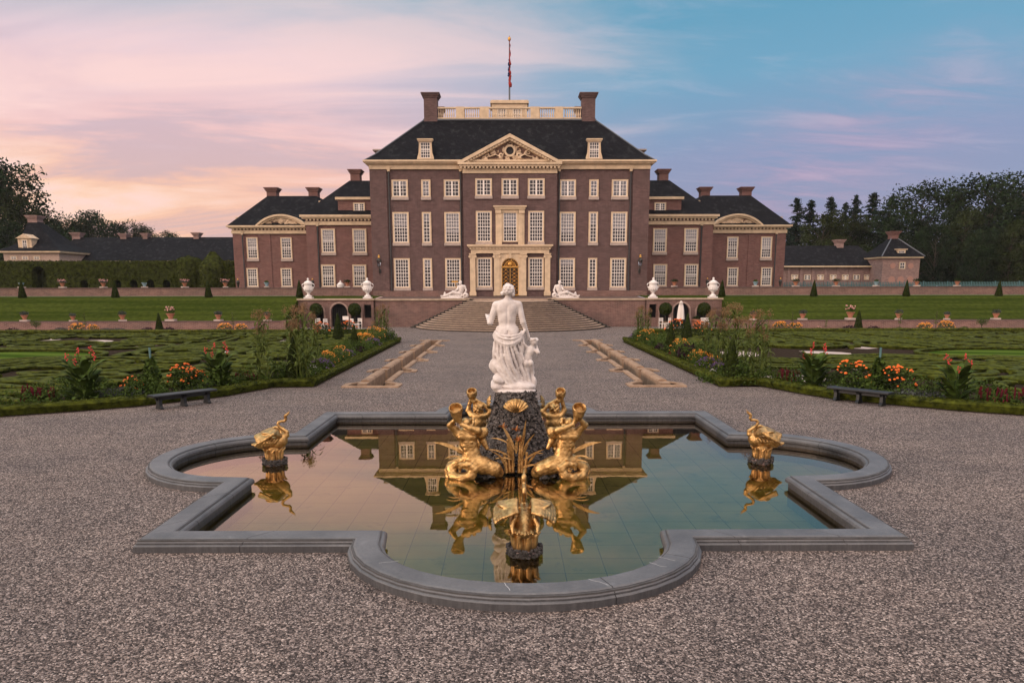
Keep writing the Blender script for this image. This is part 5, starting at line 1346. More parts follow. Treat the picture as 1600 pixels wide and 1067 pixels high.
# gilded mermen blowing shell horns
def triton(name_loc, mirror, label, rear=False):
    sx = -1 if mirror else 1
    t = thing('gilded_triton', label, 'statue', name_loc, group='gilded mermen round the pedestal')
    M = lambda q: (sx * q[0], q[1], q[2])
    c = Clay((-.75, -.55, -.12), (.75, .55, 1.75), 0.0165)
    C_ = lambda pts, rad, k=.03: c.chain([M(q) for q in pts], rad, k)
    B_ = lambda q, r_, rot=(0, 0, 0), k=.03, cut=False: c.blob(M(q), r_, (rot[0], sx * rot[1], sx * rot[2]), k, cut)
    # twisting fish tail
    if not rear:
        C_([(-.05, .02, .48), (-.02, .0, .36), (.16, -.02, .28), (.36, -.02, .20), (.44, .06, .10), (.30, .2, .06)], [.16, .17, .18, .15, .11, .07], .05)
        C_([(-.08, .02, .42), (-.28, .06, .34), (-.44, .08, .20), (-.40, -.02, .06), (-.22, -.14, .04), (-.06, -.18, .10), (.0, -.17, .24), (-.10, -.17, .34), (-.24, -.15, .32), (-.26, -.16, .22)], [.14, .12, .105, .10, .10, .098, .09, .075, .055, .03], .025)
        C_([(-.46, .1, .30), (-.53, .1, .14), (-.50, .05, .0)], [.05, .055, .05], .02)
        B_((-.05, 0, .56), (.165, .13, .15), k=.05)
        B_((-.10, -.01, .73), (.175, .125, .16), k=.05); B_((-.13, -.01, .90), (.215, .135, .15), k=.05)
        for s in (-1, 1): B_((-.13 + s * .088, -.115, .90), (.092, .045, .066), k=.010)
        for j in range(3):
            for s in (-1, 1): B_((-.105 + s * .048, -.115 + .004 * j, .79 - .075 * j), (.044, .024, .034), k=.005)
        C_([(-.31, .0, .97), (.06, .0, 1.0)], [.092, .092], .05)
        C_([(-.30, -.01, .98), (-.44, -.07, 1.14), (-.36, -.15, 1.25)], [.084, .064, .044], .02)
        C_([(.08, -.01, 1.0), (.07, -.16, 1.05), (-.06, -.20, 1.10), (-.20, -.18, 1.17)], [.084, .072, .056, .042], .02)
        C_([(-.11, .0, 1.0), (-.14, -.02, 1.10)], [.058, .055], .03)
        B_((-.15, -.02, 1.19), (.092, .105, .10), k=.02); B_((-.19, -.13, 1.18), (.028, .024, .024), k=.015)
        for i in range(11):
            a = i * 1.1; B_((-.10 + .085 * math.cos(a), .03 + .075 * math.sin(a), 1.17 + .07 * math.sin(i * 2.3)), (.040, .040, .048), k=.008)
        for i in range(4):
            B_((-.335 + .014 * i, -.19, 1.23 + .022 * i), (.034, .013, .010), (0, 25, 0), k=.006); B_((-.225, -.20, 1.13 + .02 * i), (.032, .013, .010), (0, -15, 0), k=.006)
        C_([(-.20, -.15, 1.19), (-.25, -.17, 1.24), (-.29, -.18, 1.31), (-.31, -.18, 1.38)], [.030, .048, .075, .10], .015)
        C_([(-.31, -.18, 1.39), (-.32, -.19, 1.50)], [.105, .135], .01)
        c.limb(M((-.318, -.20, 1.50)), M((-.36, -.36, 1.72)), .100, .17, cut=True)
        B_((.16, .05, .95), (.10, .09, .14), (0, 30, 0), k=.03)
        C_([(.05, .08, .95), (.16, .12, .78), (.24, .10, .62)], [.05, .07, .04], .03)
    else:
        C_([(-.05, .0, .48), (.06, .0, .32), (.30, .05, .20), (.42, .0, .10)], [.16, .18, .15, .10], .05)
        C_([(-.08, .02, .42), (-.30, .0, .30), (-.42, -.05, .12), (-.2, -.15, .06), (.0, -.12, .14)], [.15, .12, .10, .09, .05], .03)
        B_((-.02, 0, .62), (.17, .13, .17), k=.05); B_((-.0, .0, .82), (.20, .14, .17), k=.05); B_((.02, 0, .98), (.22, .13, .11), k=.05)
        C_([(.02, .0, 1.02), (.0, -.01, 1.12)], [.06, .06], .03)
        B_((.0, .0, 1.20), (.105, .115, .12), k=.02)
        for i in range(26):
            a = i * 1.17; z = 1.10 + .17 * (i / 26); r_ = .100 - .02 * abs(z - 1.2) * 5; B_((.0 + r_ * math.cos(a), -.015 + r_ * math.sin(a), z), (.036, .036, .042), k=.006)
        C_([(-.15, .0, 1.0), (-.24, .05, 1.12), (-.20, .03, 1.30), (-.18, .0, 1.42)], [.078, .060, .045, .036], .02)
        C_([(.19, .0, 1.0), (.30, -.02, 1.10), (.12, .0, 1.28), (-.06, .0, 1.40)], [.078, .060, .046, .036], .02)
        C_([(-.06, .02, 1.26), (-.10, .0, 1.36), (-.13, .0, 1.46), (-.14, .0, 1.53)], [.034, .056, .062, .10], .015)
        C_([(-.14, .0, 1.53), (-.145, .0, 1.59)], [.118, .126], .01)
        c.limb(M((-.145, -.02, 1.61)), M((-.15, -.12, 1.75)), .085, .13, cut=True)
        for i in range(3): C_([(-.215, -.08, 1.46 + .035 * i), (-.06, -.08, 1.47 + .035 * i)], .010, .006)
    c.fn(lambda X, Y, Z: .005 * np.sin(75 * Z + 30 * X) * np.sin(70 * X + 20 * Y) * (Z < .42) + .0025 * np.sin(60 * X) * np.sin(50 * Z))
    c.build('figure', GOLD, t)
    m = MB()
    leaves = [((-.20, .04, .52), (-1, -.1, .75), .62, .075, .75), ((-.22, .0, .44), (-1, -.2, .38), .34, .035, 1.1), ((-.22, -.04, .38), (-1, -.3, .25), .30, .03, .9)] if not rear else [((-.25, .0, .4), (-1, .2, .5), .4, .05, .7), ((.2, .0, .4), (1, .2, .5), .4, .05, .7)]
    for (b0, dr, ln, wd, dp) in leaves:
        p0 = Vector(M(b0)) + Vector(name_loc); m.blade(p0, M(dr), ln, wd, dp, 9, face=(0, -1, .35)); m.blade(p0 + Vector((0, .02, 0)), M(dr), ln * .99, wd * .9, dp, 9, face=(0, -1, .9))
    m.build('water_plant_leaves', GOLD, t)
    m = MB(); rr2 = random.Random(7)
    jitter_rocks(rr2, 60, lambda: (name_loc[0] + rr2.uniform(-.4, .4), name_loc[1] + rr2.uniform(-.1, .35), rr2.uniform(-.08, .05)), .03, .08, m)
    struct(m.build('rock_base', ROCK, t), 'stuff')
    t.scale = (1.0, 1.0, .92) if rear else (1.08, 1.0, .98)
triton((-0.93, 14.75, -0.04), False, 'gilded merman on coiled tail blowing a horn, front left of the rock pedestal')
triton((0.84, 14.75, -0.04), True, 'gilded merman on coiled tail blowing a horn, front right of the rock pedestal')
triton((-0.93, 17.0, -0.04), False, 'gilded merman with curly hair lifting a horn, behind the left side of the pedestal', True)
triton((0.84, 17.0, -0.04), True, 'gilded merman with curly hair lifting a horn, behind the right side of the pedestal', True)

def gold_reeds():
    x0, y0 = PX - 0.0, PC - 1.02
    t = thing('gilded_reeds', 'gilded irises and reeds rising from the water at the front of the pedestal', 'sculpture', (x0, y0, 0))
    rr = random.Random(21)
    for i in range(6):
        x = x0 + (-.20, -.13, -.07, .06, .12, .19)[i]; lean = (-.03, -.03, .0, .02, .0, .02)[i]; h_ = (0.42, .72, .62, .80, .70, .45)[i]; m = MB(); pts = []; rad = []
        for k in range(22):
            f = k / 21; pts.append((x + lean * f * 1.5, y0 + 0.02 * math.sin(i), 0.0 + h_ * f)); rad.append(0.036 + 0.010 * (k % 2) - 0.010 * f)
        m.tube(pts, rad, 7); m.build('stalk', GOLD, t, True)
    m = MB()
    for (dx, z, dr, ln, wd, dp) in ((-.02, .50, (-.45, -.1, 1), .60, .065, .3), (.10, .40, (.14, -.1, 1), .75, .055, -.1), (-.12, .35, (-1, -.2, .7), .52, .035, .8), (-.1, .30, (-1, -.2, .35), .36, .03, .8), (.12, .25, (.9, -.2, .75), .55, .035, .5), (.2, .15, (.6, -.3, .9), .42, .045, .1), (-.14, .62, (-1, -.1, .7), .42, .03, .9), (.1, .10, (.9, -.3, .55), .36, .045, .7), (-.2, .1, (-.4, -.3, .9), .40, .03, .4), (0, .42, (.05, -.1, 1), .42, .06, 0), (-.08, .3, (-.15, -.2, 1), .50, .055, .1), (.15, .5, (.5, -.1, 1), .42, .04, .7), (-.18, .2, (-.7, -.3, .9), .5, .035, .7), (.05, .2, (.4, -.3, 1), .5, .045, .3), (-.03, .15, (-.3, -.4, 1), .55, .04, .3), (.22, .35, (1, -.2, .6), .36, .03, .9)):
        p0 = Vector((x0 + dx, y0 - 0.03, z)); m.blade(p0, dr, ln, wd, dp, 9, face=(.2, -1, .3)); m.blade(p0 + Vector((0, .015, 0)), dr, ln * .98, wd * .9, dp, 9, face=(-.3, -1, .8))
    m.build('leaves', GOLD, t)
    for (dx, z) in ((-.27, .98), (.0, .92), (.04, .70)):
        m = MB()
        for k in range(9):
            a = k * 0.7; m.blade((x0 + dx, y0 - .04, z), (math.cos(a), -.4 + .5 * math.sin(a), .6 + .4 * math.sin(a * 2)), .11, .07, 1.2, 3)
        m.ball((x0 + dx, y0 - .05, z + .01), .035); m.build('iris_flower', material('gilt_red', (0.62, 0.26, 0.09), 0.42, 1.0) if 'gilt_red' not in MATS else MATS['gilt_red'], t)
gold_reeds()

def make_swan(loc, rotz, label):
    t = thing('gilded_swan', label, 'statue', loc, rotz, 'gilded swans in the lobes of the pond')
    c = Clay((-.62, -.50, .26), (.55, .50, 1.32), 0.0155)
    c.blob((.02, 0, .49), (.27, .175, .165), (0, -10, 0), k=.05).blob((.17, 0, .54), (.135, .13, .145), k=.05)
    c.chain([(-.12, 0, .45), (-.30, 0, .43), (-.46, 0, .45)], [.13, .08, .025], .05)
    for q in (-2, -1, 0, 1, 2): c.chain([(-.2, q * .03, .45), (-.38, q * .05, .445), (-.49 + abs(q) * .02, q * .055, .45)], [.04, .026, .012], .012)
    c.chain([(.21, 0, .60), (.29, 0, .65), (.305, 0, .72), (.23, 0, .78), (.145, 0, .84), (.115, 0, .90), (.135, 0, .945), (.20, 0, .965), (.265, 0, .965), (.295, 0, 1.0), (.285, 0, 1.06)], [.085, .060, .044, .036, .032, .030, .029, .028, .028, .029, .034], .012)
    c.blob((.295, 0, 1.085), (.055, .040, .036), (0, -55, 0), k=.012)
    c.chain([(.32, 0, 1.115), (.405, 0, 1.21)], [.020, .007], .008).chain([(.33, 0, 1.095), (.415, 0, 1.165)], [.016, .006], .005)
    for s in (-1, 1):
        c.blob((.283, s * .034, 1.10), (.012, .008, .012), k=.004)
        for i in range(9):               # the half opened wing: long feathers fanning back from the shoulder
            v = i / 8; y = .12 + .30 * v
            c.chain([(.17, s * (.10 + .05 * v), .66), (.13 - .02 * v, s * (.8 * y + .03), .77 - .03 * v), (.02, s * y, .805 - .13 * v * v), (-.14, s * (y + .005), .75 - .17 * v * v), (-.24 - .09 * (1 - abs(2 * v - .8)), s * (y - .01), .705 - .16 * v * v)],
                    [.046, .036, .034, .033, .026], .012)
        c.blob((.0, s * .26, .72), (.17, .14, .04), (s * 18, 8, 0), k=.02)
        for j in range(6): c.chain([(.14 - .07 * j, s * .15, .60), (.08 - .07 * j, s * .185, .52), (-.02 - .07 * j, s * .17, .43)], [.035, .032, .016], .010)
    c.fn(lambda X, Y, Z: .004 * np.sin(75 * X + 45 * Z) * np.sin(70 * Y + 50 * Z) * (Z < .70))
    c.build('swan_figure', GOLD, t)
    s2 = Clay((-.3, -.3, .0), (.3, .3, .46), 0.016)
    s2.limb((0, 0, .08), (.01, 0, .40), .165, .15, .02)
    for k in range(9): a = k * .698; s2.chain([(.15 * math.cos(a), .15 * math.sin(a), .12), (.175 * math.cos(a), .175 * math.sin(a), .30), (.23 * math.cos(a + .2), .23 * math.sin(a + .2), .36)], [.045, .04, .022], .012)
    s2.build('leafy_stand', GOLD, t)
    m = MB(); rr = random.Random(5)
    def pl():
        a = rr.uniform(0, 6.283); q = rr.gauss(0, .028); return (.245 * math.cos(a) * (1 + q), .245 * math.sin(a) * (1 + q), .075 + rr.uniform(-.06, .055))
    jitter_rocks(rr, 150, pl, .022, .04, m); struct(m.build('shell_ring', ROCK, t, local=True), 'stuff')
    MB().lathe([(.20, -.45), (.22, .0), (.24, .07), (.235, .095), (.15, .10)], (0, 0, 0), 24).build('ring_base', material('ring_stone', (0.30, 0.22, 0.21), 0.8, var=0.5, scale=12), t, local=True)
    return t
swl = make_swan((-5.42, 16.05, -0.04), 0, 'gilded swan with raised beak in the left lobe of the pond')
dup(swl, (5.40, 16.05, -0.04), math.pi, label='gilded swan with raised beak in the right lobe of the pond')
dup(swl, (0.0, 10.35, -0.04), math.pi / 2, label='gilded swan seen from behind in the front lobe of the pond')

# reclining marble figures at the head of the stairs
def river_god(px, mirror, label):
    x, z = at(px, 471.5, WALL_Y + 0.25); sx = -1 if mirror else 1
    t = thing('reclining_statue', label, 'statue', (x, WALL_Y + 0.25, TZ + 0.02), group='reclining marble figures at the top of the stairs')
    M = lambda q: (sx * q[0], q[1], q[2]); c = Clay((-1.7, -.6, -.05), (1.7, .6, 1.95), .034)
    C_ = lambda pts, rad, k=.06: c.chain([M(q) for q in pts], rad, k)
    C_([(.35, .0, .50), (.50, .0, .85), (.55, .0, 1.12)], [.27, .25, .27], .1); C_([(.28, 0, 1.2), (.82, 0, 1.2)], [.14, .14], .08)
    C_([(.50, -.02, 1.25), (.44, -.05, 1.42)], [.10, .09]); c.blob(M((.42, -.06, 1.56)), (.145, .16, .18), k=.04); c.blob(M((.43, 0, 1.62)), (.17, .17, .16), k=.03); c.blob(M((.40, -.18, 1.46)), (.09, .08, .12), k=.04)
    C_([(.30, -.1, .48), (-.30, -.16, .62), (-.95, -.1, .34), (-1.40, -.1, .22), (-1.52, -.14, .30)], [.22, .16, .12, .085, .06]); C_([(.30, .1, .45), (-.35, .12, .42), (-1.0, .05, .22), (-1.45, .0, .16)], [.22, .17, .12, .08])
    C_([(.26, -.02, 1.18), (.10, -.22, .88), (-.12, -.22, .72)], [.11, .085, .06]); C_([(.84, .0, 1.18), (1.0, -.1, .78), (.86, -.25, .55)], [.11, .09, .07])
    for i in range(7): C_([(.75 - .2 * i, -.20, .42 - .02 * i), (.45 - .22 * i, -.25, .18), (.2 - .2 * i, -.22, .06)], [.07, .06, .05], .03)
    c.blob(M((.92, -.12, .34)), (.30, .26, .28), k=.05); c.blob(M((.92, -.42, .30)), (.14, .16, .13), cut=True); c.blob(M((-.2, 0, .06)), (1.35, .40, .12), k=.05); c.blob(M((-1.15, .15, .42)), (.12, .1, .26), k=.05)
    c.fn(lambda X, Y, Z: .012 * np.sin(17 * X + 9 * Z) * np.sin(13 * Y + 11 * Z) * (Z < .6) + np.where(Z < 0, -Z * 4, 0)); c.build('figure', MARBLE, t)
    if not mirror:
        MB().tube([(x + .05, WALL_Y + .5, TZ + 1.0), (x - .12, WALL_Y + .5, TZ + 1.72)], .035, 6).box(x - .45, x + .18, WALL_Y + .48, WALL_Y + .54, TZ + 1.60, TZ + 1.76).build('gilded_rudder', BRASS, t)
    MB().box(x - 1.6, x + 1.6, WALL_Y - .12, WALL_Y + .68, TZ + .021, TZ + .06).build('plinth', COPING, t)
river_god(713, False, 'white marble reclining figure left of the stair head, legs stretched to the left')
river_god(881, True, 'white marble reclining figure right of the stair head, legs stretched to the right')

# tall white covered urns on the arcade coping
def urn_proto():
    t = thing('garden_urn', 'tall white covered urn', 'urn', (0, 0, 0), group='white urns on the arcade copings')
    MB().box(-.40, .40, -.40, .40, 0, .14).build('plinth', URN_WHITE, t)
    MB().lathe([(.30, .14), (.34, .2), (.30, .27), (.16, .36), (.12, .48), (.13, .54), (.24, .60), (.22, .62)], (0, 0, 0), 20).build('foot', URN_WHITE, t, True)
    m = MB().lathe([(.18, .60), (.33, .70), (.42, .88), (.44, 1.06), (.40, 1.22), (.38, 1.34), (.47, 1.42), (.47, 1.47), (.40, 1.50)], (0, 0, 0), 20)
    for k in range(14): a = k * math.pi / 7; m.ball((.40 * math.cos(a), .40 * math.sin(a), .86), (.06, .06, .14), 6, 4)
    m.build('bowl', URN_WHITE, t, True)
    m = MB()
    for s in (-1, 1): m.tube([(s * .40, 0, 1.05), (s * .56, 0, 1.10), (s * .60, 0, 1.30), (s * .50, 0, 1.44), (s * .42, 0, 1.40)], [.04, .05, .045, .045, .03], 6).ball((s * .46, 0, 1.02), (.08, .09, .11))
    m.build('handles', URN_WHITE, t, True)
    m = MB().lathe([(.42, 1.50), (.38, 1.58), (.22, 1.68), (.10, 1.74), (.07, 1.80), (.11, 1.86), (.10, 1.93), (.03, 2.0)], (0, 0, 0), 18); m.build('lid', URN_WHITE, t, True)
    return t
first = True
for px, lab in ((482.5, 'tall white covered urn at the outer end of the left arcade coping'), (574.5, 'tall white covered urn at the inner end of the left arcade coping'), (1020, 'tall white covered urn at the inner end of the right arcade coping'), (1113.5, 'tall white covered urn at the outer end of the right arcade coping')):
    x = at(px, 467, WALL_Y - 0.1)[0]
    if first: up = urn_proto(); up.location = (x, WALL_Y - 0.1, TZ + 0.06); up['label'] = lab; first = False
    else: dup(up, (x, WALL_Y - 0.1, TZ + 0.06), label=lab)
# ---------------------------------------------------------------- planting
RN = np.random.default_rng(12)
RP = random.Random(77)
def merge(parts):
    V = []; F = []; o = 0
    for v, f in parts: V.append(v); F.append(f + o); o += len(v)
    return np.concatenate(V), np.concatenate(F)
def ellip_pts(n, c, r, shell=0.35):
    d = RN.normal(size=(n, 3)); d /= np.linalg.norm(d, axis=1)[:, None]
    q = (1 - shell * RN.random((n, 1)) ** 1.5)
    return np.array(c) + d * q * np.array(r), d

# clipped cones, balls
def cone_proto(h=2.0, r=0.42, tip=0.04, leaf=0.035, n=2600):
    t = thing('topiary_cone', 'clipped yew cone', 'topiary', (0, 0, 0), group='clipped yew cones')
    m = MB(); prof = []; K = 14
    for k in range(K + 1):
        f = k / K; rr = (r * (1 - f) ** 0.92 + tip) * (1.0 if f > 0.06 else 0.82 + f * 3); prof.append((rr * 0.95, h * f))
    prof.append((0.005, h + 0.03)); m.lathe(prof, (0, 0, 0), 18)
    m.build('clipped_body', CONE_LEAF, t, True)
    f = 1 - np.sqrt(RN.random(n)); a = RN.random(n) * 6.2832; rr = (r * (1 - f) ** 0.92 + tip) * np.where(f > .06, 1, .82 + f * 3) * (1 + RN.normal(size=n) * .025)
    P = np.stack([rr * np.cos(a), rr * np.sin(a), h * f], 1); N = np.stack([np.cos(a), np.sin(a), 0.25 + 0 * a], 1)
    V, F = leaf_cloud(P, leaf, RN, N, 0.25); np_object('leaves', V, F, CONE_LEAF, t)
    return t
cones = cone_proto()
first_cone = [True]
def put_cone(px, py, top, Y, z, label):
    x, zt_ = at(px, top, Y); h = zt_ - z; s = h / 2.03
    sx = s * (0.85 if h > 2.5 else 1.0)
    if first_cone[0]:
        cones.location = (x, Y, z); cones.scale = (sx, sx, s); cones['label'] = label; first_cone[0] = False
    else: dup(cones, (x, Y, z), RP.uniform(0, 6), (sx, sx, s), label)
for px, lb in ((32, 'short yew cone on the upper lawn, nearest the left edge of the picture'), (178, 'short yew cone on the upper lawn, second from the left edge'), (324, 'short yew cone on the upper lawn, in front of the pointed hedge'), (467, 'yew cone on the upper lawn beside the outer left urn'),
               (1129, 'yew cone on the upper lawn beside the outer right urn'), (1273, 'short yew cone on the upper lawn in front of the right service building'), (1418, 'short yew cone on the upper lawn in front of the gate pavilion'), (1563, 'short yew cone on the upper lawn nearest the right edge')):
    put_cone(px, 466, 437, 75.6, 2.90, lb)
def ground_cone(px, py, top, lb):
    x, Y = gp(px, py); put_cone(px, py, top, Y, 0.02, lb)
for a_ in ((247, 520, 488, 'yew cone at the back of the left parterre, in front of the low wall'), (1343, 518, 484, 'yew cone at the back of the right parterre, in front of the low wall'),
           (457, 600, 526, 'tall dark yew cone at the front corner of the left border'), (553, 549, 507, 'yew cone halfway along the left border'), (527, 531, 489, 'yew cone in front of the left arches'),
           (1145, 600, 526, 'tall dark yew cone at the front corner of the right border'), (1049, 556, 503, 'yew cone halfway along the right border'), (1075, 531, 489, 'yew cone in front of the right arches, beside the parasol')): ground_cone(*a_)
def ball_tree(px, py, lb, side, first=None):
    Y = 73.0; x, z = at(px, py, Y); r = 0.64
    if first is None:
        t = thing('ball_tree', lb, 'topiary', (x, Y, 0), group='clipped ball trees in front of the arches')
        MB().tube([(0, 0, .5), (0.02, 0, 1.2), (0, 0, z)], .045, 6).build('trunk', BARK, t, local=True)
        P, N = ellip_pts(1500, (0, 0, z), (r, r, r), 0.06); V, F = leaf_cloud(P, .05, RN, N, .3); np_object('crown', V, F, CONE_LEAF, t)
        MB().ball((0, 0, z), r * .95, 14, 10).build('clipped_core', CONE_LEAF, t, True, local=True)
        MB().frustum((-.28, .28, -.28, .28, .0), (-.34, .34, -.34, .34, .55)).build('planter', material('oak_planter', (.16, .11, .07), .8, var=.3), t, local=True)
        return t
    return dup(first, (x, Y, 0), 1.0, label=lb)
bt = ball_tree(494, 484, 'round clipped tree in front of the outer arch of the left arcade', -1)
ball_tree(554, 484, 'round clipped tree in front of the inner arch of the left arcade', -1, bt)
ball_tree(1040, 482, 'round clipped tree in front of the inner arch of the right arcade', 1, bt)
ball_tree(1100, 482, 'round clipped tree in front of the outer arch of the right arcade', 1, bt)

# clipped tunnel hedge on the left with arched openings
HY = 104.0
t = thing('tunnel_hedge', 'tall clipped beech tunnel hedge with dark arched openings on the left terrace', 'hedge', (at(180, 449, HY)[0], HY, 3.0))
xl, zt3 = at(-70, 409.5, HY); xr = at(369, 409.5, HY)[0]
ops = []
x0, x1 = at(50, 440, HY)[0], at(73, 440, HY)[0]; ops.append(arch(x0, x1, 3.001, at(60, 416, HY)[1]))
for px in (131, 183, 208.5, 235, 260):
    x0, x1 = at(px - 6, 440, HY)[0], at(px + 6, 440, HY)[0]; ops.append(arch(x0, x1, 3.9, at(px, 437, HY)[1]))
m = MB(); plate(m, [(xl, 3.0), (xr, 3.0), (xr, zt3), (xl, zt3)], ops, HY, HY + 2.2); m.box(xl, xr, HY + 2.3, HY + 2.4, 3, zt3 - .2)
m.build('hedge_body', HEDGE_TALL, t)
parts = []
n = 15000; P = np.stack([RN.uniform(xl, xr, n), HY - .02 + RN.normal(size=n) * .07, 3 + (zt3 - 3) * RN.random(n)], 1)
keep = np.array([not any(inside((p[0], p[2]), o) for o in ops) for p in P]); P = P[keep]
parts.append(leaf_cloud(P, .13, RN, np.tile([0, -1, .3], (len(P), 1)), .3))
n = 5000; P = np.stack([RN.uniform(xl, xr, n), RN.uniform(HY, HY + 2.2, n), zt3 + RN.normal(size=n) * .07 + .03], 1); parts.append(leaf_cloud(P, .13, RN))
V, F = merge(parts); np_object('leaves', V - np.array(t.location), F, HEDGE_TALL, t)
def hedge_dome(pxc, half, ytop, ybase, point, lb):
    x, zt_ = at(pxc, ytop, HY); hw = abs(at(pxc + half, 430, HY)[0] - x); zb = 3.0
    t = thing('hedge_pavilion', lb, 'hedge', (x, HY + .9, zb)); zs = at(pxc, ybase, HY)[1] - zb; H = zt_ - zb
    prof = [(hw, 0), (hw, zs)] + ([(hw * .80, zs + (H - zs) * .22), (hw * .45, zs + (H - zs) * .60), (hw * .24, zs + (H - zs) * .86), (hw * .2, H - .15), (hw * .14, H)] if point else [(hw * .95, zs + (H - zs) * .4), (hw * .6, zs + (H - zs) * .68), (hw * .16, zs + (H - zs) * .78), (hw * .08, H)])
    MB().lathe(prof, (0, 0, 0), 16).build('hedge_body', HEDGE_TALL, t, True, local=True)
    pp = []; 
    for i in range(len(prof) - 1):
        (r0, z0), (r1, z1) = prof[i], prof[i + 1]; L = math.hypot(r1 - r0, z1 - z0); n = int(L * (r0 + r1) * 190) + 20
        f = RN.random(n); a = RN.random(n) * 6.2832; r_ = r0 + (r1 - r0) * f; pp.append(np.stack([r_ * np.cos(a), r_ * np.sin(a), z0 + (z1 - z0) * f], 1))
    V, F = leaf_cloud(np.concatenate(pp), .12, RN); np_object('leaves', V, F, HEDGE_TALL, t)
hedge_dome(328, 26, 393, 416, True, 'pyramid shaped clipped hedge pavilion against the left end of the palace')
hedge_dome(290, 21, 399, 409.5, False, 'low domed top of the clipped hedge, left of the pyramid shaped one')

# trees
def leafy_tree(h, wdt, seed, mat, leaf=0.29, nclump=34, per=290, trunk=0.4, zlow=0.12):
    rr = random.Random(seed); g = np.random.default_rng(seed)
    t = thing('broadleaf_tree', 'tree', 'tree', (0, 0, 0))
    m = MB(); m.tube([(0, 0, 0), (.1, .1, h * .25), (-.1, .2, h * .5), (.1, 0, h * .8)], [trunk, trunk * .8, trunk * .55, trunk * .15], 8); parts = []
    for i in range(nclump):
        f = zlow + (0.97 - zlow) * (i + rr.random()) / nclump
        prof_ = math.sin(math.pi * min(1, max(0.06, (f - zlow * .6) / (1.03 - zlow * .6))) ** .8) ** .6
        a = rr.uniform(0, 6.283) + i * 2.4; d = wdt * prof_ * rr.uniform(.45, .95)
        c = np.array([d * math.cos(a), d * math.sin(a) * .8, h * f]); r_ = wdt * rr.uniform(.22, .40)
        m.tube([(0, .1, max(h * .15, c[2] - d * .9)), tuple(c * np.array([.55, .55, 1]) - np.array([0, 0, d * .25])), tuple(c)], [trunk * .35, trunk * .18, .04], 5)
        n = int(per * (r_ / (wdt * .3)) ** 2)
        dd = g.normal(size=(n, 3)); dd /= np.linalg.norm(dd, axis=1)[:, None]; P = c + dd * (1 - .45 * g.random((n, 1)) ** 1.3) * np.array([r_, r_, r_ * .72]) * (1 + .18 * g.normal(size=(n, 1)))
        parts.append(leaf_cloud(P, leaf, g, dd, .15))
    V, F = merge(parts); np_object('crown', V, F, mat, t); m.build('trunk', BARK, t, local=True); return t
def conifer(h, wdt, seed, leaf=0.30):
    rr = random.Random(seed); g = np.random.default_rng(seed); t = thing('conifer', 'tree', 'tree', (0, 0, 0)); t.name = 'conifer_tree'
    m = MB().tube([(0, 0, 0), (0, 0, h)], [.35, .05], 7); parts = []; k = 0
    z = h * .15
    while z < h * .985:
        f = z / h; L = wdt * (1 - f) ** .75 * rr.uniform(.6, 1.15) + .25
        for b in range(7):
            a = rr.uniform(0, 6.283); l = L * rr.choice((.45, .7, .9, 1.0, 1.25)) * rr.uniform(.8, 1.1); n = int(26 + l * 26); u = g.random(n) ** .75
            px_ = np.stack([u * l * math.cos(a), u * l * math.sin(a), z + u * l * rr.uniform(-.05, .35) - u * u * l * .25], 1) + g.normal(size=(n, 3)) * np.array([.22, .22, .13]) * (.4 + u[:, None] * .5)
            px_[:, 2] += rr.uniform(-.7, .7)
            parts.append(leaf_cloud(px_, leaf * .8, g, np.tile([0, 0, 1.], (n, 1)), .3, .4)); 
            if l > 1.2: m.tube([(0, 0, z), (l * .8 * math.cos(a), l * .8 * math.sin(a), z + .1 * l)], [.07, .02], 4)
        z += h * .034 * rr.uniform(.6, 1.4)
    V, F = merge(parts); np_object('crown', V, F, PINE_LEAF, t); m.build('trunk', BARK, t, local=True); return t
PT = [leafy_tree(22, 8.5, 1, TREE_LEAF), leafy_tree(22, 7.5, 2, TREE_LEAF_WARM, nclump=40), leafy_tree(22, 9.5, 3, TREE_LEAF, nclump=44), conifer(20, 4.6, 4), conifer(20, 3.8, 5), leafy_tree(22, 8, 6, TREE_LEAF, nclump=26, per=120)]
used = set()
def put_tree(kind, px, top, Y, wf, label, group):
    x, zt_ = at(px, top, Y); h = zt_ - 3.0; base = PT[kind]; H0 = 20 if kind in (3, 4) else 22; sz = h / H0; sx = sz * wf
    if kind not in used:
        used.add(kind); base.location = (x, Y, 2.95); base.scale = (sx, sx, sz); base['label'] = label; base['group'] = group; o = base
    else: o = dup(base, (x, Y, 2.95), RP.uniform(0, 6.28), (sx, sx, sz), label, group)
    return o
GR, GL = 'trees behind the right outbuildings', 'trees beyond the left outbuildings'
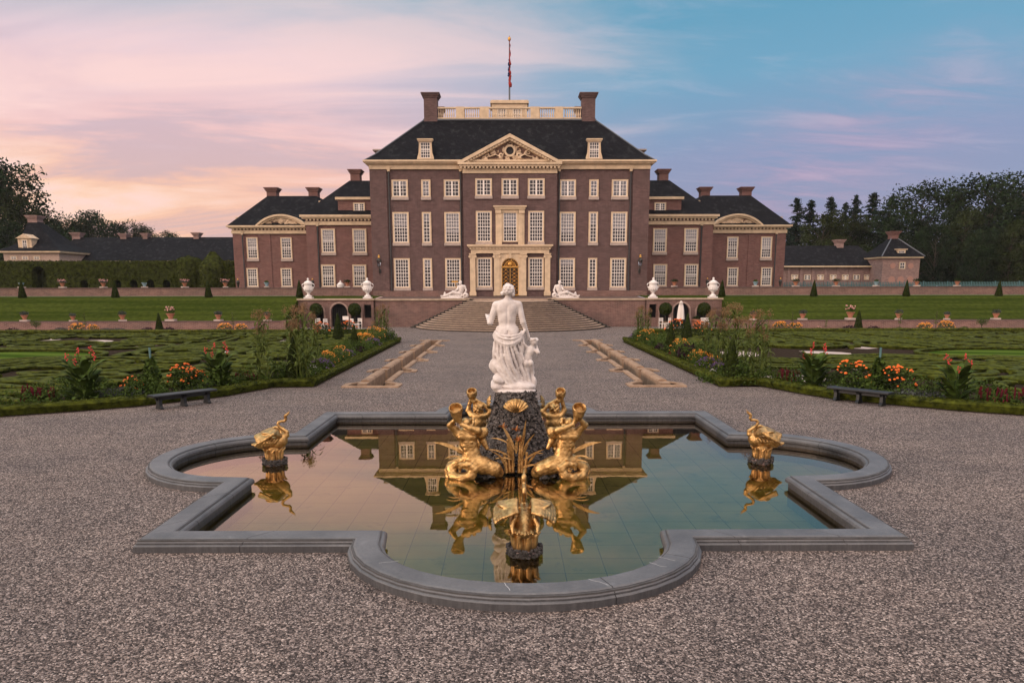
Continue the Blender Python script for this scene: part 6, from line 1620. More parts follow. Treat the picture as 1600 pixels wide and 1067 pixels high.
for a_ in ((3, 1247, 308, 150, 1.0, 'dark conifer just right of the right end pavilion'), (4, 1268, 314, 152, 1.2, 'ragged conifer second from the right end pavilion'), (3, 1300, 306, 155, 1.15, 'conifer above the left end of the right service building roof'), (4, 1322, 318, 150, 1.0, 'thin conifer behind the roof chimney of the right service building'),
           (4, 1338, 306, 156, 1.0, 'thin spiky conifer behind the right service building ridge'), (3, 1366, 300, 150, 1.35, 'broad conifer standing behind the gap between the right outbuildings'), (3, 1393, 305, 148, 1.2, 'conifer directly behind the gate pavilion chimney'),
           (1, 1288, 336, 138, 1.1, 'olive green rounded tree behind the right service building'), (1, 1330, 342, 140, 1.15, 'lower rounded tree behind the middle of the right service building'), (0, 1372, 336, 142, 1.0, 'dark rounded tree between the service building and the gate pavilion'),
           (2, 1444, 290, 134, 1.15, 'tall spreading tree just right of the gate pavilion'), (0, 1492, 322, 128, .95, 'shadowy tree between the two tallest right hand trees'), (2, 1552, 277, 128, 1.2, 'tallest dark broadleaf tree near the right edge'), (1, 1512, 330, 120, 1.0, 'warm green tree in front of the tallest right hand tree'),
           (0, 1604, 285, 122, 1.15, 'dense tree cut by the right edge of the picture'), (0, 1420, 345, 145, 1.0, 'dark tree filling the gap behind the gate pavilion roof'), (1, 1585, 350, 112, .9, 'low leafy tree by the fence at the right edge'), (0, 1465, 350, 118, .9, 'low dark tree by the fence right of the gate pavilion'),
           (0, 1255, 350, 165, 1.6, 'distant tree low behind the right end pavilion'), (5, 1590, 268, 150, .9, 'thin topped tree rising above the right edge trees'), (0, 1640, 300, 125, 1.2, 'tree mostly outside the right edge of the picture'), (2, 1535, 360, 112, .8, 'bushy tree low behind the fence at the far right')):
    put_tree(*a_, GR)
for a_ in ((2, 6, 256, 138, 1.05, 'very tall dark tree at the left edge of the picture'), (0, -40, 275, 140, 1.2, 'tall tree cut by the left edge of the picture'), (1, 32, 306, 134, .8, 'lower part tree in front of the tall left edge tree'), (5, 62, 328, 150, .7, 'thin open tree beside the tall left edge tree'),
           (0, 92, 338, 170, .85, 'rounded tree behind the corner tower chimney'), (1, 118, 345, 172, .8, 'small rounded tree right of the corner tower'), (2, 141, 333, 172, .95, 'broad tree behind the left service building chimneys'), (5, 170, 345, 176, .9, 'open crowned tree behind the left service building'),
           (0, 198, 346, 178, .9, 'rounded tree above the middle of the left service building roof'), (1, 225, 354, 180, .9, 'low tree above the left service building roof'), (0, 255, 361, 186, .9, 'last low tree of the row behind the left service building'), (0, 20, 345, 128, 1.0, 'dark tree right behind the corner tower roof'), (0, 105, 358, 160, 1.2, 'low dark tree behind the left chimneys')):
    put_tree(*a_, GL)
m = MB(); g = np.random.default_rng(9)
P = np.stack([g.uniform(20, 130, 9000), g.uniform(166, 172, 9000), 3 + g.random(9000) * 9], 1); P = P[(P[:, 0] > 52) | (P[:, 0] < 20)]
V, F = leaf_cloud(P, .8, g); o = np_object('woodland_undergrowth', V, F, TREE_LEAF); tag(o, 'dark woodland undergrowth beyond the right outbuildings', 'woodland', kind='stuff')

# box parterres
STRIP = {}
def hedge_path(mb, pts, w_=0.15, h_=0.20, seed=0):
    rr = random.Random(seed); n = len(pts); o = len(mb.v); cs = [(-w_ * .45, 0), (-w_ * 1.05, h_ * .72), (-w_ * .9, h_ * .97), (0, h_ * 1.03), (w_ * .9, h_ * .97), (w_ * 1.05, h_ * .72), (w_ * .45, 0)]
    for i in range(n):
        a = Vector(pts[max(0, i - 1)]); b = Vector(pts[min(n - 1, i + 1)]); d = (b - a).normalized(); nx, ny = -d.y, d.x
        for u, z in cs: j = rr.uniform(-.018, .018); mb.v.append((pts[i][0] + nx * (u + j), pts[i][1] + ny * (u + j), z + rr.uniform(-.02, .02) if z else 0))
    k = len(cs)
    for i in range(n - 1):
        for q in range(k - 1): mb.f.append((o + i * k + q, o + i * k + q + 1, o + (i + 1) * k + q + 1, o + (i + 1) * k + q))
    mb.f.append(tuple(o + q for q in range(k))); mb.f.append(tuple(o + (n - 1) * k + q for q in range(k))[::-1])
def motifs():
    out = []
    def arc_(cx, cy, r, a0, a1, n=None):
        n = n or max(5, int(abs(a1 - a0) * r / .28)); return [(cx + r * math.cos(a0 + (a1 - a0) * i / n), cy + r * math.sin(a0 + (a1 - a0) * i / n)) for i in range(n + 1)]
    def spiral(cx, cy, r0, r1, a0, turns, flip=1): n = int(turns * 26); return [(cx + (r0 + (r1 - r0) * i / n) * math.cos(flip * (a0 + turns * 6.283 * i / n)), cy + (r0 + (r1 - r0) * i / n) * math.sin(flip * (a0 + turns * 6.283 * i / n))) for i in range(n + 1)]
    out.append([spiral(0, 0, .4, 2.1, 0, 1.9), arc_(0, 0, 2.55, .5, 3.0), [(-2.4, -1.9), (-1, -2.2), (.4, -2.2), (2.3, -1.6)]])
    out.append([arc_(0, -.6, r_, .1, 3.04) for r_ in (.7, 1.45, 2.2)] + [[(-2.4, -1.1), (2.4, -1.1)], [(-2.4, -1.6), (0, -1.9), (2.4, -1.6)]])
    out.append([spiral(-1.0, .5, .3, 1.2, 0, 1.4), spiral(1.2, -.3, .3, 1.15, 1, 1.4, -1), [(-2.4, -1.2), (-1.2, -1.5), (0, -1.2), (1.2, -1.9), (2.4, -1.8)], [(-2.3, 2.1), (-.6, 2.0), (1, 1.4), (2.4, 1.3)], [(-.2, 2.35), (1.2, 1.9), (2.4, 1.9)]])
    out.append([[(-2.4 + .4 * k, y + .28 * math.sin(k * .75 + y)) for k in range(13)] for y in (-2.0, -1.2, -.4, .4, 1.2, 2.0)])
    out.append([[(1.0 * t * math.cos(a) * 2.2 + .5 * math.sin(math.pi * t) * s_ * -math.sin(a), t * math.sin(a) * 2.2 + .5 * math.sin(math.pi * t) * s_ * math.cos(a)) for t in [i / 9 for i in range(10)]] for a in (0.2, 1.2, 2.2, 3.3, 4.3, 5.3) for s_ in (-1, 1)])
    out.append([arc_(0, 0, r_, 0, 6.2832) for r_ in (.6, 1.35, 2.1)] + [arc_(-2.3, 2.2, .8, -1.5, 0), arc_(2.3, -2.2, .8, 1.6, 3.1)])
    out.append([[(-2.4 + .4 * k, -2.0 + .30 * k + .35 * math.sin(k * .6) + d_) for k in range(13) if abs(-2.0 + .30 * k + d_) < 2.35] for d_ in (-1.6, -.8, 0, .8, 1.6, 2.4)])
    return [[q for q in mm if len(q) > 1] for mm in out]
MO = []
for i, mm in enumerate(motifs()):
    mb = MB()
    for j, p in enumerate(mm): hedge_path(mb, p, seed=i * 30 + j)
    me = bpy.data.meshes.new('box_scroll'); me.from_pydata(mb.v, [], mb.f); me.materials.append(HEDGE); MO.append(me)
BORD = {-1: [gp(px, py) for px, py in ((-160, 664), (0, 652), (120, 643.5), (225, 635), (350, 620.5), (428, 606), (492, 605), (628, 534))],
        1: [gp(px, py) for px, py in ((1760, 662), (1600, 650), (1500, 643), (1400, 634), (1300, 624), (1250, 616), (1182, 603), (1124, 605), (972, 534))]}
def front_y(s, x):
    b = BORD[s]
    for i in range(len(b) - 1):
        (xa, ya), (xb, yb) = b[i], b[i + 1]
        if min(abs(xa), abs(xb)) <= abs(x) <= max(abs(xa), abs(xb)): return ya + (yb - ya) * (abs(x) - abs(xa)) / (abs(xb) - abs(xa) + 1e-9)
    return b[0][1] if abs(x) > 12 else 70
lab_p = {-1: 'dark green low box hedge scrolls of the left parterre', 1: 'bright green low box hedge scrolls of the right parterre'}
grp = {-1: 'box scrolls of the left parterre', 1: 'box scrolls of the right parterre'}
for s in (-1, 1):
    rr = random.Random(40 + s); b = BORD[s]
    k = 0; bare = []
    for iy in range(9):
        for ix in range(9):
            x = s * (13.2 + 5.9 * ix); y = 26.0 + 5.6 * iy + (0.5 if ix % 2 else 0)
            fy = max(front_y(s, x - s * 2), front_y(s, x + s * 2))
            if y - 2.9 < fy + 2.2 or y > 61.0: continue
            if math.hypot((abs(x) - 28.8) / 5.6, (y - 41.5) / 4.2) < 1.0: continue
            if rr.random() < .05: bare.append((x, y)); continue
            if abs(x) > 0.74 * y + 4: continue
            o = bpy.data.objects.new('box_hedge', rr.choice(MO)); COL.objects.link(o); o.location = (x, y, 0.008)
            o.rotation_euler = (0, 0, rr.choice((0, math.pi / 2, math.pi, -math.pi / 2)) + rr.uniform(-.2, .2)); q = rr.uniform(1.28, 1.40); o.scale = (q * s, q, rr.uniform(.72, 1.25))
            tag(o, lab_p[s], 'hedge', grp[s]); k += 1
    o = MB().lathe([(0.01, .012), (1.0, .012), (1.0, .05), (.01, .06)], (0, 0, 0), 48).build('grass_oval', OVALGRASS); o.location = (s * 28.8, 41.5, 0); o.scale = (5.2, 3.4, 1); struct(o)
    mb = MB(); hedge_path(mb, [(s * 28.8 + 5.7 * math.cos(a * .13), 41.5 + 3.85 * math.sin(a * .13)) for a in range(49)], seed=3); tag(mb.build('box_hedge', HEDGE), f'low box hedge ringing the oval lawn of the {"left" if s < 0 else "right"} parterre', 'hedge')
    mb = MB(); hedge_path(mb, [(s * (10.6 + .5 * i), 62.3) for i in range(76)], .2, .42, 9); tag(mb.build('box_hedge', HEDGE), f'straight low box hedge along the back of the {"left" if s < 0 else "right"} parterre', 'hedge')
    # pale ground between the box
    inner_ = [(x, y) for x, y in b]; poly = [(x + s * 0.3, y + .3) for x, y in b[:-1]] + [(s * 10.3, 54.5), (s * 10.3, 62.9), (b[0][0] - 0 if abs(b[0][0]) > 48 else s * 48, 62.9), (s * 48, b[0][1])]
    V, F = flat_with_holes(poly, []); struct(MB().add([(x, y, .004) for x, y in V], F).build('parterre_soil', SOIL))
    m = MB()
    bare += [(s * rr.uniform(12, 40), rr.uniform(34, 60)) for q in range(9)]
    for (x, y) in bare:
        for q in range(1):
            n_ = 9; cx_, cy_ = x + rr.uniform(-1.2, 1.2), y + rr.uniform(-1, 1); ra, rb_ = rr.uniform(1.0, 2.0), rr.uniform(1.0, 2.2)
            m.add([(cx_ + ra * rr.uniform(.6, 1.1) * math.cos(6.2832 * k_ / n_), cy_ + rb_ * rr.uniform(.6, 1.1) * math.sin(6.2832 * k_ / n_), 0.012 + .002 * (int(x * 7) % 5)) for k_ in range(n_)], [tuple(range(n_))])
    struct(m.build('parterre_gravel', PATH))
    # soil of the border, inside the edging
    nb = len(b); inn = []
    for i in range(nb):
        a = Vector(b[max(0, i - 1)]); c = Vector(b[min(nb - 1, i + 1)]); d = (c - a).normalized(); nrm = Vector((-d.y, d.x)); nrm = nrm if nrm.x * s > 0 or (abs(nrm.x) < .8 and nrm.y > 0) else -nrm
        inn.append((b[i][0] + nrm.x * 2.5, b[i][1] + nrm.y * 2.5))
    m = MB(); m.add([(x, y, .02) for x, y in b] + [(x, y, .02) for x, y in inn], [(i, i + 1, nb + i + 1, nb + i) for i in range(nb - 1)]); struct(m.build('flower_bed', SOIL))
    m = MB().add([(s * 12, 62.9, .02), (s * 60, 62.9, .02), (s * 60, 64.1, .02), (s * 12, 64.1, .02)], [(0, 1, 2, 3)]); struct(m.build('flower_bed', SOIL))
    # edging hedge with leaves
    pts = []
    for i in range(nb - 1):
        A, B = Vector(b[i]), Vector(b[i + 1]); n = max(1, int((B - A).length / .16)); pts += [tuple(A.lerp(B, k / n)) for k in range(n)]
    pts.append(b[-1]); n = len(pts)
    off = []
    for i in range(n):
        a = Vector(pts[max(0, i - 1)]); c = Vector(pts[min(n - 1, i + 1)]); d = (c - a).normalized(); nrm = Vector((-d.y, d.x)); nrm = nrm if (nrm.x * s > 0 if abs(nrm.x) > .8 else nrm.y > 0) else -nrm
        off.append((pts[i][0] + nrm.x * .24, pts[i][1] + nrm.y * .24))
    mb = MB(); hedge_path(mb, off, .22, .32, 5); t = thing('box_edging', f'continuous low box edging along the gravel of the {"left" if s < 0 else "right"} flower border', 'hedge', (off[-1][0], off[-1][1], 0))
    mb.build('hedge_body', HEDGE, t)
    O = np.array(off); idx = RN.integers(0, n, 16000); P = np.concatenate([O[idx], np.zeros((len(idx), 1))], 1); u = RN.random(len(idx)) * 2.2 - 1.1
    dirs = np.gradient(O, axis=0); dirs /= np.linalg.norm(dirs, axis=1)[:, None] + 1e-9; nn = np.stack([-dirs[idx, 1], dirs[idx, 0]], 1)
    P[:, :2] += nn * (u * .23)[:, None] + dirs[idx] * RN.uniform(-.1, .1, (len(idx), 1)); P[:, 2] = np.where(np.abs(u) > .85, RN.random(len(idx)) * .32, .325 + RN.normal(size=len(idx)) * .012)
    V, F = leaf_cloud(P, .026, RN); np_object('leaves', V - np.array(t.location), F, HEDGE, t)

# the low leafy growth that fills both borders between the taller plants
for s in (-1, 1):
    b = BORD[s]; nb = len(b); Pp = []
    for i in range(nb - 1):
        A, B = np.array(b[i]), np.array(b[i + 1]); L = np.linalg.norm(B - A); n = int(L * 620); u = RN.random(n); v = RN.uniform(.5, 2.3, n); d_ = (B - A) / L; nr = np.array([-d_[1], d_[0]])
        if (nr[0] * s < 0 if abs(nr[0]) > .8 else nr[1] < 0): nr = -nr
        xy = A + (B - A) * u[:, None] + nr * v[:, None]
        hh = .14 + .75 * np.clip(np.sin(xy[:, 0] * 2.3 + 1.1 * xy[:, 1]) * np.sin(xy[:, 1] * 1.9 - xy[:, 0]) * .8 + .35, 0, 1)
        Pp.append(np.concatenate([xy, (.03 + hh * RN.random(n) ** .6)[:, None]], 1))
    V, F = leaf_cloud(np.concatenate(Pp), .050, RN); o = np_object('border_foliage', V, F, LEAF); tag(o, f'low leafy growth filling the {"left" if s < 0 else "right"} flower border', 'ground cover', kind='stuff')

# flowering plants: each kind is modelled once, then repeated
def mound(n, r, h, leaf, mat, t, name='foliage'):
    P, N = ellip_pts(n, (0, 0, h * .45), (r, r, h * .55), .55); P = P[P[:, 2] > 0.01]; V, F = leaf_cloud(P, leaf, RN, None, 0, .5); return np_object(name, V, F, mat, t)
def kind_canna():
    t = thing('canna', 'x', 'plant'); m = MB(); r = random.Random(1)
    for k in range(58):
        a = r.uniform(0, 6.28); z = r.uniform(.05, 1.0); m.blade((.16 * math.cos(a), .16 * math.sin(a), z), (math.cos(a), math.sin(a), r.uniform(.9, 2.0)), r.uniform(.5, .75), r.uniform(.17, .25), r.uniform(1.0, 2.4), 6)
    m.build('leaves', LEAF, t, True, local=True)
    m = MB(); f = MB()
    for k in range(5):
        a = k * 1.26; x, y, z = .36 * math.cos(a), .36 * math.sin(a), 1.36 + .20 * math.sin(k * 2.1); m.tube([(x * .4, y * .4, .3), (x, y, z)], .012, 4)
        for q in range(7): f.ball((x + r.uniform(-.05, .05), y + r.uniform(-.05, .05), z + .03 * q - .05), (.024, .024, .026), 5, 3)
    m.build('stems', LEAF, t, local=True); struct(f.build('red_flowers', F_RED, t, local=True), 'stuff'); return t
def kind_amaranth():
    t = thing('amaranth', 'x', 'plant'); mound(420, .42, .75, .075, LEAF, t, 'leaves'); f = MB(); r = random.Random(2)
    for k in range(26):
        a = r.uniform(0, 6.28); d = r.uniform(.1, .42); z = r.uniform(.45, .95); x, y = d * math.cos(a), d * math.sin(a); f.tube([(x, y, z), (x * 1.1, y * 1.1, z - .1), (x * 1.15, y * 1.15, z - .3)], [.025, .034, .012], 5)
    struct(f.build('maroon_tassels', F_MAROON, t, local=True), 'stuff'); return t
def kind_bush(flower, name, nm='dahlia', leafmat=LEAF_DARK, h=.9, r=.5, nf=34, fs=.038, leaf=.055, nl=700):
    t = thing(nm, 'x', 'plant'); mound(nl, r, h, leaf, leafmat, t, 'leaves')
    if flower:
        f = MB(); rr = random.Random(3)
        for k in range(nf):
            a = rr.uniform(0, 6.28); q = rr.uniform(.3, 1.05); z = h * (.45 + .58 * math.sqrt(max(0, 1 - min(1, q) ** 2))) + rr.uniform(-.05, .08); s_ = fs * rr.uniform(.7, 1.3); f.ball((q * r * math.cos(a), q * r * math.sin(a), z), (s_, s_, s_ * .7), 6, 4)
        struct(f.build(name, flower, t, local=True), 'stuff')
    return t
def kind_millet(seed, plume=True, h=2.6):
    t = thing('tall_millet', 'x', 'plant'); r = random.Random(seed); m = MB(); l = MB(); pl = []
    for k in range(9):
        a = r.uniform(0, 6.28); d = r.uniform(.05, .38); x, y = d * math.cos(a), d * math.sin(a); hh = h * r.uniform(.72, 1.0); lx, ly_ = r.uniform(-.2, .2), r.uniform(-.2, .2)
        m.tube([(x, y, 0), (x + lx * .4, y + ly_ * .4, hh * .5), (x + lx, y + ly_, hh)], [.018, .015, .008], 4)
        for q in range(9):
            z = hh * (.12 + .092 * q); b = r.uniform(0, 6.28); l.blade((x + lx * z / hh, y + ly_ * z / hh, z), (math.cos(b), math.sin(b), 1.3), r.uniform(.5, .8), .065, 2.6, 6)
        if plume: c_, _ = ellip_pts(90, (x + lx, y + ly_, hh + .02), (.14, .14, .22), .9); pl.append(c_)
    m.build('stems', LEAF_LIGHT, t, local=True); l.build('leaves', LEAF_LIGHT, t, True, local=True)
    if plume: V, F = leaf_cloud(np.concatenate(pl), .028, RN); struct(np_object('brown_plumes', V, F, PLUME, t), 'stuff')
    return t
def kind_strap():
    t = thing('strap_leaf_plant', 'x', 'plant'); m = MB(); r = random.Random(9)
    for k in range(60): a = r.uniform(0, 6.28); m.blade((.08 * math.cos(a), .08 * math.sin(a), 0), (math.cos(a), math.sin(a), r.uniform(1.0, 2.6)), r.uniform(.45, .75), .026, r.uniform(.6, 1.7), 5)
    m.build('leaves', LEAF, t, local=True); return t
def kind_tree():
    t = thing('small_tree', 'x', 'tree'); m = MB(); m.tube([(0, 0, 0), (0, 0, .8)], [.05, .035], 6)
    for k in range(8): a = k * .785; m.tube([(0, 0, .7), (.35 * math.cos(a), .35 * math.sin(a), 1.2)], [.025, .01], 4)
    m.build('trunk', BARK, t, local=True); V, F = leaf_cloud(ellip_pts(800, (0, 0, 1.25), (.72, .72, .5), .8)[0], .055, RN); np_object('crown', V, F, LEAF, t); return t
def kind_climber():
    t = thing('climbing_bean', 'x', 'plant'); P = []; 
    for k in range(16): z = k / 15; P.append(ellip_pts(60, (0, 0, z * 1.1 + .1), (.46 * (1 - z * .75), .46 * (1 - z * .75), .12), .6)[0])
    V, F = leaf_cloud(np.concatenate(P), .075, RN); np_object('leaves', V, F, LEAF, t); MB().tube([(0, 0, 0), (0, 0, 1.62)], .03, 6).build('teal_stake', TEAL, t, local=True); return t
def kind_stake(leaves=True):
    t = thing('staked_sapling', 'x', 'plant'); MB().tube([(0, 0, 0), (.01, 0, 2.0)], [.025, .018], 5).build('stake', BARK, t, local=True)
    V, F = leaf_cloud(np.concatenate([ellip_pts(50, (0, 0, z), (.22, .22, .12), .9)[0] for z in (.9, 1.2, 1.5, 1.75)]), .05, RN); np_object('leaves', V, F, LEAF_LIGHT, t); return t
K = {'canna': (kind_canna(), 1.62, 'tall canna', 'cannas in the borders'), 'amar': (kind_amaranth(), .98, 'amaranth', 'amaranths in the borders'),
     'orange': (kind_bush(F_ORANGE, 'orange_flowers', h=1.0, r=.55, fs=.042), 1.0, 'bush with bright orange flowers', 'orange dahlias'),
     'amber': (kind_bush(F_AMBER, 'amber_flowers', 'coneflower', LEAF, .75, .5, 95, .036, .05, 600), .80, 'amber', 'amber coneflower clumps'),
     'purple': (kind_bush(F_PURPLE, 'purple_flowers', 'aster', LEAF, .7, .55, 110, .022, .045, 900), .75, 'aster', 'purple aster clumps'),
     'grey': (kind_bush(None, '', 'silver_sage', LEAF_GREY, .5, .6, 0, 0, .045, 900), .52, 'sage', 'silver grey mounds'),
     'darkleaf': (kind_bush(None, '', 'purple_kale', LEAF_PURPLE, .6, .5, 0, 0, .09, 300), .62, 'kale', 'dark purple leaved plants'),
     'green': (kind_bush(None, '', 'green_shrub', LEAF, .8, .55, 0, 0, .05, 1000), .82, 'shrub', 'green border shrubs'),
     'mixed': (kind_bush(F_AMBER, 'amber_flowers', 'helenium', LEAF_LIGHT, 1.0, .55, 60, .025, .04, 1100), 1.02, 'helenium', 'loose yellow flowering clumps'),
     'pink': (kind_bush(F_PINK, 'pink_flowers', 'pink_phlox', LEAF, .8, .5, 60, .03, .045, 700), .82, 'phlox', 'pale pink flowering clumps'),
     'white': (kind_bush(F_WHITE, 'white_flowers', 'white_phlox', LEAF, .8, .45, 40, .025, .045, 700), .82, 'phlox', 'white flowering clumps'),
     'millet': (kind_millet(5), 2.7, 'millet', 'tall millets in the borders'), 'strap': (kind_strap(), .72, 'strap', 'strap leaved plants'), 'tree': (kind_tree(), 1.75, 'tree', 'small trees by the low wall'),
     'bean': (kind_climber(), 1.62, 'bean', 'climbing beans on stakes'), 'stake': (kind_stake(), 2.0, 'sapling', 'staked saplings by the low wall')}
usedk = set()
def plant(kind, px, py, top, label, wf=1.0):
    base, H0, _, grp_ = K[kind]; x, y = gp(px, py, .02); h = at(px, top, y)[1] - .02; sc = h / H0; w_ = sc * wf
    if kind not in usedk:
        usedk.add(kind); base.location = (x, y, .02); base.scale = (w_, w_, sc); base['label'] = label; base['group'] = grp_
    else: dup(base, (x, y, .02), RP.uniform(0, 6.28), (w_, w_, sc), label, grp_)
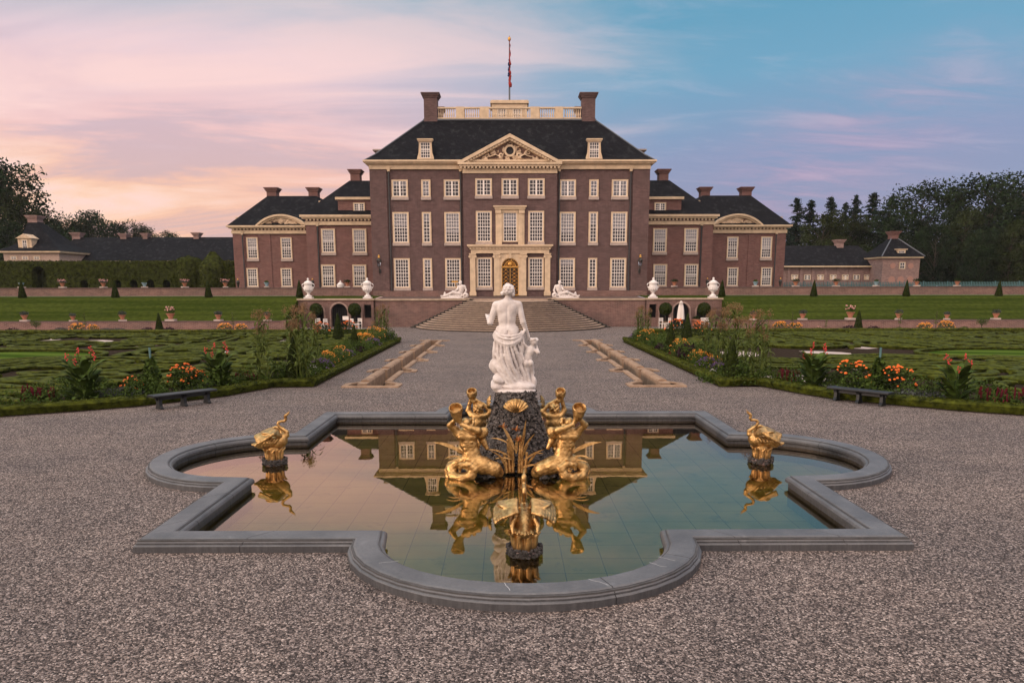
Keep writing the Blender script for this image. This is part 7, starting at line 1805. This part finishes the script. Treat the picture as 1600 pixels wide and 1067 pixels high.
PL = [
 # left border, along the gravel from the left edge to the corner
 ('amar', 48, 636, 600, 'maroon tasselled amaranth nearest the left edge of the left border'), ('amar', 76, 634, 602, 'maroon tasselled amaranth left of the strap leaved clump in the left border'), ('strap', 104, 634, 604, 'strap leaved clump between amaranth and canna in the left border'),
 ('canna', 134, 633, 545, 'large canna with red flower spikes nearest the left edge'), ('grey', 172, 628, 606, 'silver grey mound beside the large left canna'), ('grey', 196, 625, 604, 'silver grey mound left of the black bench in the left border', 1.2), ('orange', 208, 620, 590, 'small orange flowered dahlia left of the bean stake'),
 ('bean', 240, 618, 543, 'leafy climbing bean on a teal stake behind the left bench', 1.15), ('green', 226, 616, 580, 'dense green shrub left of the bean stake behind the left bench'), ('orange', 288, 612, 571, 'orange dahlia behind the middle of the left bench'), ('orange', 306, 611, 577, 'orange dahlia behind the right end of the left bench'), ('grey', 322, 612, 596, 'silver grey mound behind the right end of the left bench', 1.2),
 ('canna', 343, 611, 537, 'canna with red flower spikes right of the left bench'), ('amar', 378, 602, 578, 'maroon amaranth right of the second canna in the left border'), ('amar', 396, 602, 582, 'small maroon amaranth next to the tall millet in the left border'), ('green', 366, 606, 588, 'low green shrub under the second canna of the left border'),
 ('millet', 414, 602, 480, 'single tall millet with a pale plume in the left border', .85), ('millet', 476, 601, 470, 'tall leafy millet right of the dark cone in the left border', .95), ('millet', 462, 592, 474, 'tall millet directly behind the dark cone of the left border', .8), ('millet', 493, 585, 484, 'shorter millet behind the white phlox in the left border', .7), ('strap', 440, 600, 580, 'strap leaved clump at the foot of the left front cone'),
 ('white', 489, 592, 572, 'white phlox at the front corner of the left border'), ('green', 476, 596, 576, 'leafy green clump between cone and white phlox on the left'), ('purple', 502, 585, 560, 'violet aster clump near the front corner of the left border', 1.1), ('mixed', 516, 577, 551, 'yellow flecked helenium behind the violet asters on the left'), ('amber', 512, 568, 548, 'amber coneflower clump in the middle of the left border'),
 ('mixed', 533, 568, 541, 'yellow flecked helenium left of the middle cone in the left border'), ('darkleaf', 560, 556, 540, 'dark leaved kale at the foot of the middle left cone'), ('purple', 543, 563, 546, 'violet aster clump left of the middle cone in the left border'), ('green', 575, 551, 534, 'green shrub right of the middle cone in the left border'), ('purple', 583, 547, 528, 'violet aster clump two thirds along the left border'),
 ('amber', 568, 541, 520, 'amber coneflower clump beyond the middle cone of the left border'), ('mixed', 585, 540, 511, 'pale feathery helenium under the far left millet', 1.1), ('mixed', 596, 536, 513, 'pale feathery helenium at the far end of the left border'), ('purple', 608, 537, 521, 'violet aster clump at the palace end of the left border'),
 ('millet', 602, 533, 473, 'tall millet with brown plumes at the palace end of the left border', 1.0), ('millet', 592, 535, 478, 'second tall millet at the palace end of the left border', .9), ('orange', 503, 527, 504, 'orange flower clump left of the cone before the left arches', 1.2), ('orange', 545, 525, 502, 'orange flower clump right of the cone before the left arches', 1.1), ('bean', 511, 533, 514, 'small bean on a pale stake before the left arches', .6),
 # right border
 ('millet', 1000, 532, 475, 'tall millet with brown plumes at the palace end of the right border', 1.1), ('millet', 1012, 534, 480, 'second tall millet at the palace end of the right border', .8), ('purple', 992, 536, 521, 'violet aster clump at the palace end of the right border'), ('mixed', 1012, 541, 515, 'feathery helenium under the far right millet', 1.2), ('green', 1026, 547, 523, 'green shrub two thirds along the right border'),
 ('darkleaf', 1038, 553, 534, 'dark leaved kale left of the middle cone in the right border'), ('mixed', 1062, 560, 530, 'rusty helenium right of the middle cone in the right border'), ('orange', 1057, 527, 500, 'orange flower clump left of the parasol pole', 1.2), ('orange', 1094, 526, 503, 'orange flower clump right of the cone before the right arches', 1.3), ('amar', 1050, 562, 548, 'low maroon amaranth at the foot of the middle right cone'),
 ('darkleaf', 1075, 567, 536, 'tall dark leaved kale in the middle of the right border', .8), ('mixed', 1088, 573, 547, 'yellow flecked helenium in the middle of the right border'), ('amber', 1098, 575, 549, 'amber coneflower clump in the middle of the right border'), ('purple', 1107, 584, 558, 'violet aster clump near the right front cone', 1.1), ('purple', 1122, 588, 566, 'pale violet aster clump left of the right front cone', .8), ('white', 1113, 592, 577, 'white flowered clump at the foot of the right front cone', .8), ('green', 1128, 596, 578, 'low green shrub left of the right front cone'),
 ('millet', 1124, 586, 478, 'tall millet left of the right front cone', .9), ('millet', 1143, 580, 470, 'tall millet behind the right front cone', .95), ('millet', 1182, 600, 480, 'tall millet right of the right front cone', .95), ('millet', 1106, 575, 482, 'millet behind the violet asters of the right border', .8), ('millet', 1195, 592, 500, 'shorter millet right of the tall ones in the right border', .8),
 ('amar', 1222, 603, 573, 'maroon amaranth at the left end of the right front border'), ('amar', 1236, 606, 575, 'maroon amaranth left of the strap leaved clump in the right border'), ('strap', 1248, 609, 579, 'strap leaved clump left of the first right canna'), ('canna', 1270, 612, 538, 'canna with red spikes left of the right bench'), ('grey', 1300, 616, 600, 'silver grey mound behind the left end of the right bench', 1.3),
 ('orange', 1328, 617, 566, 'orange dahlia behind the left half of the right bench', 1.0), ('bean', 1370, 619, 543, 'leafy climbing bean on a teal stake behind the right bench', 1.15), ('orange', 1386, 620, 575, 'orange dahlia right of the bean stake behind the right bench', .9), ('orange', 1404, 621, 574, 'orange dahlia past the right end of the right bench', .9), ('green', 1350, 618, 585, 'dense green shrub left of the right bean stake'),
 ('grey', 1420, 628, 607, 'silver grey mound right of the right bench', 1.3), ('grey', 1445, 631, 608, 'second silver grey mound right of the right bench', 1.3), ('canna', 1490, 637, 556, 'large canna with red spikes nearest the right edge'), ('strap', 1520, 638, 602, 'strap leaved clump right of the large right canna', 1.2), ('amar', 1548, 640, 602, 'maroon amaranth near the right edge of the right border'), ('amar', 1576, 642, 603, 'maroon amaranth at the right edge of the right border'),
 ('purple', 996, 533, 524, 'small violet clump under the far right millet'), ('darkleaf', 1024, 543, 530, 'small dark leaved kale beside the green shrub on the right'),
 ('green', 486, 580, 548, 'leafy shrub between the two tall millets of the left front corner'), ('green', 520, 572, 546, 'leafy shrub among the helenium in the left border', .9), ('millet', 455, 585, 500, 'short millet at the back of the left front corner', .7), ('green', 544, 556, 530, 'leafy shrub left of the middle cone in the left border', .9), ('mixed', 576, 546, 522, 'helenium just beyond the middle cone of the left border'), ('green', 604, 538, 512, 'leafy shrub at the palace end of the left border'), ('millet', 584, 542, 500, 'short millet two thirds along the left border', .7),
 ('green', 442, 598, 566, 'leafy shrub left of the left front cone'), ('green', 1155, 597, 562, 'leafy shrub right of the right front cone'), ('green', 1200, 601, 572, 'leafy shrub beside the right hand millet of the right border'), ('green', 1005, 540, 512, 'leafy shrub at the palace end of the right border'), ('green', 1068, 566, 536, 'leafy shrub in the middle of the right border', .9), ('mixed', 1116, 583, 556, 'helenium left of the right front cone'), ('green', 1092, 578, 550, 'leafy shrub before the amber clump of the right border', .8), ('green', 1104, 568, 530, 'tall leafy shrub at the back of the right border', .8), ('millet', 1162, 590, 492, 'slim millet just right of the right front cone', .7),
 ('green', 118, 622, 590, 'leafy shrub behind the large left canna'), ('green', 160, 622, 588, 'leafy shrub between the left canna and the left bench'), ('green', 318, 606, 578, 'leafy shrub between the left dahlias and the second canna'), ('green', 1292, 612, 580, 'leafy shrub between the first right canna and the dahlias'), ('green', 1462, 628, 592, 'leafy shrub left of the large right canna'), ('green', 60, 628, 598, 'leafy shrub behind the left amaranths'), ('green', 1560, 634, 600, 'leafy shrub behind the amaranths near the right edge'),
 # row at the back, before the low walls
 ('tree', 57, 520, 500, 'small spreading tree before the left low wall'), ('grey', 95, 520, 511, 'grey clump before the left low wall, beside the small tree'), ('amber', 122, 520, 505, 'amber clump left of the first sapling before the left low wall', 1.3), ('amber', 146, 520, 507, 'amber clump right of the first sapling before the left low wall', 1.1), ('stake', 134, 520, 489, 'staked sapling between amber clumps near the left edge'),
 ('grey', 166, 521, 512, 'grey mound before the left low wall, left of the dark plants', 1.3), ('grey', 184, 521, 512, 'second grey mound before the left low wall', 1.3), ('darkleaf', 231, 520, 511, 'dark leaved plant left of the back left cone', 1.3), ('darkleaf', 264, 520, 511, 'dark leaved plant right of the back left cone', 1.3), ('green', 312, 521, 514, 'low green clump before the left low wall', 1.5), ('grey', 338, 521, 513, 'grey mound left of the amber pair before the left low wall', 1.4), ('amber', 352, 520, 505, 'amber clump left of the second sapling before the left low wall', 1.3), ('amber', 377, 520, 506, 'amber clump right of the second sapling before the left low wall', 1.2),
 ('stake', 365, 520, 488, 'staked sapling between amber clumps near the left arcade'), ('purple', 400, 521, 511, 'violet clump before the left low wall near the arcade', 1.3), ('darkleaf', 20, 521, 512, 'dark clump before the left low wall at the left edge', 1.4), ('green', 48, 521, 514, 'green clump beside the small tree on the left', 1.3),
 ('amber', 1219, 518, 502, 'amber clump left of the first right sapling', 1.2), ('amber', 1242, 518, 504, 'amber clump right of the first right sapling', 1.3), ('stake', 1237, 519, 487, 'staked sapling between amber clumps near the right arcade'), ('grey', 1262, 519, 512, 'grey mound before the right low wall', 1.6), ('pink', 1279, 519, 510, 'pale pink clump before the right low wall'), ('stake', 1290, 519, 497, 'short staked sapling before the right low wall'), ('darkleaf', 1327, 519, 508, 'dark leaved plant left of the back right cone', 1.2), ('darkleaf', 1364, 519, 509, 'dark leaved plant right of the back right cone', 1.4),
 ('stake', 1405, 519, 484, 'bushy staked sapling between dark plant and amber clumps on the right'), ('green', 1404, 519, 510, 'green clump under the bushy right sapling'), ('amber', 1444, 519, 504, 'amber clump right of the bushy sapling, first of the outer right pair', 1.2), ('amber', 1477, 519, 501, 'amber clump of the outer right pair nearest the right edge', 1.1), ('stake', 1461, 519, 486, 'staked sapling between the outer right amber clumps'), ('grey', 1426, 519, 512, 'grey mound beside the bushy right sapling', 1.4), ('tree', 1533, 518, 496, 'small spreading tree before the right low wall'), ('green', 1506, 519, 509, 'green clump left of the small right tree'), ('grey', 1568, 519, 511, 'grey mound before the right low wall at the right edge', 1.6), ('grey', 1493, 519, 512, 'grey mound between amber clump and small right tree', 1.3)]
for a_ in PL: plant(*a_)

# pots on the walls
def pot_proto(name, cup, plantmat, ps, flower=None):
    t = thing(name, 'x', 'plant pot')
    MB().box(-.34, .34, -.26, .26, 0, .14).build('stone_base', SILL, t, local=True)
    MB().lathe([(.15, .14), (.17, .17), (.14, .22), (.24, .42), (.27, .50), (.30, .50), (.30, .56), (.24, .56)], (0, 0, 0), 14).build('pot', cup, t, True, local=True)
    V, F = leaf_cloud(ellip_pts(260, (0, 0, .56 + ps[1] * .6), (ps[0], ps[0], ps[1]), .8)[0], .06, RN); np_object('foliage', V, F, plantmat, t)
    if flower:
        f = MB(); r = random.Random(4)
        for k in range(30): a = r.uniform(0, 6.28); q = r.uniform(.2, 1); f.ball((ps[0] * q * math.cos(a), ps[0] * q * math.sin(a), .60 + ps[1] * r.uniform(.6, 1.6)), .05, 5, 3)
        struct(f.build('flowers', flower, t, local=True), 'stuff')
    return t
P_A = pot_proto('flower_pot', TERRACOTTA, LEAF_GREY, (.50, .22), F_PINK); P_B = pot_proto('shrub_pot', TERRACOTTA, LEAF_GREY, (.38, .24)); P_C = pot_proto('flower_pot', TERRACOTTA, LEAF, (.36, .28), F_PINK); P_D = pot_proto('glazed_vase', BLUEGLAZE, LEAF, (.22, .14)); P_E = pot_proto('leafy_pot', TERRACOTTA, LEAF_DARK, (.46, .20))
seen = set()
def put_pot(p, px, Y, z, label, group, sc=1.0):
    x = at(px, 450, Y)[0]
    if p.name not in seen: seen.add(p.name); p.location = (x, Y, z); p['label'] = label; p['group'] = group; p.scale = (sc,) * 3
    else: dup(p, (x, Y, z), RP.uniform(0, 6.28), sc, label, group)
GU, GW = 'pots along the upper walls', 'pots along the low garden walls'
UZ, LZ = 3.89, .88
for p, px, lb in ((P_D, 34, 'blue glazed vase on the upper wall by the leftmost cone'), (P_A, 98, 'flower filled terracotta pot on the upper wall, first from the left edge'), (P_A, 162, 'flower filled terracotta pot on the upper wall just left of the second cone'), (P_D, 226, 'blue glazed vase on the upper wall before the hedge arches'),
                  (P_A, 289, 'flower filled terracotta pot on the upper wall below the domed hedge'), (P_A, 352.5, 'flower filled terracotta pot on the upper wall below the pyramid hedge'), (P_D, 417, 'blue glazed vase on the upper wall before the left end pavilion'), (P_E, 543, 'leafy terracotta pot on the upper wall before the left inner wing'),
                  (P_E, 1053.5, 'leafy terracotta pot on the upper wall before the right inner wing'), (P_D, 1180, 'blue glazed vase on the upper wall before the right end pavilion'), (P_E, 1243, 'leafy terracotta pot on the upper wall just right of the right end pavilion'), (P_E, 1306, 'leafy terracotta pot on the upper wall below the right service chimney'),
                  (P_D, 1368.5, 'pale vase with a spiky plant on the upper wall left of the gate pavilion'), (P_E, 1432, 'leafy terracotta pot on the upper wall right of the gate pavilion'), (P_E, 1495, 'leafy terracotta pot on the upper wall before the tall right trees')):
    put_pot(p, px, FAC_Y + .08, UZ, lb, GU, .95)
for p, px, lb, sc in ((P_B, 33, 'round grey shrub pot on the low wall nearest the left edge', 1.0), (P_B, 109, 'small shrub pot on the low wall left of the first sapling', .8), (P_B, 187, 'round grey shrub pot on the low wall left of the back left cone', 1.0), (P_C, 263, 'large pink flowered pot on the low wall right of the back left cone', 1.25),
                      (P_B, 338, 'round grey shrub pot on the low wall left of the second left sapling', 1.0), (P_B, 415, 'round shrub pot on the low wall nearest the left arcade', .9), (P_B, 1180, 'round shrub pot on the low wall nearest the right arcade', .9), (P_B, 1257, 'round grey shrub pot on the low wall right of the first right sapling', 1.0), (P_C, 1332, 'large pink flowered pot on the low wall left of the back right cone', 1.25),
                      (P_B, 1408, 'round shrub pot on the low wall behind the bushy right sapling', 1.0), (P_B, 1484, 'small shrub pot on the low wall right of the outer amber clumps', .8), (P_B, 1561, 'round shrub pot on the low wall nearest the right edge', 1.0)):
    put_pot(p, px, LW_Y + .22, LZ, lb, GW, sc)
# white lidded jar and black lamps before the wings
x = at(532, 445, FAC_Y + 3)[0]
t = thing('lidded_jar', 'white lidded stone jar before the left inner wing', 'jar', (x, FAC_Y + 3, 3.0)); MB().lathe([(.3, 0), (.3, .5), (.2, .6), (.36, .8), (.42, 1.15), (.40, 1.2), (.2, 1.4), (.08, 1.5), (.1, 1.58), (.02, 1.65)], (0, 0, 0), 14).build('jar_body', URN_WHITE, t, True, local=True)
MB().lathe([(.43, 1.15), (.43, 1.2), (.02, 1.44)], (0, 0, 0), 14).build('lid', URN_WHITE, t, True, local=True)
lp = None
for px, lb in ((372, 'black garden lamp before the outer edge of the left end pavilion'), (488.5, 'black garden lamp between the left pavilion and the inner wing'), (1105, 'black garden lamp between the right inner wing and pavilion'), (1219, 'black garden lamp before the outer edge of the right end pavilion')):
    x = at(px, 445, FAC_Y + 4)[0]
    if lp is None:
        lp = thing('garden_lamp', lb, 'lamp', (x, FAC_Y + 4, 3.0), group='black garden lamps before the wings')
        MB().lathe([(.12, 0), (.06, .2), (.04, .9), (.07, 1.0)], (0, 0, 0), 8).build('post', LANTERN, lp, local=True); MB().lathe([(.10, 1.0), (.20, 1.45), (.22, 1.5), (.08, 1.7)], (0, 0, 0), 6).build('lantern', LANTERN, lp, local=True); MB().lathe([(.04, 1.7), (.09, 1.78), (.02, 1.92)], (0, 0, 0), 6).build('gilt_tip', BRASS, lp, local=True)
    else: dup(lp, (x, FAC_Y + 4, 3.0), 0, label=lb)

# teal picket fence on the right
t = thing('picket_fence', 'teal wooden picket fence along the foot of the trees on the right', 'fence', (at(1400, 447, 100)[0], 100, 3.0))
xl, xr = at(1219, 445, 100)[0], at(1660, 445, 100)[0]; L = 3.2; x = xl; k = 0
while x < xr:
    m = MB(); m.box(x, x + L - .12, 99.96, 100.04, 3.3, 3.42).box(x, x + L - .12, 99.96, 100.04, 4.0, 4.12)
    for q in range(14): xx = x + .1 + q * .21; m.prism([(xx, 3.05), (xx + .09, 3.05), (xx + .09, 4.42), (xx + .045, 4.54), (xx, 4.42)], 'y', 99.90, 99.955)
    m.build('picket_panel', TEAL, t); MB().box(x - .12, x, 99.9, 100.06, 3, 4.6).build('post', TEAL, t); x += L; k += 1
for px in (1225, 1247):
    pass
# benches
def bench(a, b, label):
    (x0, y0), (x1, y1) = gp(*a), gp(*b); c = ((x0 + x1) / 2, (y0 + y1) / 2); ang = math.atan2(y1 - y0, x1 - x0); L = math.hypot(x1 - x0, y1 - y0) + .25
    t = thing('garden_bench', label, 'bench', (c[0], c[1], 0), ang, 'black backless benches by the borders')
    m = MB().prism([(-.21, .40), (.21, .40), (.235, .42), (.235, .455), (.21, .47), (-.21, .47), (-.235, .455), (-.235, .42)], 'x', -L / 2, L / 2); m.build('seat', BLACKWOOD, t, local=True)
    m = MB().box(-L / 2 + .15, L / 2 - .15, -.03, .03, .28, .40); m.build('rail', BLACKWOOD, t, local=True)
    for x in (-L / 2 + .26, 0, L / 2 - .26):
        m = MB().prism([(-.17, 0), (.17, 0), (.17, .05), (.11, .12), (.10, .30), (.17, .40), (-.17, .40), (-.10, .30), (-.11, .12), (-.17, .05)], 'x', x - .05, x + .05); m.build('leg', BLACKWOOD, t, local=True)
bench((243, 640), (330, 629), 'long black backless bench on the gravel before the left border')
bench((1301, 625), (1385, 635), 'long black backless bench on the gravel before the right border')
# parasol, chairs, sign and planter by the arches
x, z = at(1064.5, 470, 69.5)
t = thing('parasol', 'closed white parasol standing before the right arches', 'parasol', (x, 69.5, 0))
MB().tube([(0, 0, 0), (0, 0, z - .05)], .035, 8).build('pole', WHITE, t, local=True)
m = MB(); 
zb = at(1064, 499, 69.5)[1]; H = z - zb; cs = []
for r_, zz_ in ((.30, 0), (.27, .25), (.24, .5), (.19, .72), (.14, .85), (.17, .86), (.05, 1.0)): cs.append((r_, zb + H * zz_))
n_ = 24; vs = []; fs = []
for r_, zz_ in cs:
    for k in range(n_): a = 6.2832 * k / n_; q = r_ * (1 + .22 * math.cos(a * 6)); vs.append((q * math.cos(a), q * math.sin(a), zz_))
for i in range(len(cs) - 1):
    for k in range(n_): fs.append((i * n_ + k, i * n_ + (k + 1) % n_, (i + 1) * n_ + (k + 1) % n_, (i + 1) * n_ + k))
m.add(vs, fs); m.build('furled_canopy', CANVAS, t, True, local=True); MB().lathe([(.35, 0), (.35, .08), (.05, .12)], (0, 0, 0), 16).build('base', IRON, t, local=True)
ch = None
for px, yy, rz, lb in ((498, 71, .6, 'white folding chair left of the left arcade gate'), (506, 70.4, -2.2, 'white chair in front of the outer left arch'), (560, 71, -.5, 'white chair in front of the inner left arch'), (553, 70.4, 2.4, 'white chair just right of the sign by the left arches'), (1035, 70.6, .5, 'white chair before the inner right arch'), (1043, 71.2, -2.3, 'white chair left of the closed parasol'), (1097, 70.6, -.6, 'white chair before the outer right arch'), (1105, 71.2, 2.5, 'white chair right of the terracotta planter')):
    x = at(px, 505, yy)[0]
    if ch is None:
        ch = thing('garden_chair', lb, 'chair', (x, yy, 0), rz, 'white chairs before the arches')
        MB().box(-.24, .24, -.22, .22, .43, .47).build('seat', WHITE, ch, local=True)
        m = MB().box(-.24, -.2, .2, .24, .47, .98).box(.2, .24, .2, .24, .47, .98).box(-.2, .2, .205, .235, .9, .98).box(-.2, .2, .205, .235, .68, .76)
        for q in range(5): m.box(-.17 + q * .075, -.14 + q * .075, .21, .23, .76, .9)
        m.build('backrest', WHITE, ch, local=True)
        for xx in (-.21, .21):
            for yy2 in (-.19, .2): MB().box(xx - .02, xx + .02, yy2 - .02, yy2 + .02, 0, .43).build('leg', WHITE, ch, local=True)
    else: dup(ch, (x, yy, 0), rz, label=lb)
x, z = at(540, 497, 70.8)
t = thing('notice_board', 'small blank white notice board before the gate of the left arcade', 'sign', (x, 70.8, 0)); MB().box(x - .28, x + .28, 70.78, 70.82, z - .18, z + .18).build('board', WHITE, t); MB().tube([(x, 70.84, 0), (x, 70.84, z)], .02, 6).build('post', IRON, t)
x, z = at(1088, 497, 70.0)
t = thing('large_planter', 'orange terracotta planter standing before the right arches', 'planter', (x, 70.0, 0)); MB().lathe([(.28, 0), (.32, .1), (.42, .75), (.46, .78), (.46, .88), (.38, .88)], (0, 0, 0), 18).build('pot', TERRACOTTA, t, True, local=True)
V, F = leaf_cloud(ellip_pts(300, (0, 0, 1.0), (.4, .4, .2), .8)[0], .06, RN); np_object('foliage', V, F, LEAF_DARK, t)

# evening haze in the air
hz = MB().box(-330, 330, -30, 300, -1.2, 60).build('haze', material('haze_unused', (1, 1, 1)))
HZ = bpy.data.materials.new('thin_haze'); HZ.use_nodes = True; hn = NT(HZ.node_tree)
pv = hn.node('ShaderNodeVolumePrincipled'); pv.inputs['Color'].default_value = (0.86, 0.84, 0.90, 1); pv.inputs['Density'].default_value = 0.00012
ho = hn.node('ShaderNodeOutputMaterial'); hn.l.new(pv.outputs[0], ho.inputs['Volume'])
hz.data.materials.clear(); hz.data.materials.append(HZ); struct(hz, 'stuff')
